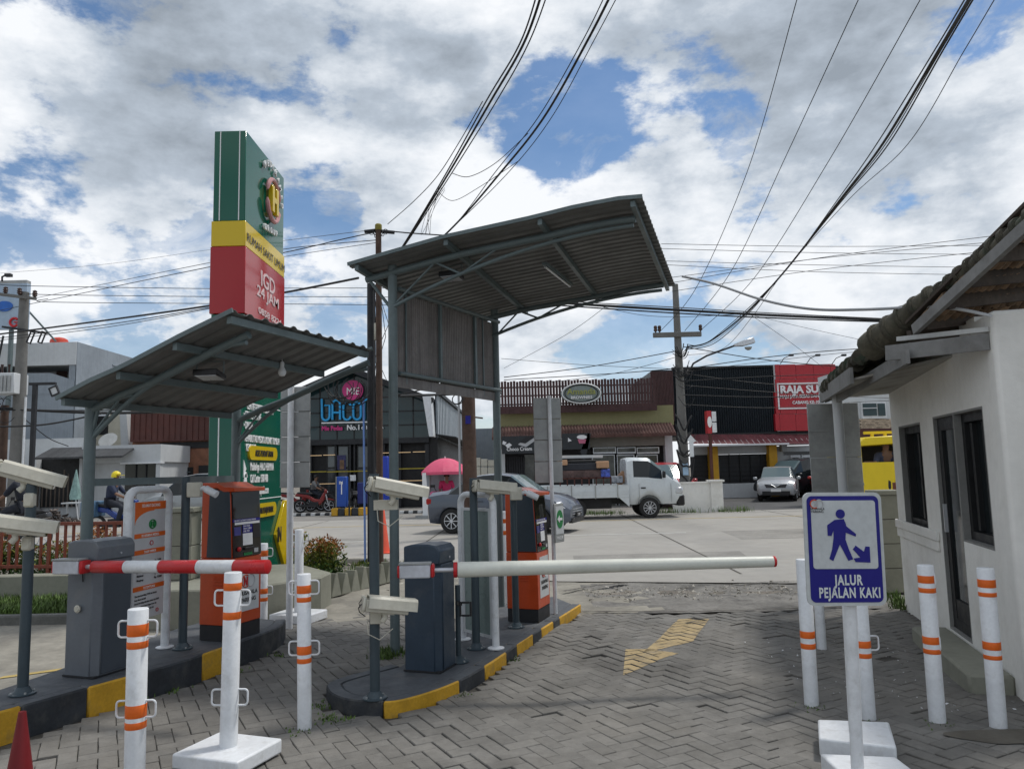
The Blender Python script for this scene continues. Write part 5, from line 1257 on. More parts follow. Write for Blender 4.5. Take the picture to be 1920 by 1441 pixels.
b = MB(); b.T = Matrix.Translation((2.0, -.3, z_+.95)) @ Matrix.Rotation(radians(-14), 4, 'Y'); b.add([(0, -.06, -.03), (0, .06, -.03), (0, .06, .06), (0, -.06, .06), (.35, -.13, -.10), (.35, .13, -.10), (.35, .13, .10), (.35, -.13, .10), (.78, -.11, -.10), (.78, .11, -.10), (.78, .11, .12), (.78, -.11, .12)],
   [(0, 3, 2, 1), (0, 1, 5, 4), (1, 2, 6, 5), (2, 3, 7, 6), (3, 0, 4, 7), (4, 5, 9, 8), (5, 6, 10, 9), (6, 7, 11, 10), (7, 4, 8, 11), (8, 9, 10, 11)]); b.T = None; b.build('lamp_head', m_alu, PD, bevel=.02)
b = MB(); b.T = Matrix.Translation((2.35, -.3, z_+.86)); b.lathe([(.04, -.08), (.11, -.04), (.14, .03)], 14, c=(.18, 0, 0)); b.T = None; b.build('lamp_glass', m_galv, PD)
random.seed(8)
for k in range(26):
    z = zof(1280, random.choice([655, 660, 690, 695, 720, 745, 790, 820, 850]), YP)+random.uniform(-.2, .2); x0 = random.uniform(-.3, -.1); x1 = random.uniform(.12, .42); h = random.uniform(.1, .45)
    b = MB(); z2_ = random.uniform(-.15, .15); b.tube([(x0+(x1-x0)*f_/10, -.34-.008*k+.14*abs(f_/5-1)**3, z+z2_*f_/10-h*(1-(f_/5-1)**2)) for f_ in range(11)], random.choice([.010, .014, .02]), 5); b.build('cable_loop', m_cable, PD)
for k in range(5):
    z = zof(1285, 795+22*k, YP); b = MB(); b.tube([(-.30+.6*f_/10, -.42+.1*abs(f_/5-1)**3, z+.35-(.5+.06*k)*(1-(f_/5-1)**2)+.1*sin(f_+k)) for f_ in range(11)], .035, 6); b.build('cable_coil', m_cable, PD)
b = MB(); b.bb(-.12, -.34, zof(1290, 890, YP), .08, -.32, zof(1290, 868, YP)); b.build('poster', mat('poster_blue', (.35, .50, .66), .6), PD)
# left pole group
YQ = 27
P = A(38, 720, YQ); PE = upole('pale concrete pole with transformer box, crossarms and insulators at the left edge', Vector((P.x, YQ, 0)), zof(42, 548, YQ), .27, .15, m_concp)
zi = zof(40, 558, YQ)
b = MB(); b.bar((-.9, -.2, zi+.12), (.55, -.2, zi-.10), .09, .10); b.build('crossarm', m_concp, PE)
for x, z in ((-.55, .1), (-.05, .04), (.5, -.06)): b = MB(); b.lathe([(.02, 0), (.05, .04), (.09, .07), (.06, .11), (.09, .15), (.06, .19), (.08, .23), (.03, .27)], 10, c=(x, -.2, zi+z)); b.build('insulator', mat('brown_porcelain', (.05, .025, .02), .3), PE)
z2 = zof(40, 620, YQ); b = MB(); b.bar((-.6, -.2, z2+.12), (1.0, -.2, z2-.15), .07, .07); b.build('crossarm', m_blackp, PE)
for x in (.45, .85): 
    b = MB(); b.T = Matrix.Translation((x, -.25, z2-.30)) @ Matrix.Rotation(.35, 4, 'Y'); b.frame(-.09, -.22, .09, .22, -.02, .02, .04); b.T = None; b.build('fuse_cutout', m_blackp, PE)
b = MB(); b.bar((-.75, -.2, z2-.2), (-.95, -.2, z2-1.5), .05, .05); b.bar((-.55, -.2, z2-.2), (-.75, -.2, z2-1.5), .05, .05)
for k in range(4): z = z2-.4-.3*k; b.bar((-.8-.04*k, -.2, z), (-.6-.04*k, -.2, z), .03, .03)
b.build('climbing_ladder', m_blackp, PE)
zt0, zt1_ = zof(20, 740, YQ), zof(20, 702, YQ)
b = MB(); b.bb(-.75, -.5, zt0, .10, .3, zt1_); b.build('transformer_box', m_sign, PE, bevel=.02)
for k in range(6): b = MB(); b.bb(-.72+.13*k, -.56, zt0+.08, -.66+.13*k, -.50, zt1_-.1); b.build('cooling_fin', m_galv, PE)
for k in range(3): b = MB(); b.lathe([(.05, 0), (.03, .2), (.05, .35)], 8, c=(-.6+.25*k, -.1, zt1_)); b.build('bushing', MATS['brown_porcelain'], PE)
b = MB(); b.tube([(.28, -.1, 0), (.28, -.1, zof(40, 745, YQ))], .04, 8); b.build('white_pipe', m_white, PE)
for k in range(8):
    b = MB(); z = zof(20, 765, YQ)+random.uniform(-.4, .3); b.tube(arc((random.uniform(-.7, .2), -.5, z), random.uniform(.15, .4), random.uniform(0, 3), random.uniform(3, 6), 8), .012, 5); b.build('cable_loop', m_cable, PE)
P = A(5, 850, YQ+.3); upole('dark brown pole left of the transformer pole', Vector((P.x, YQ+.3, 0)), zof(5, 758, YQ), .16, .13, m_rust)
P = A(60, 860, 24.5); t = thing('lamp_post', 'thin black lamp post with square lamp head in front of the white shop', 'lamp post', (P.x, 24.5, 0))
zq = zof(60, 722, 24.5); b = MB(); b.bb(-.06, -.06, 0, .06, .06, zq); b.bb(-.18, -.05, zq, .66, .05, zq+.08); b.build('post', m_blackp, t)
b = MB(); b.T = Matrix.Translation((.62, 0, zq-.2)) @ Matrix.Rotation(-.4, 4, 'Y'); b.frame(-.14, -.15, .14, .15, -.04, .04, .04); b.T = None; b.build('lamp_frame', m_blackp, t)
b = MB(); b.T = Matrix.Translation((.62, 0, zq-.2)) @ Matrix.Rotation(-.4, 4, 'Y'); b.bb(-.1, -.01, -.11, .1, .01, .11); b.T = None; b.build('lamp_panel', m_sign, t)
# ---------------------------------------------------------------- overhead cables
def pw(label, pts, r=.006, **k):     # pts: (u, v, Y)
    return wire(label, [A(*p) for p in pts], r, **k)
GA = 'black cables falling from the top middle'; 
for i, (dx, r) in enumerate(((0, .016), (-7, .011), (9, .009))):
    pw(['thickest', 'left thin', 'right thin'][i]+' black cable dropping from the top centre to the tarred pole', [(1030+dx*1.4, -60, 8), (985+dx, 75, 9.0), (920+dx*1.2, 190, 10.4), (835+dx*.6, 335, 12), (752+dx*.2, 468, 13.6), (697, 545, 14.6)], r, group=GA)
for i, (dx, r) in enumerate(((0, .016), (-9, .007), (12, .006))):
    pw(['thicker', 'left hairline', 'right hairline'][i]+' black cable dropping right of the top centre to the rusty pole', [(1165+dx*1.3, -50, 8), (1105+dx, 70, 9), (1020+dx*1.2, 220, 10.4), (940+dx*1.2, 322, 11.6), (845, 430, 13), (722, 540, 14)], r, group=GA)
pw('loose black cable loop hanging left of the centre bundle', [(905, 190, 10.6), (862, 265, 11.3), (820, 330, 12), (775, 378, 13), (727, 420, 14)], .007)
pw('sagging black loop between the two centre cable bundles', [(848, 325, 12), (880, 331, 11.9), (930, 305, 11.7), (990, 250, 11)], .006)
pw('lower slack loop between the centre cable bundles', [(822, 360, 12.2), (850, 376, 12.2), (900, 350, 11.9), (975, 300, 11.2)], .005)
for i in range(3):
    pw('thin looped wire dangling by the centre bundle, %s from the left' % ('first', 'second', 'third')[i], [(822+6*i, 352, 12), (812-4*i, 395, 12.6), (790+8*i, 440, 13), (800+5*i, 400, 12.8), (826+4*i, 356, 12.2)], .0035, group='thin dangling wires')
GB = 'straight power lines to the crossarm'
pw('leftmost of the three straight power lines rising from the crossarm', [(1497, -10, 14), (1400, 325, 20), (1305, 540, 25), (1241, 618, YP-.2)], .010, group=GB)
pw('middle of the three straight power lines rising from the pole top', [(1614, -10, 14), (1475, 290, 19), (1370, 510, 24), (1284, 620, YP-.2)], .010, group=GB)
pw('rightmost of the three straight power lines rising from the crossarm', [(1731, -10, 14), (1555, 300, 19), (1415, 520, 24), (1315, 618, YP-.2)], .010, group=GB)
GC = 'heavy right cable bundle'
for i, (dx, r, w) in enumerate(((0, .026, 'thickest'), (8, .014, 'second'), (-8, .012, 'third'), (26, .008, 'outer thin'), (4, .010, 'inner thin'))):
    e = (22 if i == 3 else 0)
    pw('%s black cable of the heavy bundle from the top right to the concrete pole' % w, [(1828+dx+e, -20, 10), (1760+dx+e, 95, 12), (1655+dx*1.4+e*.5, 270, 15), (1575+dx*.6, 375, 18), (1470, 510, 22), (1395+dx*.7, 590, 25), (1330+dx, 640+abs(dx)*.5, 27.5), (1288, 650+dx*.6, YP-.3)], r, group=GC)
pw('grey cable sagging from the tall canopy corner to the booth roof', [(1279, 518, 8.2), (1340, 532, 8.0), (1430, 562, 7.6), (1520, 579, 7), (1620, 580, 6.5), (1740, 574, 5.9)], .013, m=m_cableg)
pw('white pipe running into the booth roof', [(1738, 575, 5.9), (1800, 580, 5.6), (1858, 592, 5.3)], .012, m=m_sign)
GD = 'street cables in the distance'
for i, (v0, v1, v2) in enumerate(((457, 462, 459), (466, 474, 478), (489, 497, 503), (496, 510, 517))):
    pw('far thin street cable at the right, %s from the top' % ('first', 'second', 'third', 'fourth')[i], [(1240, v0, 30), (1550, v1, 30), (1960, v2, 30)], .011, group=GD)
for i, (va, vb) in enumerate(((530, 440), (520, 452), (546, 468))):
    pw('far cable rising to the right behind the tall canopy, %s of three from the top' % ('first', 'second', 'third')[i], [(1260, va, 27), (1540, (va+vb)/2-2, 25), (1880, vb, 23)], .010, group=GD)
GE = 'three level street cables at the left'
for i, v in enumerate((536, 547, 556)):
    pw('thin level street cable at the left, %s from the top' % ('first', 'second', 'third')[i], [(-10+50*i, v-4+4*i, YQ), (60+16*i, v+5*i, YQ), (395, v+5+4*i, 27.5), (560, v+4+5*i, 28), (760, v+4+6*i, 28.5)], .012, group=GE)
pw('dark cable climbing from the transformer pole to the rusty pole top', [(0, 582, YQ), (75, 566, YQ), (395, 500, 19), (540, 472, 16.5), (640, 449, 15), (700, 436, 14)], .011)
pw('second dark cable climbing to the rusty pole, just below the first', [(60, 560, YQ), (395, 492, 19), (540, 466, 16.5), (705, 450, 14)], .008)
pw('third thin cable climbing to the rusty pole', [(395, 505, 19), (540, 480, 16.5), (705, 455, 14)], .006)
pw('high hairline cable crossing behind the pylon', [(0, 512, 30), (200, 495, 30), (395, 468, 30), (690, 432, 14.2)], .006)
pw('cable from the rusty pole top to behind the canopy', [(718, 432, 14), (770, 437, 14), (830, 441, 14)], .012)
for i, (dv, r) in enumerate(((0, .024), (7, .011), (11, .009))):
    pw('%s black cable sagging across the left sky under the level wires' % ('thickest', 'middle thin', 'lowest thin')[i], [(-30, 630+dv, 22), (200, 600+dv*1.2, 20), (392, 573+dv*.5, 18), (540, 547, 16.5), (672, 521, 15)], r, group='sagging bundle at the left')
for i, (dv, r) in enumerate(((0, .026), (5, .014), (-4, .010))):
    pw('%s black cable running from under the tall canopy to the booth' % ('thickest', 'lower', 'upper')[i], [(990, 563+dv, 15), (1100, 571+dv, 15), (1270, 581+dv*1.2, 15), (1450, 591+dv, 15), (1700, 601+dv*.6, 15), (1990, 606, 15)], r, group='heavy cables right of the canopy')
pw('thin cable dipping under the heavy right cables', [(1130, 575, 15), (1200, 590, 15), (1280, 594, 15), (1400, 588, 15)], .005)
pw('hairline wire slanting down left of the crossarm', [(1135, 575, 18), (1060, 628, 20), (945, 690, 24)], .006)
GF = 'cables fanning left of the concrete pole'
for i, (a, m_, c) in enumerate((((945, 707, 30), (1100, 688, 29.4), (1268, 658, YP)), ((945, 712, 32), (1150, 700, 31), (1276, 690, YP-.3)), ((940, 672, 32), (1100, 684, 31), (1276, 692, YP-.2)), ((1000, 720, 32), (1150, 700, 31), (1272, 668, YP)))):
    pw('cable reaching the concrete pole from the left, %s from the top' % ('first', 'second', 'third', 'fourth')[i], [a, m_, c], .016 if i < 2 else .010, group=GF)
GG = 'cables fanning right of the concrete pole'
for i, (v0, v1, v2, r) in enumerate(((650, 676, 690, .016), (692, 668, 652, .016), (697, 676, 657, .010), (714, 705, 700, .014), (722, 735, 745, .010), (740, 744, 736, .016), (758, 764, 752, .010), (700, 720, 722, .010))):
    pw('cable leaving the concrete pole to the right, %s from the top' % ('first', 'second', 'third', 'fourth', 'fifth', 'sixth', 'seventh', 'eighth')[i], [(1282, v0, YP-.3), (1450, v1, YP-.3), (1640, v2, YP-.6), (1990, v2+(v2-v1)*.8, YP-1)], r, group=GG)
pw('hairline wire crossing the right sky down to the red sign', [(1400, 585, 22), (1480, 640, 24), (1545, 690, 27)], .006)
pw('hairline wire crossing the right sky towards the booth roof', [(1400, 588, 22), (1500, 612, 20), (1610, 636, 18)], .005)
for i, (a, c) in enumerate((((-20, 764, YQ-.5), (420, 768, 30)), ((-20, 768, YQ-.5), (520, 752, 30)), ((-20, 800, 24), (190, 775, 26)))):
    mid = ((a[0]+c[0])/2, (a[1]+c[1])/2+8, (a[2]+c[2])/2); pw('low black cable at the left in front of the grey building, %s' % ('upper one', 'middle one', 'lowest rising one')[i], [a, mid, c], (.05, .022, .03)[i])
pw('thin wire sloping down from the transformer pole to the white shop roof', [(40, 780, YQ), (90, 820, 28), (128, 836, 29)], .016)
pw('short cable pair below the hanging panels', [(748, 742, 17), (880, 738, 19.2), (940, 737, 22)], .03)
pw('cable rising to the right below the hanging panels', [(720, 745, 17), (800, 728, 17), (850, 712, 17)], .014)
for k in range(2): 
    b = MB(); c = A(857, 748, 19); b.tube(arc(c, .12+.015*k, 0, 2*pi, 18, (1, 0, 0), (.1, .1, 1)), .012, 6); b.v = [p+Vector((.02*k, -.02*k, 0)) for p in b.v]; 
    solo(b, 'cable_coil', 'black cable coil hanging left of the dark pole, %s ring' % ('inner', 'outer')[k], 'cable coil', m_cable, group='hanging cable coils')
# ---------------------------------------------------------------- buildings across the road
def R(u0_, v0, u1_, v1, Y):
    um = (u0_+u1_)/2; vm = (v0+v1)/2
    return A(u0_, vm, Y).x, A(um, v1, Y).z, A(u1_, vm, Y).x, A(um, v0, Y).z      # x0, z0, x1, z1
def rbox(par, nm, m, u0_, v0, u1_, v1, Y, t=.2, front=0, gz=None, bevel=0, **k):
    x0, z0, x1, z1 = R(u0_, v0, u1_, v1, Y)
    if gz is not None: z0 = gz
    b = MB(); b.bb(x0, Y-front, z0, x1, Y+t, z1); return b.build(nm, m, par, world=True, bevel=bevel, smooth=False)
def bld(name, label, u, Y, cat='building'): 
    p = A(u, 850, Y); return thing(name, label, cat, (p.x, Y, 0))
m_gw = mat('grey_render', (.26, .295, .33), .9, var=.12, scale=.4, world=True, streak=.35, stain_col=(.13, .145, .16))
m_pw = mat('pale_render', (.52, .54, .55), .9, var=.08, scale=.6, world=True, streak=.2, stain_col=(.35, .35, .34))
m_cr = mat('cream_render', (.50, .47, .38), .9, var=.1, world=True)
m_dkr = mat('dark_opening', (.012, .012, .013), .6, var=.2)
m_brn = mat('brown_metal_cladding', (.075, .022, .016), .6, var=.2, scale=.8, world=True)
m_bri = mat('orange_brick', (.22, .10, .06), .9, var=.25, scale=3, world=True)
m_oliv = mat('olive_render', (.25, .235, .12), .9, var=.08, scale=.6, world=True, streak=.2, stain_col=(.15, .14, .07))
m_blk = mat('black_corrugated', (.012, .017, .022), .5, var=.15, scale=1, world=True)
m_slat = mat('dark_red_slat', (.055, .022, .022), .6, var=.2)
m_awn = mat('red_brown_tile', (.095, .048, .040), .85, var=.25, scale=2, world=True, obj_var=.15, isl_var=.25)
m_yp = mat('yellow_pillar_paint', (.62, .33, .02), .6, var=.1)
m_redp = mat('red_cladding', (.42, .02, .03), .35, var=.08)
m_shut = mat('black_shutter', (.018, .019, .022), .5, var=.1)
# 1 grey building
Y = 38
xc = A(143, 640, Y).x; zr = A(143, 641, Y).z; zL_ = zr
t = bld('grey_building', 'large grey and white house with a red water tank on its roof, far left', 100, Y)
b = MB(); b.bb(-46, Y, -.05, xc, Y+8.5, A(143, 730, Y).z); b.build('wall', m_gw, t, world=True, smooth=False)
z0 = A(140, 700, Y).z; z1 = A(143, 668, Y).z
b = MB(); b.bb(-46, Y+2.2, z0-.8, xc-.3, Y+8.5, zr-.3); b.build('inner_wall', m_pw, t, world=True, smooth=False)
b = MB(); b.bb(xc-.32, Y+.02, z0-.8, xc, Y+8.5, zr-.9); b.build('side_wall', m_gw, t, world=True, smooth=False)
b = MB(); b.bb(-46, Y-.05, zr-1.15, xc+.04, Y+8.6, zr); b.build('roof_band', m_pw, t, world=True, smooth=False)
b = MB(); b.bb(xc+.045, Y-.0, z0-4.0, xc+.06, Y+8.7, zr+.01); b.build('side_render', m_gw, t, world=True, smooth=False)
b = MB(); b.xz([(-46, z0-1), (xc-.02, z0-1), (xc-.02, A(143, 713, Y).z), (A(95, 699, Y).x, A(95, 699, Y).z), (-46, A(30, 688, Y).z)], Y-.02, Y+.15); b.build('parapet', m_gw, t, world=True, smooth=False)
rbox(t, 'door', mat('brown_door', (.07, .03, .025), .6), 106, 673, 126, 712, Y+2.15, .05)
rbox(t, 'window', m_dkr, 60, 681, 71, 687, Y+2.15, .05)
P = A(111, 640, Y+2); b = MB(); b.lathe([(.42, -.6), (.44, 0), (.40, .10), (.26, .18), (.08, .22)], 20, c=(P.x, Y+2, P.z)); b.build('water_tank', mat('red_tank', (.55, .06, .03), .5), t, world=True)
b = MB(); b.tube([A(49, 578, Y-.1), A(105, 640, Y+1)], .05, 6); b.build('roof_brace', m_steel, t, world=True)
for k in range(3):
    q = MB(); z = A(195, 683+7*k, Y+3).z; q.bb(xc+.06, Y+3.4+.2*k, z, xc+.10, Y+5.6, z+.07); q.build('louvre', m_gw, t, world=True, smooth=False)
# billboard on the roof
t = bld('billboard', 'pale blue billboard with blue and red emblems at the left edge above the grey house', 20, 37, 'billboard')
rbox(t, 'panel', mat('billboard_blue', (.33, .42, .52), .4, var=.08), -60, 532, 49, 617, 37, .3)
rbox(t, 'frame_edge', m_galv, -60, 526, 50, 532, 37, .34)
b = MB(); b.bb(A(15, 600, 37).x, 37.1, 5, A(20, 600, 37).x, 37.3, A(15, 617, 37).z); b.build('leg', m_steel, t, world=True)
P = A(8, 574, 36.98); b = MB(); b.xz([(P.x+.42*cos(2*pi*k/14), P.z+.26*sin(2*pi*k/14)) for k in range(14)], 36.95, 37); b.build('emblem', mat('emblem_blue', (.02, .12, .45), .5), t, world=True)
P = A(27, 604, 36.98); b = MB(); b.tube(arc((P.x, 36.95, P.z), .2, radians(40), radians(330), 12), .06, 6); b.bar((P.x, 36.95, P.z), (P.x+.2, 36.95, P.z), .06, .06); b.build('emblem', m_red, t, world=True)
b = MB(); b.tube([A(4, 527, 37), A(4, 519, 37), A(14, 514, 37)], .05, 6); b.box(A(16, 516, 37), (.3, .2, .15)); b.build('spot_lamp', m_blackp, t, world=True)
# low stained wall between
rm_ = rbox(None, 'stained_wall', m_pw, -60, 823, 160, 860, 36.5, .3, gz=-.05); tag(rm_, 'stained white garden wall below the grey house', 'wall')
# 2 cream house sliver
t = bld('cream_house', 'cream house sliver with a dark window between the grey house and the brown building', 205, 40)
x0, z0, x1, z1 = R(120, 776, 225, 840, 40)
b = MB(); b.xz([(x0, 0), (x1+.75, 0), (x1+.1, z1), (x0, z1)], 40, 44); b.build('wall', m_cr, t, world=True, smooth=False)
x0, z0, x1, z1 = R(225, 776, 238, 840, 39.8); b = MB(); b.xz([(x0-.05, z1), (x0+.30, z1), (x1+.25, z0-1), (x1-.2, z0-1)], 39.8, 41); b.build('sloping_fin', m_pw, t, world=True, smooth=False)
rbox(t, 'window', m_dkr, 181, 780, 203, 815, 40, .1, .06); rbox(t, 'window_frame', m_white, 176, 776, 206, 780, 40, .1, .1)
rbox(t, 'window', m_dkr, 142, 788, 155, 806, 40, .1, .06)
for v in (786, 792, 798, 805): rbox(t, 'balcony_bar', m_white, 116, v, 156, v+1.3, 39.2, .05)
# 3 white shop
t = bld('white_shop', 'low white flat roofed shop with a dark open front and tiled awning, left', 180, 35)
rbox(t, 'wall', m_pw, 58, 858, 302, 985, 35.4, 3, gz=-.05)
rbox(t, 'parapet', m_pw, 153, 834, 301, 867, 35, 3.2)
rbox(t, 'ledge', m_white, 227, 866, 303, 869, 35, .3, .1)
rbox(t, 'shop_opening', m_dkr, 66, 858, 147, 950, 35.3, .1); rbox(t, 'opening', m_dkr, 152, 862, 173, 950, 35.3, .1); rbox(t, 'window', m_glass, 235, 869, 291, 920, 35.3, .1, .04)
for u in (253, 272): rbox(t, 'mullion', m_wframe, u, 869, u+2, 920, 35.2, .05)
rbox(t, 'pillar', m_pw, 147, 856, 152, 975, 34.9, .4, gz=0); rbox(t, 'pillar', m_pw, 58, 856, 66, 975, 34.9, .4, gz=0); rbox(t, 'pillar', m_pw, 291, 869, 299, 975, 35, .3, gz=0)
a0, a1 = A(64, 850, 34), A(230, 854, 34); z0 = A(140, 856, 34).z; z1 = A(140, 838, 35.2).z
n = 26
for k in range(n):
    xa = a0.x+(a1.x-a0.x)*k/n; xb = a0.x+(a1.x-a0.x)*(k+.93)/n
    b = MB(); b.add([(xa, 34, z0), (xb, 34, z0), (xb, 35.3, z1), (xa, 35.3, z1), (xa, 34, z0-.08), (xb, 34, z0-.08), (xb, 35.3, z1-.08), (xa, 35.3, z1-.08)], [(0, 1, 2, 3), (7, 6, 5, 4), (0, 4, 5, 1), (1, 5, 6, 2), (2, 6, 7, 3), (3, 7, 4, 0)])
    b.build('awning_sheet', mat('dark_awning', (.05, .052, .055), .8, obj_var=.25), t, world=True, smooth=False)
for k in range(9): rbox(t, 'timber', m_wood, 70+k*8, 880+(k % 3)*8, 72+k*8, 950, 35.0-.05*k, .04)
P = A(205, 833, 35.5); b = MB(); b.lathe([(.02, 0), (.25, .06), (.42, .18)], 14); b.T = None; b.v = [Matrix.Rotation(.9, 3, 'X') @ p+P+Vector((0, 0, .1)) for p in b.v]; b.build('satellite_dish', m_galv, t, world=True)
# folded parasol and table
P = A(140, 965, 31.5); 
t = thing('folded_parasol', 'folded pale green parasol leaning before the white shop', 'parasol', (P.x, 31.5, 0)); hz_ = A(136, 880, 31.5).z
b = MB(); b.tube([(.15, 0, 0), (.0, 0, hz_*.5)], .03, 6); b.build('pole', m_white, t); b = MB(); b.lathe([(.20, hz_*.42), (.22, hz_*.5), (.10, hz_*.8), (.02, hz_)], 9); b.build('folded_canopy', mat('parasol_green', (.22, .34, .32), .8, var=.3, scale=6), t)
P = A(146, 940, 31); t = thing('table', 'small white table beside the folded parasol', 'table', (P.x, 31, 0)); 
b = MB(); b.bb(-.5, -.3, .74, .6, .3, .79); b.build('table_top', m_sign, t)
for x in (-.42, .5): b = MB(); b.bb(x-.03, -.03, 0, x+.03, .03, .74); b.build('leg', m_sign, t)
random.seed(4); P = A(98, 975, 30.5)
b = MB()
for _ in range(220):
    r = random.uniform(0, 1); a = random.uniform(0, 2*pi); c = Vector((P.x+r*1.0*cos(a), 30.5+r*.6*sin(a), random.uniform(0, .55)*(1-r))); s = .14
    p = [c+Vector((random.uniform(-s, s), random.uniform(-s, s), random.uniform(-s*.6, s))) for _ in range(4)]; b.add(p, [(0, 1, 2), (0, 3, 1), (1, 3, 2), (0, 2, 3)])
tag(b.build('rubble', mat('rubble_dark', (.12, .10, .09), .95, isl_var=.5, world=True), None, smooth=False), 'heap of dark rubble in front of the white shop', 'rubble', kind='stuff')
# 4 brown building
t = bld('brown_building', 'dark brown metal clad building with orange brick base, left of the pylon', 320, 38)
rbox(t, 'wall', m_bri, 246, 826, 420, 985, 38.3, 4, gz=-.05); rbox(t, 'cladding', m_brn, 245, 740, 440, 826, 38, 4)
for u in range(250, 440, 11): rbox(t, 'cladding_rib', m_brn, u, 742, u+1.2, 824, 37.96, .04)
rbox(t, 'painted_soffit_shadow', m_dkr, 300, 828, 420, 840, 38.25, .1)  # near-black strip: shade under the cladding put in as colour
rbox(t, 'grille', m_dkr, 300, 876, 360, 985, 38.2, .1, gz=0); rbox(t, 'window', m_dkr, 372, 872, 392, 900, 38.2, .1)
for v in (884, 892, 900): rbox(t, 'grille_bar', m_steel, 318, v, 356, v+1.4, 38.1, .05)
# 5 restaurant
YR = 37
t = bld('restaurant', 'dark gabled glass restaurant with pink circle sign and blue neon style letters', 690, YR)
ap = A(662, 690, YR); eL = A(560, 735, YR); eR = A(806, 745, YR); zbm = A(690, 822, YR).z
xl, xr = eL.x, A(803, 780, YR).x
b = MB(); b.xz([(xl, zbm), (xr, zbm), (xr, eR.z-.15), (ap.x, ap.z-.15), (xl, eL.z-.15)], YR, YR+.2); b.build('glass_gable', m_glassb, t, world=True, smooth=False)
for u in (600, 632, 664, 705, 740, 775): 
    x = A(u, 790, YR).x; ztop = (ap.z+(eL.z-ap.z)*(x-ap.x)/(xl-ap.x) if x < ap.x else ap.z+(eR.z-ap.z)*(x-ap.x)/(eR.x-ap.x))-.2
    b = MB(); b.bb(x-.03, YR-.03, zbm, x+.03, YR, ztop); b.build('mullion', m_wframe, t, world=True, smooth=False)
for v in (745, 772, 798): 
    z = A(690, v, YR).z; hw = (ap.z-z)/(ap.z-eR.z)*(eR.x-ap.x) if v < 748 else 99
    b = MB(); b.bb(max(xl, ap.x-hw), YR-.03, z-.03, min(xr, ap.x+hw), YR, z+.03); b.build('mullion', m_wframe, t, world=True, smooth=False)
# body: dark side walls, lower storey, roof
b = MB(); b.bb(xl, YR+.3, 0, xr, YR+14, zbm+.1); b.bb(xl+.1, YR+.21, zbm+.1, xr-.05, YR+14, eR.z-.4); b.build('dark_hall', m_dkr, t, world=True, smooth=False)
for sgn, e in ((-1, eL), (1, eR)):
    b = MB(); a_ = Vector((ap.x, YR-.9, ap.z)); c_ = Vector((e.x+sgn*.25, YR-.9, e.z-.1)); d2 = Vector((0, 15, 0))
    b.slab(a_, c_, c_+d2, a_+d2, .12 if sgn < 0 else -.12); b.build('roof', mat('restaurant_roof', (.11, .12, .13), .6, metal=.2), t, world=True, smooth=False)
    b = MB(); b.bar(a_+Vector((0, -.02, -.15)), c_+Vector((0, -.02, -.15)), .05, .26); b.build('barge_board', m_blackp, t, world=True)
x0, z0, x1, z1 = R(575, 822, 805, 832, YR); b = MB(); b.bb(x0, YR-.15, z0, x1, YR+.3, z1); b.build('beam', m_blackp, t, world=True)
for (u, w_) in ((579, 5), (627, 3), (655, 3), (663, 3), (716, 6), (748, 4), (797, 8)): rbox(t, 'column', m_blackp, u, 832, u+w_, 985, YR-.05, .3, gz=0)
def dpane(u0_, v0, u1_, v1): 
    o = rbox(t, 'door_leaf', m_wframe, u0_, v0, u1_, v1, YR+.05, .1); rbox(o, 'pane', mat('shopfront_pane', (.10, .115, .12), .15, var=.2, scale=.6), u0_+3, v0+3, u1_-3, v0+(v1-v0)*.42, YR+.0, .06); rbox(o, 'pane', mat('shopfront_pane_dark', (.035, .04, .045), .12), u0_+3, v0+(v1-v0)*.45, u1_-3, v1-2, YR+.0, .06)
dpane(612, 834, 634, 932); dpane(632, 834, 655, 932); dpane(669, 834, 700, 932)
rbox(t, 'poster', mat('poster_dark_blue', (.03, .03, .10), .5, var=.5, scale=3), 632, 853, 648, 880, YR-.08, .04); rbox(t, 'poster_picture', mat('poster_brown', (.16, .09, .05), .5, var=.6, scale=4), 637, 862, 645, 879, YR-.12, .03)
rbox(t, 'notice', m_paper, 656, 890, 667, 901, YR-.08, .04)
m_tape = mat('yellow_tape', (.35, .28, .03), .6)
m_warm = mat('warm_lamp', (.7, .48, .26), .5, emit=.3)
for (u0_, v, u1_) in ((580, 883, 612), (613, 882, 716), (748, 877, 797), (807, 876, 835)): rbox(t, 'barrier_tape', m_tape, u0_, v, u1_, v+2, YR-.14, .02)
for (u0_, v, u1_) in ((581, 853, 603), (606, 852, 628), (716, 848, 730), (745, 847, 770), (774, 846, 797), (582, 906, 628), (748, 900, 792)): rbox(t, 'strip_light', m_warm, u0_, v, u1_, v+1.2, YR-.1, .03)
# lettering on the gable
m_pk = mat('sign_pink', (.55, .03, .20), .4); m_neon = mat('sign_light_blue', (.03, .36, .72), .4)
P = A(661, 731, YR-.3); b = MB(); b.xz([(P.x+.50*cos(2*pi*k/28), P.z+.48*sin(2*pi*k/28)) for k in range(28)], YR-.28, YR-.1); b.build('round_sign', m_pk, t, world=True)
text('MIE', .50, m_print, t, plane_M((P.x+.02, YR-.3, P.z-.22), (1, 0, 0)), .02, .0, 'CENTER', .85, world=True)
P0_ = A(604, 788, YR-.2); Lh = 1.02; 
def stroke(pts, m=m_neon, r=.055): b = MB(); b.tube([(P0_.x+x, YR-.22, P0_.z+z) for x, z in pts], r, 8); b.build('neon_letter', m, t, world=True, ang=60)
S_ = Lh
def arcp(cx, cz, rx, rz, a0, a1, n=8): return [(cx+rx*cos(radians(a0+(a1-a0)*k/n)), cz+rz*sin(radians(a0+(a1-a0)*k/n))) for k in range(n+1)]
w_ = .36
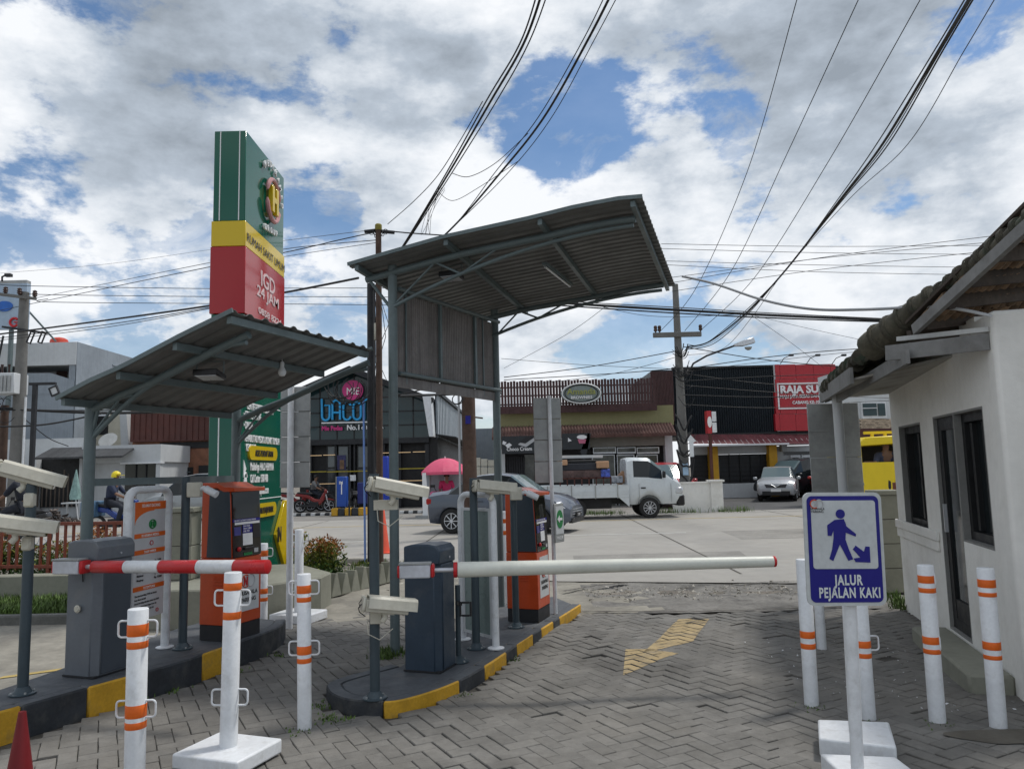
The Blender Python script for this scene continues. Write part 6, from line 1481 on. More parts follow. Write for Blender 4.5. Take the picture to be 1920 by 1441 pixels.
stroke([(-.02, S_+.02), (0, .2)]+arcp(w_/2, .2, w_/2, .2, 180, 360)+[(w_, S_*.70), (.12, S_*.70)])     # b
x_ = .50; stroke([(x_, .02), (x_, S_*.72)]+arcp(x_+w_/2, S_*.74, w_/2, .2, 180, 0)+[(x_+w_, .02)]); stroke([(x_, .36), (x_+w_, .36)])   # A
x_ = 1.02; stroke(arcp(x_+w_/2, S_*.62, w_/2, .2, 10, 180)+arcp(x_+w_/2, .2, w_/2, .2, 180, 350))       # c
x_ = 1.50; b_ = arcp(x_+w_/2, S_*.62, w_/2, .2, 0, 180)+arcp(x_+w_/2, .2, w_/2, .2, 180, 360); stroke(b_+[b_[0]])   # o
x_ = 2.02; stroke([(x_, .0), (x_, S_*.75)]+arcp(x_+w_/2, S_*.75, w_/2, .2, 180, 0))                      # last, hidden by the pole
stroke([(-.02, -.13), (2.5, -.13)], m_print, .035)
text('Mie Pedas', .30, m_pk, t, plane_M((P0_.x-.02, YR-.2, P0_.z-.48), (1, 0, 0)), .02, .01, 'LEFT', .82, world=True)
text('No.1', .34, m_print, t, plane_M((P0_.x+1.18, YR-.2, P0_.z-.48), (1, 0, 0)), .02, .008, 'LEFT', .95, world=True)
text('di Indonesia', .23, m_print, t, plane_M((P0_.x+1.88, YR-.2, P0_.z-.46), (1, 0, 0)), .02, .005, 'LEFT', .95, world=True)
# white pillar and receding corrugated side
x0, z0, x1, z1 = R(798, 738, 812, 818, YR-1.0); b = MB(); b.xz([(x0+.15, z0), (x1, z0), (x1-.1, z1), (x0-.15, z1)], YR-1.0, YR+.3); b.build('white_fin', m_white, t, world=True, smooth=False)
xs = A(808, 780, YR).x+.30; c0 = A(810, 738, YR); 
ye = YR+9; ze1 = LP((xs, YR), (0, 1), 874, 782)
ye = ze1.y; ztp = c0.z; zbt = A(808, 820, YR).z
b = MB(); b.add([(xs-.1, YR, zbt), (xs-.1, ye, zbt), (xs-.1, ye, ze1.z), (xs-.1, YR, ztp)], [(0, 1, 2, 3)]); b.build('side_backing', mat('side_blue_grey_dark', (.05, .07, .09), .5), t, world=True, smooth=False)
n = 26; ml = mat('louvre_pale_grey', (.33, .37, .40), .5, var=.15)
for k in range(n):
    y0 = YR+(ye-YR)*(k+.2)/n; y1 = YR+(ye-YR)*(k+.75)/n; zt_ = ztp+(ze1.z-ztp)*(k+.5)/n; b = MB(); b.bb(xs-.08, y0, zbt, xs+.02, y1, zt_); b.build('louvre', ml, t, world=True, smooth=False)
b = MB(); b.bar((xs+.05, YR, ztp+.05), (xs+.05, ye, ze1.z+.05), .2, .16); b.build('eave_trim', m_blackp, t, world=True)
b = MB(); b.bb(xs-.6, YR+.02, 0, xs, ye, zbt); b.build('side_wall', m_dkr, t, world=True, smooth=False)
b = MB(); b.slab((xs-.1, YR, zbt+.12), (xs+.9, YR, zbt-.05), (xs+.9, ye, zbt-.05), (xs-.1, ye, zbt+.12), .06); b.build('side_awning', m_blackp, t, world=True, smooth=False)
# pieces between restaurant and olive shop
b = MB(); b.bb(A(878, 850, 41).x, 41, 0, A(948, 850, 41).x, 41.4, A(905, 803, 41).z); solo(b, 'grey_wall', 'plain blue grey wall between the restaurant and the olive shop', 'wall', m_gw, smooth=False)
t = thing('metal_cabinet', 'cream metal cabinets standing by the dark pole next to the shop', 'cabinet', (A(905, 880, 34).x, 34, 0))
for k, (u0_, u1_) in enumerate(((888, 901), (902, 914), (915, 927))):
    for v0, v1 in ((858+2*k, 874), (875, 892)): rbox(t, 'cabinet_door', m_cream, u0_, v0, u1_, v1, 34, .5, bevel=.02)
rbox(t, 'base', m_cream, 888, 892, 927, 985, 34.05, .45, gz=0)
# 6 olive shop
YO = 34
t = bld('olive_shop', 'olive shop building with a dark slatted screen on top, oval sign and tiled awning', 1100, YO)
rbox(t, 'upper_wall', m_oliv, 926, 763, 1263, 800, YO, 6)
rbox(t, 'wall', mat('shop_grey_wall', (.22, .215, .19), .9, var=.1, world=True), 926, 812, 1255, 838, YO-.2, 1)
rbox(t, 'interior', m_dkr, 930, 836, 1250, 985, YO+.3, .3, gz=0)
rbox(t, 'pillar', m_pw, 1250, 809, 1264, 985, YO-.25, .5, gz=0); rbox(t, 'pillar', m_pw, 940, 836, 948, 985, YO-.1, .3, gz=0)
x0, z0, x1, z1 = R(936, 713, 1226, 758, YO-.3); 
n = 52
sl = None
for k in range(n):
    x = x0+(x1-x0)*k/(n-1); b = MB(); b.bb(x-.055, YO-.36, z0-.1, x+.055, YO-.30, z1+.02*(k % 3)); b.build('slat', m_slat, t, world=True, smooth=False)
for v in (722, 738, 754): rbox(t, 'slat_rail', m_slat, 936, v, 1226, v+2.5, YO-.28, .06)
for k in range(40):
    x = x0+(x1-x0)*k/39; b = MB(); b.bb(x-.09, YO-.42, z0-.35, x+.09, YO-.36, z0-.02); b.build('short_slat', m_slat, t, world=True, smooth=False)
# awning tiles
x0, z0, x1, z1 = R(922, 798, 1268, 816, YO-1.0); n = 60; zt_ = A(1100, 797, YO-.2).z
for k in range(n):
    xa = x0+(x1-x0)*k/n; xb = x0+(x1-x0)*(k+.96)/n; xm = (xa+xb)/2
    b = MB(); b.add([(xa, YO-1, z0), (xm, YO-1, z0+.07), (xb, YO-1, z0), (xa, YO-.1, zt_), (xm, YO-.1, zt_+.07), (xb, YO-.1, zt_), (xa, YO-1, z0-.1), (xb, YO-1, z0-.1), (xa, YO-.1, zt_-.1), (xb, YO-.1, zt_-.1)],
      [(0, 1, 4, 3), (1, 2, 5, 4), (0, 6, 7, 2, 1), (6, 8, 9, 7), (0, 3, 8, 6), (2, 7, 9, 5)]); b.build('awning_tile', m_awn, t, world=True, smooth=False)
rbox(t, 'awning_edge', mat('maroon_trim', (.12, .03, .035), .6), 924, 815, 1268, 819, YO-.98, .06)
# shop front: frames and panes
for (u0_, v0, u1_, v1) in ((1112, 838, 1155, 850), (1157, 838, 1192, 850), (1194, 838, 1236, 850), (1112, 852, 1155, 985), (1196, 852, 1236, 985), (1159, 852, 1192, 985)):
    o = rbox(t, 'window_frame', m_alu, u0_, v0, u1_, v1, YO, .06, gz=0.0 if v1 > 900 else None)
    rbox(o, 'pane', mat('shop_pane', (.085, .09, .08), .12, var=.5, scale=.8), u0_+1.5, v0+1.5, u1_-1.5, v1-3, YO-.02, .06)
# left part: folding door and banners
for k in range(8): rbox(t, 'shutter_slat', m_shut, 951+k*4.5, 856, 954+k*4.5, 985, YO+.1, .08, gz=0)
rbox(t, 'door_pane', MATS['shop_pane'], 985, 852, 1003, 985, YO+.1, .05, gz=0)
def banner(label, u0_, v0, u1_, v1, Y, m): 
    tt = thing('banner', label, 'banner', A((u0_+u1_)/2, v1, Y)); x0, z0, x1, z1 = R(u0_, v0, u1_, v1, Y); b = MB(); b.bb(x0, Y, z0, x1, Y+.05, z1); b.build('cloth', m, tt, world=True, smooth=False); return tt
m_ban = mat('banner_black', (.022, .026, .03), .5, var=.2)
tt = banner('black banner with white chocolate cream wording left of the thin post', 941, 817, 1003, 850, YO-1.1, m_ban)
P = A(950, 845, YO-1.12); text('Choco Cream', .22, m_print, tt, plane_M((P.x, YO-1.115, P.z), (1, 0, 0)), .004, .003, 'LEFT', .85, world=True)
def bpoly(tt, pts, Y, m, nm='print_shape'): b = MB(); b.xz([(A(u, v, Y).x, A(u, v, Y).z) for u, v in pts][::-1], Y-.01, Y); b.build(nm, m, tt, world=True, smooth=False)
bpoly(tt, [(943, 826), (950, 829), (946, 834), (942, 832)], YO-1.12, m_paper); bpoly(tt, [(947, 834), (955, 830), (960, 834), (952, 840)], YO-1.12, m_paper)
bpoly(tt, [(971, 833), (985, 822), (1003, 820), (1003, 826), (986, 838)], YO-1.12, m_grey); bpoly(tt, [(973, 829), (986, 819), (1003, 817), (1003, 819), (985, 831)], YO-1.13, m_black)
tt = banner('black banner with a white oval logo and pink patch above the white truck', 1054, 812, 1106, 842, YO-1.1, m_ban)
bpoly(tt, [(1091+9.5*cos(k*pi/8), 819+4*sin(k*pi/8)) for k in range(16)], YO-1.12, m_paper); bpoly(tt, [(1083, 823), (1099, 823), (1097, 831), (1086, 831)], YO-1.12, mat('pink_print', (.45, .12, .2), .5)); bpoly(tt, [(1065, 820), (1072, 826), (1065, 828)], YO-1.12, m_paper)
bpoly(tt, [(1102, 812), (1108, 812), (1096, 868), (1088, 846)], YO-1.09, m_ban)
t2 = thing('oval_sign', 'pale oval sign with dark rings in front of the slatted screen', 'sign', A(1090, 760, YO-.7))
P = A(1090, 737, YO-.7); rx = (A(1128, 737, YO).x-A(1052, 737, YO).x)/2; rz = .46
b = MB(); b.xz([(P.x+rx*cos(2*pi*k/32), P.z+rz*sin(2*pi*k/32)) for k in range(32)], YO-.7, YO-.55); b.build('oval_plate', mat('oval_grey', (.20, .24, .23), .4, var=.1), t2, world=True)
for f, m in ((.93, m_print), (.80, m_wframe)):
    b = MB(); b.tube([(P.x+rx*f*cos(2*pi*k/32), YO-.72, P.z+rz*f*sin(2*pi*k/32)) for k in range(32)], .022, 5, closed=True); b.build('oval_ring', m, t2, world=True)
text('Amanda', .36, mat('yellow_green_print', (.30, .32, .08), .5), t2, plane_M((P.x, YO-.74, P.z-.04), (1, 0, 0)), .01, .004, 'CENTER', 1.05, world=True); text('BROWNIES', .17, m_print, t2, plane_M((P.x, YO-.74, P.z-.24), (1, 0, 0)), .01, .003, 'CENTER', 1.1, world=True)
# 7 black shop block
YK = 40
t = bld('shop_block', 'black corrugated two storey shop block with yellow pillars and shutters', 1350, YK)
x0, z0, x1, z1 = R(1262, 690, 1456, 812, YK)
b = MB(); n = 90
for k in range(n+1):
    x = x0+(x1-x0)*k/n; y = YK-(.07 if k % 2 else 0); b.v += [Vector((x, y, z0)), Vector((x, y, z1))]
for k in range(n): b.f.append([2*k, 2*k+2, 2*k+3, 2*k+1]); b.mi.append(0)
b.build('corrugated_front', m_blk, t, world=True, smooth=False)
b = MB(); b.bb(A(1225, 740, YK).x, YK+.05, z0-.1, A(1680, 740, YK).x, YK+8, z1-.02); b.build('upper_body', m_blk, t, world=True, smooth=False)
xa, za, xb, zb__ = R(1222, 696, 1262, 790, YK-.1); 
for k in range(16): x = xa+(xb-xa)*k/15; b = MB(); b.bb(x-.03, YK-.16, za, x+.03, YK-.10, zb__); b.build('slat', m_slat, t, world=True, smooth=False)
rbox(t, 'slat_backing', m_slat, 1222, 696, 1262, 812, YK-.05, .1)
b = MB(); b.bb(x0, YK-.12, z1, x1, YK+.1, z1+.10); b.bb(x0, YK-.12, z0-.08, x1, YK+.1, z0); b.build('edge_trim', m_wframe, t, world=True)
# maroon awning in panels, white lintel, shutters
n = 22
for k in range(n): 
    ua = 1296+k*(1528-1296)/n; xk0, zk0, xk1, zk1 = R(ua, 812, ua+(1528-1296)/n-.5, 832, YK-1); b = MB()
    b.add([(xk0, YK-1.3, zk0), (xk1, YK-1.3, zk0), (xk1, YK-.1, zk1), (xk0, YK-.1, zk1)], [(0, 1, 2, 3)]); b.build('awning_sheet', mat('maroon_sheet', (.15, .045, .05), .6, obj_var=.15, var=.15), t, world=True, smooth=False)
rbox(t, 'awning_edge', m_paper, 1296, 832, 1480, 835, YK-1.3, .08)
rbox(t, 'lintel', m_pw, 1296, 835, 1450, 851, YK-.2, .3); rbox(t, 'lintel', m_pw, 1450, 826, 1530, 834, YK-.25, .3)
for (u0_, u1_) in ((1296, 1328), (1349, 1444)):
    o = rbox(t, 'shutter', m_shut, u0_, 851, u1_, 925, YK-.1, .1, gz=0)
    for v in (858, 866, 874, 882, 890, 898): rbox(o, 'shutter_rail', m_wframe, u0_, v, u1_, v+1.2, YK-.16, .06)
for u in (1368, 1388, 1408, 1428): rbox(t, 'shutter_guide', m_wframe, u, 851, u+1.5, 910, YK-.18, .06)
rbox(t, 'yellow_pillar', m_yp, 1332, 836, 1348, 925, YK-.6, .5, gz=0); rbox(t, 'yellow_pillar', m_yp, 1444, 832, 1459, 925, YK-.6, .5, gz=0)
rbox(t, 'step', m_pw, 1350, 906, 1445, 911, YK-1.2, 1.2, gz=0)
# right shop front with white frames
o = rbox(t, 'shop_wall', m_pw, 1459, 834, 1640, 925, YK-.1, .2, gz=0)
rbox(t, 'transom_window', m_glass, 1470, 846, 1522, 852, YK-.14, .05)
for u in (1484, 1505): 
    d_ = rbox(t, 'door', m_white, u, 853, u+18, 905, YK-.2, .08); rbox(d_, 'pane', m_glass, u+3, 857, u+15, 903, YK-.24, .05); rbox(d_, 'notice', m_paper, u+5, 862, u+11, 876, YK-.26, .03)
rbox(t, 'ac_unit', m_galv, 1466, 832, 1476, 845, YK-.5, .4)
# red cladding sign
t = thing('red_sign_front', 'red panelled sign front reading RAJA SU and CABANG with thin white lines', 'sign', A(1508, 805, YK-.3))
ys_ = YK-.3
for i, (ua, ub) in enumerate(((1454, 1462), (1462.6, 1492), (1492.6, 1525), (1525.6, 1557), (1557.6, 1567))):
    for (va, vb) in ((683, 710), (710.6, 734), (734.6, 775), (775.6, 807)):
        rbox(t, 'red_panel', m_redp, ua, va, ub, vb, ys_, .25)
rbox(t, 'backing', m_pw, 1454, 683, 1567, 807, ys_+.06, .1)
fr_ = R(1458, 716, 1640, 765, ys_-.03); b = MB(); b.frame(fr_[0], fr_[1], fr_[2], fr_[3], ys_-.05, ys_-.0, .07); b.build('white_frame', m_print, t, world=True)
P = A(1463, 737, ys_-.04); text('RAJA SUSU', .56, m_print, t, plane_M((P.x, ys_-.03, P.z), (1, 0, 0)), .02, .022, 'LEFT', .98, world=True)
P = A(1463, 746, ys_-.04); text('MAJU JAYA BEBAS DAN SIAPA', .21, m_print, t, plane_M((P.x, ys_-.03, P.z), (1, 0, 0)), .01, .006, 'LEFT', .92, world=True)
P = A(1486, 757, ys_-.04); text('CABANG KE-103', .22, m_print, t, plane_M((P.x, ys_-.03, P.z), (1, 0, 0)), .01, .006, 'LEFT', .92, world=True)
for u in (1463, 1512, 1560):
    P = A(u, 682, ys_); b = MB(); b.tube([P, P+Vector((.1, -.3, .25)), P+Vector((.3, -.7, .35))], .02, 5); b.box(P+Vector((.32, -.75, .34)), (.22, .15, .1)); b.build('spot_lamp', m_blackp, t, world=True)
# building seen through the gap at right
t = bld('far_house', 'building seen in the gap left of the booth: window, patterned brick and maroon band', 1640, 30)
rbox(t, 'wall', m_pw, 1560, 700, 1720, 940, 30.1, 1, gz=0); 
o = rbox(t, 'window_frame', m_white, 1616, 753, 1662, 784, 30.0, .1); rbox(o, 'pane', m_glassb, 1619, 756, 1644, 779, 29.95, .06); rbox(o, 'pane', m_glassb, 1647, 756, 1660, 779, 29.95, .06); rbox(o, 'mullion', m_white, 1618, 764, 1645, 765.5, 29.9, .04)
random.seed(12)
for r_ in range(6):
    for c_ in range(12):
        u = 1612+c_*5+(2.5 if r_ % 2 else 0); v = 785+r_*3; rbox(t, 'brick', mat('pale_patterned_brick', (.40, .32, .24), .9, obj_var=.35), u, v, u+4.6, v+2.6, 29.98, .1)
rbox(t, 'maroon_band', m_brn, 1600, 803, 1700, 830, 29.95, .1)
# pole sign with two white boxes
P = A(1334, 870, 28.6); t = thing('pole_sign', 'rusty post with a red round sign and two stacked white boxes on top', 'sign', (P.x, 28.6, 0))
zt_ = A(1332, 775, 27.5).z; b = MB(); b.bb(-.05, -.05, 0, .05, .05, zt_); b.build('post', m_brn, t)
x0, z0, x1, z1 = R(1325, 770, 1342, 812, 27.5)
b = MB(); b.bb(x0, 27.42, z0, x0+.16, 27.75, z1); b.build('red_side', m_redp, t, world=True)
b = MB(); b.bb(x0+.17, 27.4, (z0+z1)/2+.02, x1, 27.7, z1-.03); b.bb(x0+.17, 27.4, z0+.03, x1, 27.7, (z0+z1)/2-.02); b.build('white_box', m_white, t, world=True)
b = MB(); b.xz([(x0+.08+.075*cos(2*pi*k/16), (z0+z1)/2+.2*sin(2*pi*k/16)) for k in range(16)], 27.38, 27.42); b.build('round_logo', m_print, t, world=True)
P = A(1296, 832, 27.3); t = thing('small_sign', 'small white arrow plate fixed beside the concrete pole', 'sign', P); b = MB(); b.xz([(-.06, -.45), (.08, -.45), (.08, .05), (.18, .1), (0, .32), (-.12, .15), (-.06, .1)], 0, .04); b.build('plate', m_white, t)
# white boundary wall
t = thing('boundary_wall', 'white boundary wall with end pillar across the road behind the truck', 'wall', (7, 27.9, 0))
x0, z0, x1, z1 = R(1262, 903, 1334, 962, 27.8)
b = MB(); b.bb(x0, 27.75, 0, x1, 27.95, z1-.05); b.build('wall', m_whitew, t, world=True, smooth=False)
b = MB(); b.bb(x0, 27.72, z1-.05, x1, 27.98, z1); b.build('coping', m_whitew, t, world=True)
x0, z0, x1, z1 = R(1332, 900, 1354, 962, 27.8); b = MB(); b.bb(x0, 27.65, 0, x1, 28.05, z1-.05); b.build('pillar', m_whitew, t, world=True); b = MB(); b.bb(x0-.06, 27.6, z1-.05, x1+.06, 28.1, z1+.02); b.build('pillar_cap', m_whitew, t, world=True)
# forecourt kerb blocks and totems
t = thing('kerb_island', 'black and yellow kerb block at the foot of the blue totems across the road', 'kerb', (A(680, 962, 31).x, 31, 0))
x0 = A(623, 955, 31).x; x1 = A(686, 955, 31).x; n = 5
for k in range(n): b = MB(); xa = x0+(x1-x0)*k/n; b.bb(xa, 30.8, 0, xa+(x1-x0)/n-.01, 31.4, .30); b.build('kerb_stone', m_kyel if k % 2 == 0 else m_kdark, t, world=True, bevel=.02)
n = 26; x0 = A(548, 960, 31.6).x; xe = A(628, 960, 31.6).x
t = thing('painted_kerb', 'low broken black and white kerb at the left of the blue totems', 'kerb', (x0, 31.6, 0))
for k in range(9): b = MB(); xa = x0+(xe-x0)*k/9; b.bb(xa, 31.5, 0, xa+(xe-x0)/9-.02, 31.75, .10); b.build('kerb_stone', m_pw if k % 2 == 0 else m_kdark, t, world=True)
x0 = A(750, 960, 31.6).x; xe = A(800, 960, 31.6).x
t = thing('painted_kerb', 'low broken black and white kerb behind the pink cart', 'kerb', (x0, 31.6, 0))
for k in range(6): b = MB(); xa = x0+(xe-x0)*k/6; b.bb(xa, 31.5, 0, xa+(xe-x0)/6-.02, 31.75, .10); b.build('kerb_stone', m_pw if k % 2 == 0 else m_kdark, t, world=True)
m_tblue = mat('totem_blue', (.012, .07, .36), .4, var=.08); m_tdk = mat('totem_dark_blue', (.012, .02, .14), .4)
def totem(label, u0_, v0, u1_, v1, Y, m, mark=True):
    x0, z0, x1, z1 = R(u0_, v0, u1_, v1, Y); t = thing('blue_totem', label, 'totem', ((x0+x1)/2, Y, z0))
    b = MB(); b.bb(x0, Y, z0, x1, Y+.3, z1); b.build('body', m, t, world=True, bevel=.02)
    if mark: 
        text('IN', .17, m_print, t, plane_M((x0+.10, Y-.01, z1-.3), (1, 0, 0)), .004, .002, 'LEFT', .9, world=True); b = MB(); b.bb((x0+x1)/2-.02, Y-.012, z0+.5, (x0+x1)/2+.02, Y, z0+1.0); b.build('white_mark', m_print, t, world=True)
        b = MB(); b.bb(x0-.03, Y-.01, z0+.0, x0+.0, Y+.3, z1); b.build('side_strip', m_galv, t, world=True)
totem('bright blue totem with a white mark, left of the tarred pole', 631, 893, 650, 950, 31, m_tblue)
totem('squat dark blue ticket box behind the bright blue totem', 670, 904, 688, 944, 31.2, m_tdk, False)
totem('tall blue panel between the rusty pole and the canopy post', 715, 855, 728, 938, 33, mat('panel_blue', (.015, .05, .42), .4), False)
b = MB(); b.bb(-.03, -.03, 0, .03, .03, A(655, 893, 30.6).z); b.v = [p+Vector((A(655, 930, 30.6).x, 30.6, 0)) for p in b.v]; solo(b, 'thin_post', 'thin dark post right of the bright blue totem', 'post', m_blackp)
# ---------------------------------------------------------------- vehicles
m_tyre = m_rubber
def wheel(par, x, y, r, w, side, rimm, spokes=7):
    o = bpy.data.objects.new('wheel', None); COL.objects.link(o); o.parent = par; o.location = (x, y, r)
    b = MB(); b.lathe([(r*.62, -w/2), (r*.92, -w/2), (r, -w*.35), (r, w*.35), (r*.92, w/2), (r*.62, w/2)], 28, axis='y'); b.build('tyre', m_tyre, o, ang=40)
    b = MB(); s = -side
    b.lathe([(r*.63, -w*.3), (r*.63, w*.3)], 24, axis='y')
    yo = w*.46*side*1.0
    for k in range(spokes):
        a = 2*pi*k/spokes; b.bar((0, yo*.9, 0), (r*.60*cos(a), yo, r*.60*sin(a)), r*.13, .02)
    b.tube(arc((0, yo, 0), r*.61, 0, 2*pi, 24), r*.035, 6); b.tube([(0, yo*.8, 0), (0, yo*1.1, 0)], r*.12, 10)
    b.build('rim', rimm, o, ang=40)
    b = MB(); b.lathe([(r*.6, -.01), (r*.6, .01)], 20, axis='y'); b.build('brake_disc', m_dkr, o); return o
def carbody(par, st, mbody, sideg, topg, wells, wr, top=.03):
    """st rows: x, zbottom, zbelt, ztop, wbelt, wtop ; rings lofted along x"""
    rings = []
    for x, zb, zt, zr, wb_, wt in st:
        h = zt-zb
        half = [(wb_*.90, zb), (wb_*.99, zb+h*.22), (wb_*1.0, zb+h*.60), (wb_*.965, zt), (wt, zr-top), (wt*.86, zr), (0, zr+.012)]
        ring = [(x, -y, z) for y, z in half]+[(x, y, z) for y, z in half[-2::-1]]
        rings.append(ring)
    n = len(rings[0]); body = MB(); gs = MB(); gt = {}
    for i in range(len(rings)-1):
        for j in range(n-1):
            q = [rings[i][j], rings[i+1][j], rings[i+1][j+1], rings[i][j+1]]
            if j in (3, n-5) and i in sideg: tgt = gt.setdefault('side_window|%d|%d' % (j, len([g for g in range(i) if g not in sideg])), MB())
            elif 4 <= j <= n-6 and i in topg: tgt = gt.setdefault(topg[i], MB())
            else: tgt = body
            tgt.add(q, [(0, 1, 2, 3)])
        body.add([rings[i][0], rings[i+1][0], rings[i+1][-1], rings[i][-1]], [(3, 2, 1, 0)])
    body.add(rings[0], [tuple(range(n))]); body.add(rings[-1], [tuple(range(n))[::-1]])
    # weld
    key = {}; nv = []; mp2 = []
    for p in body.v:
        k = (round(p.x, 4), round(p.y, 4), round(p.z, 4))
        if k not in key: key[k] = len(nv); nv.append(p)
        mp2.append(key[k])
    body.v = nv; body.f = [[mp2[i] for i in f] for f in body.f]
    o = body.build('body', mbody, par, ang=32)
    cut = MB()
    for x in wells:
        for s in (-1, 1): cut.lathe([(wr, -.30), (wr, .30)], 24, axis='y', c=(x, s*st[len(st)//2][4]*1.0, wr*.88))
    co_ = cut.build('cutter', mbody, par); 
    md = o.modifiers.new('b', 'BOOLEAN'); md.object = co_; md.operation = 'DIFFERENCE'; md.solver = 'EXACT'
    bpy.context.view_layer.update(); dg = bpy.context.evaluated_depsgraph_get()
    me = bpy.data.meshes.new_from_object(o.evaluated_get(dg)); o.modifiers.clear(); 
    if len(me.polygons) > 20: o.data = me; me.name = 'body'
    bpy.data.objects.remove(co_)
    for nm, b in gt.items():
        b.build(nm.split('|')[0], m_glass if nm.startswith('side_window') else mat('windscreen_glass', (.09, .13, .14), .05, var=0), par, smooth=False)
    return o
# saloon car
m_cgrey = mat('car_grey_paint', (.085, .10, .13), .3, metal=.3, var=0, coat=.6)
mid = A(948, 960, 21.2); yaw = -.34; S0_ = 1.06
t = thing('saloon_car', 'dark grey saloon car with white wheels driving right, partly behind the middle kiosk', 'car', (mid.x, mid.y, 0), yaw, scale=S0_)
st = [(-2.16, .34, .74, .98, .70, .55), (-2.08, .26, .92, 1.03, .80, .60), (-1.60, .22, .98, 1.06, .84, .64), (-1.42, .20, .98, 1.12, .85, .63), (-.85, .18, .97, 1.40, .86, .56), (-.45, .18, .96, 1.455, .86, .56), (-.02, .18, .955, 1.47, .86, .56), (.05, .18, .955, 1.47, .86, .56), (.42, .18, .94, 1.42, .86, .56), (1.05, .20, .92, 1.04, .85, .66), (1.25, .20, .90, .97, .84, .66), (1.75, .22, .80, .90, .82, .62), (2.05, .24, .66, .78, .76, .55), (2.19, .30, .56, .64, .62, .45)]
st = [(q_[0]*.865,)+q_[1:] for q_ in st]
carbody(t, st, m_cgrey, {3, 4, 5, 7, 8}, {3: 'rear_window', 8: 'windscreen'}, (-1.15, 1.12), .35)
for x in (-1.15, 1.12):
    for s in (-1, 1): wheel(t, x, s*.74, .315, .21, s, m_white, 8)
sedan_x = .865
b = MB(); b.add([(1.905, -.42, .40), (1.905, .42, .40), (1.85, .48, .60), (1.85, -.48, .60)], [(0, 1, 2, 3)]); b.bb(1.83, -.55, .24, 1.925, .55, .36); b.build('grille', m_black, t)
for z in (.44, .50, .56): b = MB(); b.bb(1.86, -.42, z, 1.91, .42, z+.015); b.build('grille_bar', m_alu, t)
for s in (-1, 1):
    b = MB(); b.add([(1.87, s*.46, .58), (1.75, s*.74, .60), (1.56, s*.80, .74), (1.71, s*.52, .76)], [(0, 1, 2, 3) if s > 0 else (3, 2, 1, 0)]); b.v = [p+Vector((.03, s*.02, .01)) for p in b.v]; b.build('headlight', m_alu, t, smooth=False)
    b = MB(); b.bb(-1.88, s*.45, .72, -1.71, s*.80, .88); b.build('tail_light', mat('tail_red', (.35, .01, .01), .2), t, bevel=.03)
    b = MB(); b.bb(.54, s*.86, .93, .68, s*1.03, 1.06); b.build('mirror', m_cgrey, t, bevel=.03)
b = MB(); b.bb(1.905, -.20, .38, 1.94, .20, .48); b.build('number_plate', m_pdark, t); text('Z 135 II', .07, m_print, t, plane_M((1.945, 0, .405), (0, 1, 0)), .001, .001, 'CENTER', .9)
for x in (-.45, .42): b = MB(); b.bb(x, -.875, .78, x+.16, -.86, .81); b.build('door_handle', m_cgrey, t)
for x in (-.48, .35, .88): b = MB(); b.bb(x, -.868, .28, x+.012, -.855, .94); b.build('door_seam', m_pdark, t)
# pickup truck
m_tw = mat('truck_white_paint', (.60, .64, .66), .3, var=.04, coat=.3)
xa = A(1275, 930, 25.6).x; sc = 1.10
t = thing('pickup_truck', 'small white pickup truck with drop side bed carrying tables and boxes', 'truck', (xa-2.1*sc, 25.9, 0), 0, scale=sc)
# cab
st = [(.46, .42, 1.20, 1.72, .74, .66), (.50, .42, 1.20, 1.76, .76, .69), (.58, .40, 1.20, 1.78, .77, .70), (.66, .40, 1.20, 1.78, .77, .70), (1.10, .40, 1.18, 1.76, .77, .70), (1.19, .40, 1.16, 1.71, .77, .69), (1.50, .40, 1.13, 1.47, .77, .69), (1.84, .40, 1.08, 1.19, .76, .68), (1.98, .40, .98, 1.09, .75, .66), (2.08, .42, .84, .94, .73, .64)]
carbody(t, st, m_tw, {3, 4, 5}, {5: 'windscreen', 6: 'windscreen'}, (1.10,), .36, top=.10)
b = MB(); b.bb(1.90, -.745, .34, 2.14, .745, .66); b.build('bumper', m_black, t, bevel=.04)
for s in (-1, 1):
    b = MB(); b.bb(1.86, s*.60, .68, 2.09, s*.765, .88); b.build('headlight', m_alu, t, bevel=.03)
    b = MB(); b.bb(1.50, s*.76, 1.16, 1.58, s*.92, 1.36); b.build('mirror', m_black, t, bevel=.02)
b = MB(); b.bb(.86, -.785, .86, 1.0, -.77, .90); b.build('door_handle', m_black, t)
for x in (.80, 1.74): b = MB(); b.bb(x, -.780, .46, x+.01, -.768, 1.0); b.build('door_seam', m_galv, t)
# bed
b = MB(); b.bb(-2.15, -.80, .68, .50, .80, .74); b.build('bed_floor', m_tw, t)
for y0, y1 in ((-.82, -.79), (.79, .82)):
    b = MB(); b.bb(-2.15, y0, .62, .50, y1, .98); b.build('side_board', m_tw, t, bevel=.005)
    for z in (.72, .80, .975): b2 = MB(); b2.bb(-2.14, y0-.012 if y0 < 0 else y1, z, .49, y0 if y0 < 0 else y1+.012, z+.018); b2.build('board_rib', m_tw, t)
b = MB(); b.bb(-2.18, -.82, .62, -2.15, .82, .98); b.build('tail_board', m_tw, t); b = MB(); b.bb(.47, -.78, .70, .52, .78, 1.32); b.bb(.47, -.78, 1.30, .52, .78, 1.84) if 0 else None; b.build('head_board', m_tw, t)
b = MB(); b.add([(.50, -.81, .34), (.50, -.81, .62), (.20, -.81, .62), (.42, -.81, .42)], [(0, 1, 2, 3)]); b.v += [p+Vector((0, .03, 0)) for p in b.v]; b.f += [[7, 6, 5, 4]]; b.mi.append(0); b.build('mud_flap', m_tw, t)
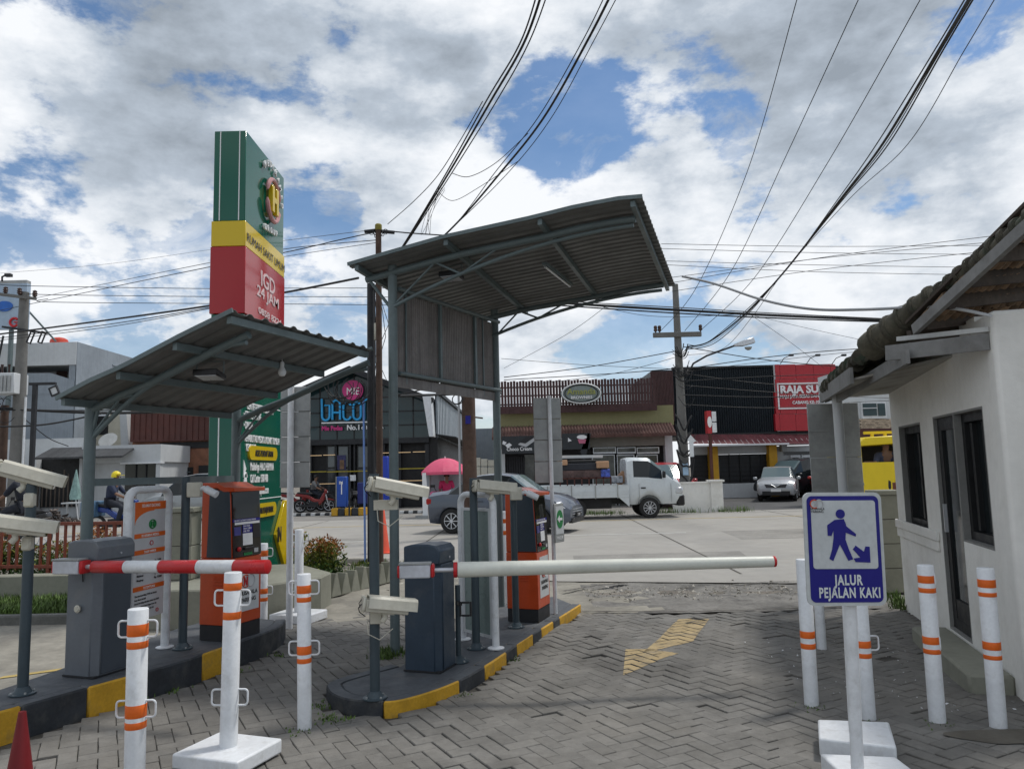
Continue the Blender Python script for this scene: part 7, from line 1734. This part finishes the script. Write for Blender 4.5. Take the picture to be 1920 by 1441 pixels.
b = MB(); b.bb(-2.1, -.45, .42, 1.2, -.35, .58); b.bb(-2.1, .35, .42, 1.2, .45, .58); b.bb(-.9, -.6, .30, .0, .5, .60); b.tube([(-1.05, -.6, .32), (-1.05, .6, .32)], .05, 8); b.build('chassis', m_dkr, t)
for x in (1.10, -1.05):
    for s in (-1, 1): wheel(t, x, s*.69, .30, .18, s, m_alu, 10)
for x in (-1.9, -1.2, -.5, .15): b = MB(); b.bb(x, -.84, .60, x+.03, -.82, 1.0); b.build('latch', m_galv, t)
# load
TX = t.location.x
def ld(name, label, u0_, v0, u1_, v1, Y, m, d=1.0, bevel=.02, cat='box', group=None):
    x0, z0, x1, z1 = R(u0_, v0, u1_, v1, Y); b = MB(); b.bb(x0, Y, z0, x1, Y+d, z1); return solo(b, name, label, cat, m, bevel=bevel, smooth=False, group=group)
m_card = mat('cardboard', (.42, .25, .15), .8, var=.12)
ld('crate', 'brown lattice crate lowest in the load of the white pickup', 1050, 881, 1141, 898, 25.4, mat('crate_brown', (.10, .065, .06), .8, var=.5, scale=3), cat='crate')
ld('shelf_slab', 'black slab lying on the brown crate in the white pickup', 1050, 868, 1138, 881, 25.4, mat('slab_black', (.02, .022, .03), .5), cat='slab')
ld('box', 'small cardboard box on the right end of the black slab in the pickup', 1119, 864, 1142, 877, 25.2, m_card, .6)
ld('box', 'cardboard box at the left end of the black slab beside the grey sign back', 1046, 862, 1064, 872, 25.2, m_card, .5)
ld('upturned_table', 'upturned dark table in the middle of the pickup load', 1068, 862, 1118, 868, 25.6, m_wframe, .8, cat='table')
ld('blue_box', 'blue and white box corner on the brown crate in the pickup', 1127, 879, 1144, 895, 25.35, mat('blue_white_pack', (.06, .10, .42), .5, var=.8, scale=8), .3)
for k in range(3):
    a_ = A(1050, 855+k*1.5, 25.5+.3*k); c_ = A(1130, 854+k*1.2, 25.5+.3*k); b = MB(); b.bar(a_, c_, .05, .05); solo(b, 'pole', 'white pole lying on top of the pickup load, %s one' % ('front', 'middle', 'rear')[k], 'pole', m_sign, group='white poles on the pickup load')
x0, z0, x1, z1 = R(1145, 886, 1178, 908, 25.5); b = MB(); b.box((0, 0, 0), (.42, .4, .28)); Rm = Matrix.Rotation(-.8, 3, 'Y'); b.v = [Rm @ p+Vector(((x0+x1)/2+.1, 25.8, (z0+z1)/2)) for p in b.v]; solo(b, 'box', 'tilted cardboard box against the cab of the white pickup', 'box', m_card)
ld('parcel', 'wrapped grey parcel leaning on the tilted box in the pickup bed', 1146, 892, 1168, 905, 25.4, mat('wrapped_parcel', (.28, .30, .33), .4, var=.8, scale=10), .3, cat='parcel')
x0, z0, x1, z1 = R(1050, 897, 1145, 907, 25.35); t3 = thing('load_rack', 'thin red brown rack under the brown crate in the pickup bed', 'rack', ((x0+x1)/2, 25.35, z0))
for k in range(8): x = x0+(x1-x0)*k/7; b = MB(); b.bb(x-.02, 25.3, z0-.2, x+.02, 25.34, z1+.05); b.build('rack_bar', m_brn, t3, world=True)
b = MB(); b.bb(x0, 25.3, z1, x1, 25.34, z1+.04); b.build('rack_rail', m_brn, t3, world=True)
# simple cars in the forecourt
def car(label, P, yaw, paint, sc=1, kind='hatch', name='parked_car', cat='car'):
    t = thing(name, label, cat, P, yaw, scale=sc)
    if kind == 'suv': st = [(-2.0, .40, .95, 1.15, .74, .6), (-1.9, .30, 1.02, 1.30, .85, .62), (-1.65, .26, 1.04, 1.50, .88, .62), (-.9, .24, 1.02, 1.57, .89, .64), (-.2, .24, 1.0, 1.58, .89, .64), (.35, .24, .98, 1.53, .89, .62), (.98, .26, .98, 1.10, .88, .70), (1.3, .26, .96, 1.04, .88, .70), (1.75, .28, .88, .96, .85, .66), (2.0, .32, .72, .80, .76, .56), (2.06, .36, .60, .66, .66, .5)]
    else: st = [(-2.2, .40, 1.0, 1.2, .74, .62), (-2.1, .30, 1.06, 1.55, .84, .66), (-1.7, .26, 1.05, 1.74, .86, .66), (-.9, .24, 1.02, 1.80, .86, .68), (-.1, .24, 1.0, 1.80, .86, .68), (.5, .24, .98, 1.70, .86, .66), (1.2, .26, .96, 1.14, .85, .68), (1.5, .26, .92, 1.02, .84, .66), (1.95, .30, .8, .9, .8, .6), (2.2, .34, .6, .7, .7, .5)]
    carbody(t, st, paint, {1, 2, 3, 4, 5}, {5: 'windscreen', 1: 'rear_window'}, (-1.25, 1.25), .37)
    for x in (-1.25, 1.25):
        for s in (-1, 1): wheel(t, x, s*.76, .33, .2, s, m_alu, 6)
    for s in (-1, 1):
        b = MB(); b.lathe([(.10, 0), (.09, .05)], 14, axis='x', c=(1.98, s*.56, .66)); b.build('headlight', m_alu, t)
        b = MB(); b.bb(.85, s*.88, .98, 1.0, s*1.06, 1.12); b.build('mirror', paint, t, bevel=.03)
    b = MB(); b.add([(2.08, -.42, .64), (2.08, .42, .64), (2.0, .50, .80), (2.0, -.50, .80)], [(0, 1, 2, 3)]); b.bb(1.95, -.6, .30, 2.09, .6, .48); b.build('grille', m_black, t)
    b = MB(); b.bb(2.08, -.22, .46, 2.11, .22, .58); b.build('number_plate', m_print, t)
    b = MB(); b.tube([(2.09, -.2, .78), (2.11, 0, .66), (2.09, .2, .78)], .02, 6); b.build('chrome_v', m_alu, t); return t
P = A(1463, 930, 34.5)
car('silver compact car facing the camera in the shop forecourt', (P.x+.25, 35.4, 0), radians(-112), mat('car_silver_paint', (.36, .38, .40), .3, metal=.2, coat=.4, var=.0), .95, 'suv')
P = A(1478, 920, 39); car('dark van parked behind the silver car', (P.x+.2, 38.2, 0), radians(-150), mat('car_black_paint', (.025, .028, .034), .2, coat=.5, var=0), 1.04, 'van')
P = A(1522, 920, 37.5); car('red car half hidden by the large grey sign back', (P.x+.3, 36.0, 0), radians(-110), mat('car_red_paint', (.40, .015, .02), .25, coat=.5, var=0), .92, 'suv')
P = A(1285, 900, 33); car('red and white van behind the concrete pole and the white wall', (P.x-1.0, 32.5, 0), radians(-80), mat('van_red_paint', (.40, .04, .05), .3, coat=.4, var=0), 1.0, 'van')
P = A(333, 930, 31); car('silver grey van half hidden by the information board', (P.x+.9, 31, 0), radians(180), mat('van_grey_paint', (.30, .32, .33), .3, metal=.3, coat=.4, var=0), 1.0, 'van')
P = A(8, 900, 33); car('white van with a yellow sticker at the left edge behind the rider', (P.x-2.0, 33.5, 0), 0, mat('van_white_paint', (.62, .62, .60), .3, coat=.4, var=0), 1.1, 'van')
# yellow truck
m_ty = mat('truck_yellow', (.72, .53, .01), .4, var=.05)
YT = 17.5
x0 = A(1612, 870, YT).x; zc_ = A(1650, 822, YT).z; 
t = thing('yellow_truck', 'yellow truck in the gap left of the booth, a person leaning from its window', 'truck', (x0+1.2, YT, 0))
zs_ = A(1650, 866, YT).z
b = MB(); b.bb(x0, YT, .55, x0+2.3, YT+.08, zs_); b.build('door', m_ty, t, world=True, smooth=False)
for xq, wq in ((0, .06), (2.0, .3)): b = MB(); b.bb(x0+xq, YT, zs_+.002, x0+xq+wq, YT+.08, zc_-.13); b.build('door_pillar', m_ty, t, world=True, smooth=False)
b = MB(); b.xz([(x0-.02, A(1620, 836, YT).z), (x0+.9, zc_-.12), (x0+2.4, zc_-.12), (x0+2.4, zc_+.12), (x0+.15, zc_+.04)], YT-.02, YT+1.8); b.build('roof', m_ty, t, world=True, bevel=.02)
b = MB(); b.bb(x0, YT+1.7, .55, x0+2.3, YT+1.8, zc_); b.bb(x0+2.2, YT+.1, .5, x0+2.35, YT+1.7, zc_); b.bb(x0, YT+.1, .5, x0+2.2, YT+1.7, .7); b.build('cab_shell', m_ty, t, world=True, smooth=False)
b = MB(); b.bb(x0+.1, YT+1.2, .8, x0+2.2, YT+1.25, zc_-.15); b.build('cab_dark_lining', m_dkr, t, world=True)
b = MB(); b.bb(x0+.78, YT-.03, 1.12, x0+.95, YT, 1.20); b.build('door_handle', m_black, t, world=True)
b = MB(); b.bb(x0+2.4, YT, .5, x0+6, YT+1.9, 1.9); b.build('cargo_box', m_ty, t, world=True)
for x in (x0+.3, x0+4.6): wheel(t, x-t.location.x, .2, .42, .25, -1, m_alu, 6)
b = MB(); 
za_ = A(1650, 812, YT).z; b.bb(x0+.3, YT+.3, za_, x0+1.5, YT+.38, za_+.06)
for x in (.45, .75, 1.05): b.bb(x0+x, YT+.3, zc_, x0+x+.06, YT+.36, za_)
b.build('roof_rack', m_ty, t, world=True)
# ---------------------------------------------------------------- motorbikes
def motorbike(label, P, yaw, mcol, group=None, sc=1):
    t = thing('motorbike', label, 'motorbike', P, yaw, group, sc)
    for x in (-.62, .62):
        o = bpy.data.objects.new('wheel', None); COL.objects.link(o); o.parent = t; o.location = (x, 0, .28)
        b = MB(); b.tube([(.255*cos(2*pi*k/24), 0, .255*sin(2*pi*k/24)) for k in range(24)], .045, 8, closed=True); b.build('tyre', m_tyre, o)
        b = MB(); b.tube([(.21*cos(2*pi*k/20), 0, .21*sin(2*pi*k/20)) for k in range(20)], .012, 5, closed=True)
        for k in range(5): b.bar((0, 0, 0), (.21*cos(k*1.257), 0, .21*sin(k*1.257)), .015, .02)
        b.build('rim', m_alu, o)
    b = MB(); b.yz([(-.10, 0), (.10, 0), (.07, .2), (-.07, .2)], -.1, .1); b = MB()
    b.xz([(-.85, .72), (-.30, .62), (.02, .38), (.25, .32), (.42, .50), (.50, .84), (.40, .86), (.22, .55), (.0, .58), (-.25, .76), (-.80, .84)], -.11, .11); b.build('fairing', mcol, t, bevel=.03, seg=2)
    b = MB(); b.xz([(-.78, .84), (-.2, .76), (-.05, .80), (-.15, .86), (-.72, .90)], -.11, .11); b.build('seat', m_black, t, bevel=.02)
    b = MB(); b.bb(-.25, -.12, .22, .18, .12, .45); b.tube([(.1, -.13, .25), (-.75, -.15, .30)], .04, 8); b.tube([(-.2, 0, .35), (-.62, 0, .28)], .03, 6); b.build('engine', m_blackp, t)
    for s in (-1, 1): b = MB(); b.tube([(.46, s*.05, .85), (.62, s*.06, .28)], .022, 6); b.build('fork', m_alu, t)
    b = MB(); b.tube([(.34, -.34, 1.0), (.40, -.12, .96), (.40, .12, .96), (.34, .34, 1.0)], .016, 6); b.build('handlebar', m_blackp, t)
    b = MB(); b.xz([(.42, .80), (.56, .84), (.52, .98), (.42, .98)], -.10, .10); b.build('headlight_cowl', mcol, t, bevel=.02)
    b = MB(); b.box((.565, 0, .88), (.02, .12, .08)); b.build('headlight', m_alu, t)
    b = MB(); b.xz([(.42, .56), (.86, .50), (.84, .54), (.62, .60)], -.06, .06); b.build('mudguard', mcol, t)
    for s in (-1, 1): b = MB(); b.tube([(.38, s*.25, 1.0), (.34, s*.32, 1.14)], .008, 5); b.box((.33, s*.34, 1.17), (.02, .12, .08)); b.build('mirror', m_black, t)
    return t
m_bikeb = mat('bike_blue', (.02, .05, .22), .3, coat=.3); m_biker = mat('bike_red', (.20, .014, .014), .3, coat=.3); m_bikek = mat('bike_black', (.02, .02, .022), .3, coat=.3)
def person(label, P, yaw, pose, shirt, trousers, hair, skin=(.20, .11, .07), sc=1, helmet=None, kind='sit'):
    """pose: dict of joints in the person's own frame, x forward"""
    t = thing('person', label, 'person', P, yaw, scale=sc)
    J = pose
    ms = mat('skin', skin, .6, var=.05)
    def skinmesh(nm, names, edges, rad, m):
        me = bpy.data.meshes.new(nm); me.from_pydata([J[k] for k in names], [(names.index(a), names.index(b)) for a, b in edges], [])
        o = bpy.data.objects.new(nm, me); COL.objects.link(o); o.parent = t; me.materials.append(m)
        md = o.modifiers.new('skin', 'SKIN'); 
        for i, k in enumerate(names):
            r = rad[k]; me.skin_vertices[0].data[i].radius = (r if isinstance(r, tuple) else (r, r))
        me.skin_vertices[0].data[0].use_root = True; md.use_smooth_shade = True
        s = o.modifiers.new('sub', 'SUBSURF'); s.levels = 1; s.render_levels = 1; return o
    full = ['pelvis', 'chest', 'neck', 'head0', 'head1', 'shL', 'elL', 'haL', 'shR', 'elR', 'haR', 'hipL', 'knL', 'ftL', 'toL', 'hipR', 'knR', 'ftR', 'toR']
    ed = [('pelvis', 'chest'), ('chest', 'neck'), ('neck', 'head0'), ('head0', 'head1'), ('chest', 'shL'), ('shL', 'elL'), ('elL', 'haL'), ('chest', 'shR'), ('shR', 'elR'), ('elR', 'haR'), ('pelvis', 'hipL'), ('hipL', 'knL'), ('knL', 'ftL'), ('ftL', 'toL'), ('pelvis', 'hipR'), ('hipR', 'knR'), ('knR', 'ftR'), ('ftR', 'toR')]
    rd = dict(pelvis=.13, chest=.13, neck=.055, head0=.085, head1=.075, shL=.065, elL=.045, haL=.035, shR=.065, elR=.045, haR=.035, hipL=.09, knL=.065, ftL=.04, toL=.035, hipR=.09, knR=.065, ftR=.04, toR=.035)
    skinmesh('body', full, ed, rd, ms)
    rs = dict(rd); rs.update(pelvis=.155, chest=.165, shL=.085, shR=.085, elL=.062, elR=.062)
    skinmesh('shirt', ['pelvis', 'chest', 'shL', 'elL', 'shR', 'elR'], [('pelvis', 'chest'), ('chest', 'shL'), ('shL', 'elL'), ('chest', 'shR'), ('shR', 'elR')], rs, shirt)
    rt_ = dict(rd); rt_.update(pelvis=.15, hipL=.11, hipR=.11, knL=.082, knR=.082, ftL=.058, ftR=.058)
    skinmesh('trousers', ['pelvis', 'hipL', 'knL', 'ftL', 'hipR', 'knR', 'ftR'], [('pelvis', 'hipL'), ('hipL', 'knL'), ('knL', 'ftL'), ('pelvis', 'hipR'), ('hipR', 'knR'), ('knR', 'ftR')], rt_, trousers)
    h0 = Vector(J['head0']); h1 = Vector(J['head1']); c = h0.lerp(h1, .6)
    b = MB(); r = .125 if helmet else .108
    vs = []
    for i in range(9):
        for k in range(14):
            th2 = pi*.62*i/8; ph2 = 2*pi*k/14; vs.append(c+Vector((r*1.08*sin(th2)*cos(ph2)-.012, r*sin(th2)*sin(ph2), r*1.1*cos(th2)+.02)))
    b.add(vs, [(i*14+k, (i+1)*14+k, (i+1)*14+(k+1) % 14, i*14+(k+1) % 14) for i in range(8) for k in range(14)])
    b.v = [p if not (p.x-c.x > .03 and p.z-c.z < .05) else Vector((c.x+.03, p.y, p.z)) for p in b.v]
    b.build('helmet' if helmet else 'hair', helmet or hair, t)
    if helmet: b = MB(); b.bb(c.x+.06, -.08, c.z+.02, c.x+.19, .08, c.z+.035); b.v = [p+Vector((0, c.y, 0)) for p in b.v]; b.build('helmet_peak', helmet, t)
    b = MB()
    for s in (-1, 1): b.box((c.x+.088, c.y+s*.034, c.z-.01), (.012, .026, .012))
    b.build('eyes', m_pdark, t); b = MB(); b.tube([(c.x+.085, c.y, c.z-.0), (c.x+.112, c.y, c.z-.035)], [.01, .016], 6); b.build('nose', ms, t)
    b = MB(); b.box((c.x+.086, c.y, c.z-.068), (.01, .045, .01)); b.build('mouth', mat('lips', (.16, .06, .05), .6), t)
    return t
ride = dict(pelvis=(-.25, 0, .95), chest=(-.18, 0, 1.32), neck=(-.12, 0, 1.50), head0=(-.10, 0, 1.58), head1=(-.08, 0, 1.72), shL=(-.15, .2, 1.42), elL=(.04, .28, 1.16), haL=(.34, .30, 1.03), shR=(-.15, -.2, 1.42), elR=(.04, -.28, 1.16), haR=(.34, -.30, 1.03),
   hipL=(-.2, .12, .92), knL=(.18, .19, .80), ftL=(.05, .17, .36), toL=(.2, .17, .30), hipR=(-.2, -.12, .92), knR=(.18, -.19, .80), ftR=(.05, -.17, .36), toR=(.2, -.17, .30))
m_dkcl = mat('dark_jacket', (.015, .018, .028), .8); m_navycl = mat('navy_shirt', (.025, .035, .07), .8); m_hair = mat('black_hair', (.012, .01, .01), .6)
P = A(222, 970, 23.5); xb_ = P.x
motorbike('blue and white motorbike ridden to the right by the rider in a yellow cap helmet', (xb_, 23.5, 0), .05, m_bikeb, sc=1.05)
person('rider in a dark navy shirt and yellow helmet on the blue motorbike', (xb_, 23.5, 0), .05, ride, m_navycl, m_dkcl, m_hair, helmet=mat('yellow_helmet', (.75, .60, .02), .35), sc=1.05)
b = MB(); b.bb(-.95, -.32, .55, -.5, .32, 1.02); b.v = [p+Vector((xb_-.05, 23.5, 0)) for p in b.v]; solo(b, 'carrier_box', 'blue grey carrier basket behind the yellow helmet rider', 'carrier', mat('carrier_blue', (.06, .13, .22), .6, var=.4, scale=6), bevel=.03)
P = A(30, 960, 19.5); motorbike('dark motorbike at the left edge ridden to the left', (P.x, 19.5, 0), radians(178), m_bikek, sc=1.05)
person('rider in a black jacket and white helmet at the left edge, seen from behind', (P.x, 19.5, 0), radians(165), ride, m_dkcl, m_dkcl, m_hair, helmet=mat('white_helmet', (.65, .66, .68), .3), sc=1.12)
for i, (u, Y, yw, m, lab) in enumerate(((590, 34.5, .1, m_biker, 'red and black motorbike parked before the restaurant, nearest the sign back'), (556, 35.3, .25, m_biker, 'red motorbike half hidden behind the white sign post'), (662, 35, 1.9, m_bikek, 'black motorbike facing the road right of the bright blue totem'), (628, 36, .4, m_bikek, 'dark motorbike behind the bright blue totem'))):
    P = A(u, 930, Y); motorbike(lab, (P.x, Y, 0), yw, m, 'motorbikes parked before the restaurant')
stand = dict(pelvis=(0, 0, .92), chest=(.0, 0, 1.28), neck=(.02, 0, 1.46), head0=(.03, 0, 1.54), head1=(.05, 0, 1.67), shL=(0, .2, 1.39), elL=(.02, .26, 1.12), haL=(.16, .22, .95), shR=(0, -.2, 1.39), elR=(.02, -.26, 1.12), haR=(.16, -.22, .95),
   hipL=(0, .1, .88), knL=(.03, .11, .48), ftL=(0, .11, .07), toL=(.14, .11, .03), hipR=(0, -.1, .88), knR=(.03, -.11, .48), ftR=(0, -.11, .07), toR=(.14, -.11, .03))
P = A(596, 920, 35.2); person('person in a grey jacket crouching over the parked red motorbike', (P.x, 35.2, 0), -.1, ride, mat('grey_jacket', (.16, .16, .16), .8), m_dkcl, m_hair, sc=.92)
# ---------------------------------------------------------------- pink cart, parasol and seller
YC = 28.2
m_pinkc = mat('parasol_pink', (.62, .09, .17), .7, var=.1, scale=3); m_pinkb = mat('cart_pink', (.62, .12, .26), .6)
cxp = A(833, 880, YC).x; zr_ = A(833, 884, YC).z; zt_ = A(833, 858, YC).z; rp = (A(879, 880, YC).x-A(788, 880, YC).x)/2
t = thing('parasol', 'pink parasol over the street cart', 'parasol', (cxp, YC+.4, 0))
b = MB(); n = 8; vs = []
for i in range(6):
    f = i/5
    for k in range(n*3):
        a = 2*pi*k/(n*3); sc_ = 1-.035*(1-cos(3*2*pi*k/(3)*1))/2*0; w_ = .045*abs(sin(a*n/2)); rr_ = rp*f*(1-w_*f); z = zr_+(zt_-zr_)*(1-f**2.1)
        vs.append((rr_*cos(a), rr_*sin(a), z))
b.add(vs, [(i*24+k, (i+1)*24+k, (i+1)*24+(k+1) % 24, i*24+(k+1) % 24) for i in range(5) for k in range(24)]); b.build('cloth', m_pinkc, t, ang=15)
b = MB()
for k in range(24):
    a = 2*pi*k/24; a2 = 2*pi*(k+1)/24; w1 = 1-.045*abs(sin(a*4)); w2 = 1-.045*abs(sin(a2*4)); b.add([(rp*w1*cos(a), rp*w1*sin(a), zr_), (rp*w2*cos(a2), rp*w2*sin(a2), zr_), (rp*w2*cos(a2), rp*w2*sin(a2), zr_-.10), (rp*w1*cos(a), rp*w1*sin(a), zr_-.10)], [(0, 1, 2, 3)])
b.build('valance', m_pinkc, t)
b = MB(); b.tube([(0, 0, 0), (0, 0, zt_+.06)], .025, 8); b.build('pole', m_white, t)
for k in range(8): a = 2*pi*k/8; b = MB(); b.tube([(0, 0, zt_-.05), (rp*.5*cos(a), rp*.5*sin(a), zt_-.15), (rp*.95*cos(a), rp*.95*sin(a), zr_+.01)], .01, 4); b.build('rib', m_alu, t)
t = thing('street_cart', 'pink and white street cart with a banner post under the pink parasol', 'cart', (A(815, 950, YC).x, YC, 0))
x0, z0, x1, z1 = R(800, 887, 870, 925, YC+.8); b = MB(); b.bb(x0, YC+.8, .5, x1, YC+.84, z1); b.build('back_panel', mat('cart_grey_panel', (.33, .38, .42), .6), t, world=True)
for u in (801, 870): xx = A(u, 900, YC).x; b = MB(); b.bb(xx-.02, YC+.75, 0, xx+.02, YC+.79, z1); b.build('post', m_galv, t, world=True)
x0, z0, x1, z1 = R(806, 921, 836, 950, YC); b = MB(); b.bb(x0, YC, .35, x1, YC+.7, z1); b.build('cart_body', m_pinkb, t, world=True, bevel=.05)
b = MB(); b.bb(x0-.1, YC-.05, .28, x1+.3, YC+.7, .36); b.build('cart_tray', m_white, t, world=True)
for x in (x0+.15, x1-.05): b = MB(); b.lathe([(.2, -.05), (.24, -.03), (.24, .03), (.2, .05)], 18, axis='y', c=(x, YC, .24)); b.build('wheel', m_tyre, t, world=True)
x0 = A(792, 930, YC-.3).x; b = MB(); b.add([(x0, YC-.3, .1), (x0+.24, YC-.3, .1), (x0+.13, YC-.3, A(798, 886, YC-.3).z), (x0, YC-.3, A(798, 886, YC-.3).z)], [(0, 1, 2, 3)]); b.v += [p+Vector((0, .06, 0)) for p in b.v]; b.f += [[7, 6, 5, 4]]; b.mi.append(0); b.build('cloth_banner', m_paper, t, world=True)
b = MB(); b.bb(x0-.25, YC-.4, 0, x0+.35, YC-.1, .10); b.build('foot', m_galv, t, world=True)
b = MB(); xx = A(818, 918, YC).x; b.tube([(xx, YC+.1, A(818, 921, YC).z), (xx-.1, YC+.1, A(818, 912, YC).z)], .012, 5); b.box((xx-.14, YC+.1, A(818, 911, YC).z), (.18, .04, .10)); b.build('cart_mirror', m_black, t, world=True)
P = A(838, 930, YC+.5); person('seller in a red pink shirt standing under the pink parasol', (P.x, YC+.45, -.14), radians(-80), stand, mat('pink_shirt', (.50, .03, .12), .8), m_dkcl, m_hair)
# people in vehicles
drive = dict(ride); 
P = A(1198, 890, 26.0)
dz = A(1200, 872, 26).z-1.72
person('dark haired driver inside the white pickup cab', (A(1198, 885, 26).x+.05, 25.75, dz), 0, ride, mat('white_shirt', (.5, .5, .5), .8), m_dkcl, m_hair)
lean = dict(ride); lean.update(haR=(.35, -.10, 1.06), elR=(.05, -.42, 1.06), shR=(-.05, -.22, 1.36), shL=(-.1, .2, 1.36))
x0 = A(1612, 870, YT).x; dz = A(1650, 866, YT).z-1.06
armo = dict(pelvis=(-.1, 0, .85), chest=(0, 0, 1.15), neck=(.05, 0, 1.30), head0=(.07, 0, 1.37), head1=(.09, 0, 1.50), shL=(0, .18, 1.22), elL=(.2, .25, .98), haL=(.35, .05, 1.06), shR=(.02, -.18, 1.22), elR=(.05, -.30, 1.00), haR=(.10, -.58, 1.06),
   hipL=(-.05, .1, .83), knL=(.35, .12, .80), ftL=(.4, .12, .40), toL=(.5, .12, .36), hipR=(-.05, -.1, .83), knR=(.35, -.12, .80), ftR=(.4, -.12, .40), toR=(.5, -.12, .36))
armo = dict(armo); P = A(1660, 850, YT+.3)
armo.update(shR=(.06, -.2, 1.20), elR=(.28, -.32, 1.02), haR=(.32, -.62, 1.035))
person('passenger in a dark and white shirt resting an arm on the yellow truck window', (P.x+.05, YT+.42, dz+.02), radians(-95), armo, mat('dark_white_shirt', (.05, .06, .10), .8), m_dkcl, m_hair, skin=(.20, .11, .07))
